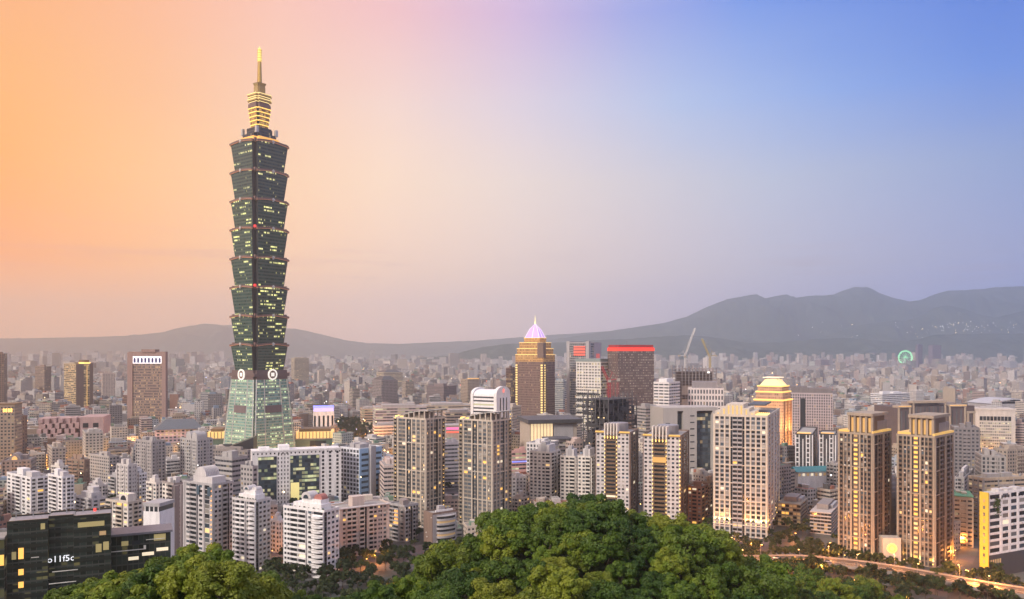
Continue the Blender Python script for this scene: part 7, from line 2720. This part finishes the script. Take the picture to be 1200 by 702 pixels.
def tell_apart(objs, text, marks):
    """each one by the mark it stands under or over and its order counted from far to near"""
    by = {}
    for o in objs:
        x, y, _ = o.location
        px = 600 + FOC * x / y
        m_ = min(marks, key=lambda q: abs(q[0] - px))
        by.setdefault(m_[1], []).append((y, o))
    for nm_, L in by.items():
        L.sort(key=lambda q: -q[0])
        for i, (_, o) in enumerate(L):
            o['label'] = text % (NTH[min(i, len(NTH) - 1)], nm_)


KNOLL_MARKS = [(440, 'the pinkish long block'), (500, 'the curved-balcony block'), (568, 'the right beige tower'), (603, 'the pink lit hall'), (638, 'the pale square-window condo'), (668, 'the narrow pale condo'), (690, 'the third pale condo'), (716, 'the left gold-lamp tower'),
               (745, 'the gap between the gold-lamp towers'), (773, 'the right gold-lamp tower'), (800, 'the lit corner of the right gold-lamp tower'), (820, 'the brick block'), (875, 'the pale grid tower'), (930, 'the amber-lit block'), (970, 'the banded low block'), (1013, 'the left gold twin tower'), (1045, 'the round-emblem gate'), (1085, 'the right gold twin tower'), (1130, 'the dark grey condo row'), (1175, 'the yellow-walled block')]
LEFT_MARKS = [(24, 'the orange lit windows'), (70, 'the white lettering'), (110, 'the lettered office end'), (165, 'the black glass wing'), (203, 'the brown-flanked block'), (243, 'the ribbed-roof block'), (294, 'the bowed grey condo'), (318, 'the parked cars'), (365, 'the red-arched white condo'), (412, 'the pinkish block left end'), (440, 'the pinkish block right end'), (472, 'the brown-grey block'), (515, 'the curved-balcony block')]
# knoll and its flanks: poisson-like scatter
spots = []


def scatter(x0, x1, y0, y1, gap, ok, tries):
    out = []
    for _ in range(tries):
        x, y = rt.uniform(x0, x1), rt.uniform(y0, y1)
        if not ok(x, y):
            continue
        if all((x - a) ** 2 + (y - c) ** 2 > gap * gap for a, c in spots):
            spots.append((x, y))
            out.append((x, y))
    return out


def sees(x, y, hgt):
    """a tree top here rises into the picture and is not far down the hidden back slope"""
    z = float(hill_h(x, y))
    py = HOR + (EYE - z - hgt) * FOC / y
    px = 600 + FOC * x / y
    return z > 4 and py < 712 and -40 < px < 1240


def unhidden(x, y):
    z = float(hill_h(x, y)) + 9
    sg = 1 - np.arange(1, 14) * .03
    return not np.any(hill_h(x * sg, y * sg) + 7 > EYE - (EYE - z) * sg + 1.5)


hilltrees = scatter(-90, 240, 150, 460, 6.3, lambda x, y: sees(x, y, 10) and (y > 190 or x > 0) and unhidden(x, y) and not near_street(x, y, 13), 26000)
hilltrees.sort(key=lambda q: q[1])
hilltrees = hilltrees[:286]


def pick_kind(x, y, near_):
    g = float(vnoise(np.array([x / 26. + 40]), np.array([y / 26. + 40]), 31, 2)[0]) + rt.uniform(-.16, .16)
    if near_:
        return BIG[2] if g < .40 else BIG[4] if g < .46 else BIG[0] if g < .54 else BIG[3] if g < .64 else BIG[1]
    return MIDT[1] if g < .38 else MIDT[4] if g < .46 else MIDT[0] if g < .50 else MIDT[3] if g < .54 else MIDT[5] if g < .65 else MIDT[2]


made_trees = []
for i, (x, y) in enumerate(hilltrees):
    z = float(hill_h(x, y)) - .8
    near_ = y < 225
    made_trees.append(tree('broadleaf_tree', pick_kind(x, y, near_), x, y, z, rt.choice([.7, .85, 1.0, 1.1, 1.25, 1.5]), rt.uniform(0, 6.28),
         'green broadleaf tree in the closed wood on the knoll in front of the towers', 'broadleaf trees of the wooded knoll'))
tell_apart(made_trees, 'broadleaf tree on the knoll, %s down below %s', KNOLL_MARKS)
# big trees in the near left corner
made_trees = []
nl = scatter(-80, -34, 96, 140, 4.3, lambda x, y: 62 < 600 + FOC * x / y < 318, 3000)
for i, (x, y) in enumerate(nl):
    px = 600 + FOC * x / y
    # crown tops follow the outline in the photograph
    top = np.interp(px, [50, 90, 130, 165, 200, 222, 250, 275, 300, 330], [712, 692, 678, 668, 657, 649, 652, 663, 676, 696])
    zt_ = PZ(top, y) - rt.uniform(.0, 1.6)
    s = rt.uniform(.72, .95)
    made_trees.append(tree('leafy_tree', rt.choice(BIG), x, y, zt_ - 9.6 * s, s, rt.uniform(0, 6.28), 'big leafy tree in the nearest clump at the lower left, before the black glass offices', 'near trees at the lower left'))
tell_apart(made_trees, 'big leafy tree of the nearest clump, %s from back below %s', LEFT_MARKS)
made_trees = []
nb = scatter(-36, -8, 112, 150, 5.0, lambda x, y: 318 < 600 + FOC * x / y < 520, 2500)
for i, (x, y) in enumerate(nb):
    px = 600 + FOC * x / y
    top = np.interp(px, [318, 345, 400, 430, 470, 520], [690, 700, 702, 694, 684, 690]) + rt.uniform(0, 4)
    s = rt.uniform(.6, .8)
    made_trees.append(tree('leafy_tree', rt.choice(BIG), x, y, PZ(top, y) - 9.8 * s, s, rt.uniform(0, 6.28), 'x', 'tree tops at the lower edge'))
tell_apart(made_trees, 'leafy tree top at lower edge, %s from back below %s', LEFT_MARKS)
made_trees = []
# belt of darker trees at the foot of the white condos
spots = []
belt = scatter(-175, -20, 405, 560, 7.5, lambda x, y: 318 < 600 + FOC * x / y < 575 and 648 < HOR + EYE * FOC / y < 735 and free(x, y, 3) and not near_street(x, y, 8), 5000)
for i, (x, y) in enumerate(belt[:110]):
    made_trees.append(tree('park_tree', rt.choice(PARK), x, y, 0, rt.uniform(.8, 1.3), rt.uniform(0, 6.28), 'x', 'trees at the foot of the white and pinkish blocks'))
tell_apart(made_trees, 'dark belt tree on low ground, %s from back below %s', LEFT_MARKS)
spots = []
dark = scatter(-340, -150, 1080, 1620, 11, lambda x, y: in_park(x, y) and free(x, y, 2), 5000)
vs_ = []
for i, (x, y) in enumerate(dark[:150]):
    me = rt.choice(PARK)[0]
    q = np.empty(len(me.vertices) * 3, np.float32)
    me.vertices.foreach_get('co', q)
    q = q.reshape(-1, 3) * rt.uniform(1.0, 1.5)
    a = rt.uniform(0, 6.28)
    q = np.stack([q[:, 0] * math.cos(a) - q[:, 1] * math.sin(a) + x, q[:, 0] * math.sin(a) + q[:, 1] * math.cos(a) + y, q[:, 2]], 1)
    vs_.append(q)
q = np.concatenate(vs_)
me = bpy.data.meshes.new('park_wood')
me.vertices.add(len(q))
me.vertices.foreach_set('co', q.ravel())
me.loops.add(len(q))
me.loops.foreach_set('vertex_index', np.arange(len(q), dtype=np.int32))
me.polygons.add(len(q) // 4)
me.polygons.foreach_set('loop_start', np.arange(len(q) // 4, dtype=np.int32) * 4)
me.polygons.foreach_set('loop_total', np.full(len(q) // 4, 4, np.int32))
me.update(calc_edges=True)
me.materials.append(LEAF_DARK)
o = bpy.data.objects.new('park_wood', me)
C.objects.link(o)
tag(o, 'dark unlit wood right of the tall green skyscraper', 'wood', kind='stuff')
# street trees by the towers on the right and round the grid tower
spots = []
sw = []
for i in range(0, len(road) - 1):
    p, q = road[i], road[i + 1]
    for o, ch in ((-15, .85), (-20, .7), (14, .6), (21, .5)):
        d = (q - p).normalized()
        c = p + Vector((d.y, -d.x, 0)) * o + d * rt.uniform(-2, 2)
        if rt.random() < ch and 800 < 600 + FOC * c.x / c.y < 1215 and free(c.x, c.y, -2):
            sw.append((c.x, c.y))
sw += scatter(115, 235, 500, 650, 6.5, lambda x, y: 830 < 600 + FOC * x / y < 990 and free(x, y, 1.0) and not near_street(x, y, 9), 1500)[:110]
sw2 = scatter(130, 300, 385, 500, 7.0, lambda x, y: 890 < 600 + FOC * x / y < 1230 and not near_street(x, y, 11) and HOR + EYE * FOC / y < 740, 2500)[:70]
made_trees = []
for x, y in sw[::2] + sw2:
    made_trees.append(tree('street_tree', rt.choice(STR), x, y, 0, rt.uniform(1.0, 1.7), rt.uniform(0, 6.28), 'x', 'street trees along the lit road'))
tell_apart(made_trees, 'round street tree, %s from back below %s', KNOLL_MARKS)
# trees here and there between the city blocks
spots = []
ct = scatter(-420, 460, 560, 900, 16, lambda x, y: free(x, y, 4) and 0 < 600 + FOC * x / y < 1200 and hill_h(x, y) < 1 and all((x - q[0]) ** 2 + (y - q[1]) ** 2 > (max(q[2], q[3]) * .62 + 3) ** 2 for q in cand if q[1] < 950), 6000)
made_trees = []
for x, y in ct[:80]:
    made_trees.append(tree('garden_tree', rt.choice(STR + PARK[:2]), x, y, 0, rt.uniform(.9, 1.5), rt.uniform(0, 6.28), 'x', 'trees in gaps between the city blocks'))
tell_apart(made_trees, 'small garden tree, %s from back around %s', [(q[0], q[2]) for q in PLACES])

# ------------------------------------------------------------------ street lamps, cars, park lamps
def lamp_meshes():
    b = MB()
    b.cyl(0, 0, .14, 0, 8.6, 6, 0, .08)
    pole = b.mesh('pole', [M_STEEL])
    b = MB()
    b.bar((0, 0, 8.5), (1.6, 0, 9.0), .07)
    arm = b.mesh('arm', [M_STEEL])
    b = MB()
    b.box(1.3, 2.3, -.25, .25, 8.85, 9.1)
    head = b.mesh('lamp_head', [lit('sodium', (1.0, .50, .14), 9.0)])
    return pole, arm, head


LMP = lamp_meshes()
LAMPS = {}


def street_lamp(x, y, z, rz, e, label, group, s=1.0, col=(1, .32, .055)):
    r = empty('street_lamp', (x, y, z), rz, label, 'street lamp', group)
    LAMPS.setdefault(group, []).append(r)
    r.scale = (s, s, s)
    for nm, me in zip(('pole', 'arm', 'lamp_head'), LMP):
        o = bpy.data.objects.new(nm, me)
        C.objects.link(o)
        o.parent = r
    if e:
        l = lamp('lamp_light', (x + 1.8 * s * math.cos(rz), y + 1.8 * s * math.sin(rz), z + 8.5 * s), e * 3.0, col, .3)
    return r


n = 0
acc = 0
for i in range(len(road) - 1):
    p, q = road[i], road[i + 1]
    acc += (q - p).length
    if acc > 17:
        acc = 0
        d = (q - p).normalized()
        side = -1 if n % 2 else 1
        c = p + Vector((d.y, -d.x, 0)) * (side * (RW + .8))
        n += 1
        px = 600 + FOC * c.x / c.y
        street_lamp(c.x, c.y, RZ - 1, math.atan2(d.x * side, -d.y * side), 5200 if 820 < px < 1260 else 0, 'orange sodium street lamp on the kerb of the sweeping road', 'lamps of the sweeping road')
for (px, y, lb) in [(q, w, 0) for q, w in ((905, 500), (925, 480), (945, 470), (965, 500), (880, 560), (860, 575), (930, 590), (975, 560), (1000, 470), (1030, 455), (1060, 440), (1135, 490), (1120, 540), (1128, 575), (1145, 470), (1165, 462))]:
    street_lamp(PX(px, y), y, 0, rt.uniform(0, 6), 5200, 'orange lamp in the yards below the sweeping road and tower feet', 'lamps in the yards by the road', .8)
for (px, y) in ((402, 1180), (415, 1200), (424, 1130), (432, 1140), (440, 1150), (452, 1120), (398, 1300), (428, 1260), (445, 1230), (410, 1120), (436, 1200)):
    street_lamp(PX(px, y), y, 0, rt.uniform(0, 6), 9000, 'orange lamp glowing among the trees of the dark park', 'lamps of the dark park', 1.2)
for (px, y) in ((310, 525), (318, 540), (432, 520), (440, 528), (449, 462), (318, 600), (525, 620), (497, 560)):
    street_lamp(PX(px, y), y, 0, rt.uniform(0, 6), 3500, 'warm lamp at the foot of the white and pinkish blocks', 'lamps by the white and pinkish blocks', .7)


for k, (x, y) in enumerate(scatter(-560, 720, 590, 1150, 42, lambda x, y: free(x, y, 1) and -5 < 600 + FOC * x / y < 1205 and hill_h(x, y) < 1 and all((x - q[0]) ** 2 + (y - q[1]) ** 2 > (max(q[2], q[3]) * .62 + 1) ** 2 for q in cand if q[1] < 1200), 4000)[:100]):
    street_lamp(x, y, 0, rt.uniform(0, 6), 15000, 'warm lamp in a lane between the ordinary city blocks', 'lamps in the city lanes', .9, rt.choice([(1, .5, .16), (1, .62, .28), (1, .45, .12)]))

for g_, t_, mk in (('lamps of the sweeping road', 'orange road lamp, %s from back below %s', KNOLL_MARKS), ('lamps in the yards by the road', 'orange yard lamp, %s from back below %s', KNOLL_MARKS),
                   ('lamps by the white and pinkish blocks', 'warm lamp by the apartment blocks, %s from back below %s', LEFT_MARKS), ('lamps in the city lanes', 'warm lane lamp, %s from back around %s', [(q[0], q[2]) for q in PLACES]),
                   ('lamps of the dark park', 'orange lamp among dark park trees, %s from back below %s', [(400, 'the violet-crowned block side'), (425, 'the middle of the park'), (450, 'the civic hall side')])):
    tell_apart(LAMPS[g_], t_, mk)


def car_meshes(col, nm):
    b = MB()
    pr = [(-2.2, .35), (2.2, .35), (2.25, .8), (1.3, .95), (-2.0, 1.0), (-2.25, .8)]
    for s_, rev in ((-.86, 0), (.86, 1)):
        q = [(x, s_, z) for x, z in pr]
        b.face(q[::-1] if rev else q)
    for k in range(len(pr)):
        (x0, z0), (x1, z1) = pr[k], pr[(k + 1) % len(pr)]
        b.face([(x0, -.86, z0), (x0, .86, z0), (x1, .86, z1), (x1, -.86, z1)])
    body = b.mesh('body', [plaster(nm, col, .3, .1)])
    b = MB()
    b.prism([(-1.9, -.8), (1.2, -.8), (1.2, .8), (-1.9, .8)], .98, 1.5, poly1=[(-1.3, -.66), (.5, -.66), (.5, .66), (-1.3, .66)])
    cabin = b.mesh('cabin', [WIN['dark']])
    wh = []
    for x in (-1.4, 1.4):
        for y in (-.86, .7):
            b = MB()
            n_ = 10
            q = [(x + .34 * math.cos(2 * PI * k / n_), .34 + .34 * math.sin(2 * PI * k / n_)) for k in range(n_)]
            b.face([(a, y, c) for a, c in q])
            b.face([(a, y + .17, c) for a, c in q[::-1]])
            for k in range(n_):
                a, c = q[k], q[(k + 1) % n_]
                b.face([(a[0], y, a[1]), (a[0], y + .17, a[1]), (c[0], y + .17, c[1]), (c[0], y, c[1])])
            wh.append(b.mesh('wheel', [plaster('tyre', (.02, .02, .02), .8, .1)]))
    return body, cabin, wh


CARS = [car_meshes(c, n_) for c, n_ in (((.6, .6, .6), 'car_white'), ((.05, .05, .06), 'car_black'), ((.32, .33, .35), 'car_silver'), ((.35, .04, .03), 'car_red'))]
CN = ['white', 'black', 'silver', 'red']


def car(x, y, z, rz, k, label):
    r = empty('parked_car' if z < 1 else 'car', (x, y, z), rz, label, 'car', 'cars parked by the white condos' if z < 1 else 'cars on the sweeping road')
    body, cabin, wh = CARS[k]
    for nm, me in [('body', body), ('cabin', cabin)] + [('wheel', w) for w in wh]:
        o = bpy.data.objects.new(nm, me)
        C.objects.link(o)
        o.parent = r


for i, (px, py, k) in enumerate(((312, 667, 0), (318, 668, 2), (324, 669, 1), (307, 662, 0), (314, 662, 3), (321, 664, 2))):
    y = EYE * FOC / (py - HOR)
    car(PX(px, y), y, 0, .4, k, '%s car in the yard left of the red-arched white condo, %s of six' % (CN[k], ['front left', 'front middle', 'front right', 'back left', 'back middle', 'back right'][i]))
for i, (idx, o, k) in enumerate(((20, 2, 1), (28, -2, 0), (36, 2.2, 2), (43, -2.2, 0), (47, 2, 1), (55, 2, 3), (60, -2, 2))):
    p, q = road[idx], road[idx + 1]
    d = (q - p).normalized()
    c = p + Vector((d.y, -d.x, 0)) * o
    car(c.x, c.y, RZ + .004, math.atan2(d.y, d.x) + (PI if o < 0 else 0), k, '%s car on the sweeping lit road, number %s from its left end' % (CN[k], ['one', 'two', 'three', 'four', 'five', 'six', 'seven'][i]))
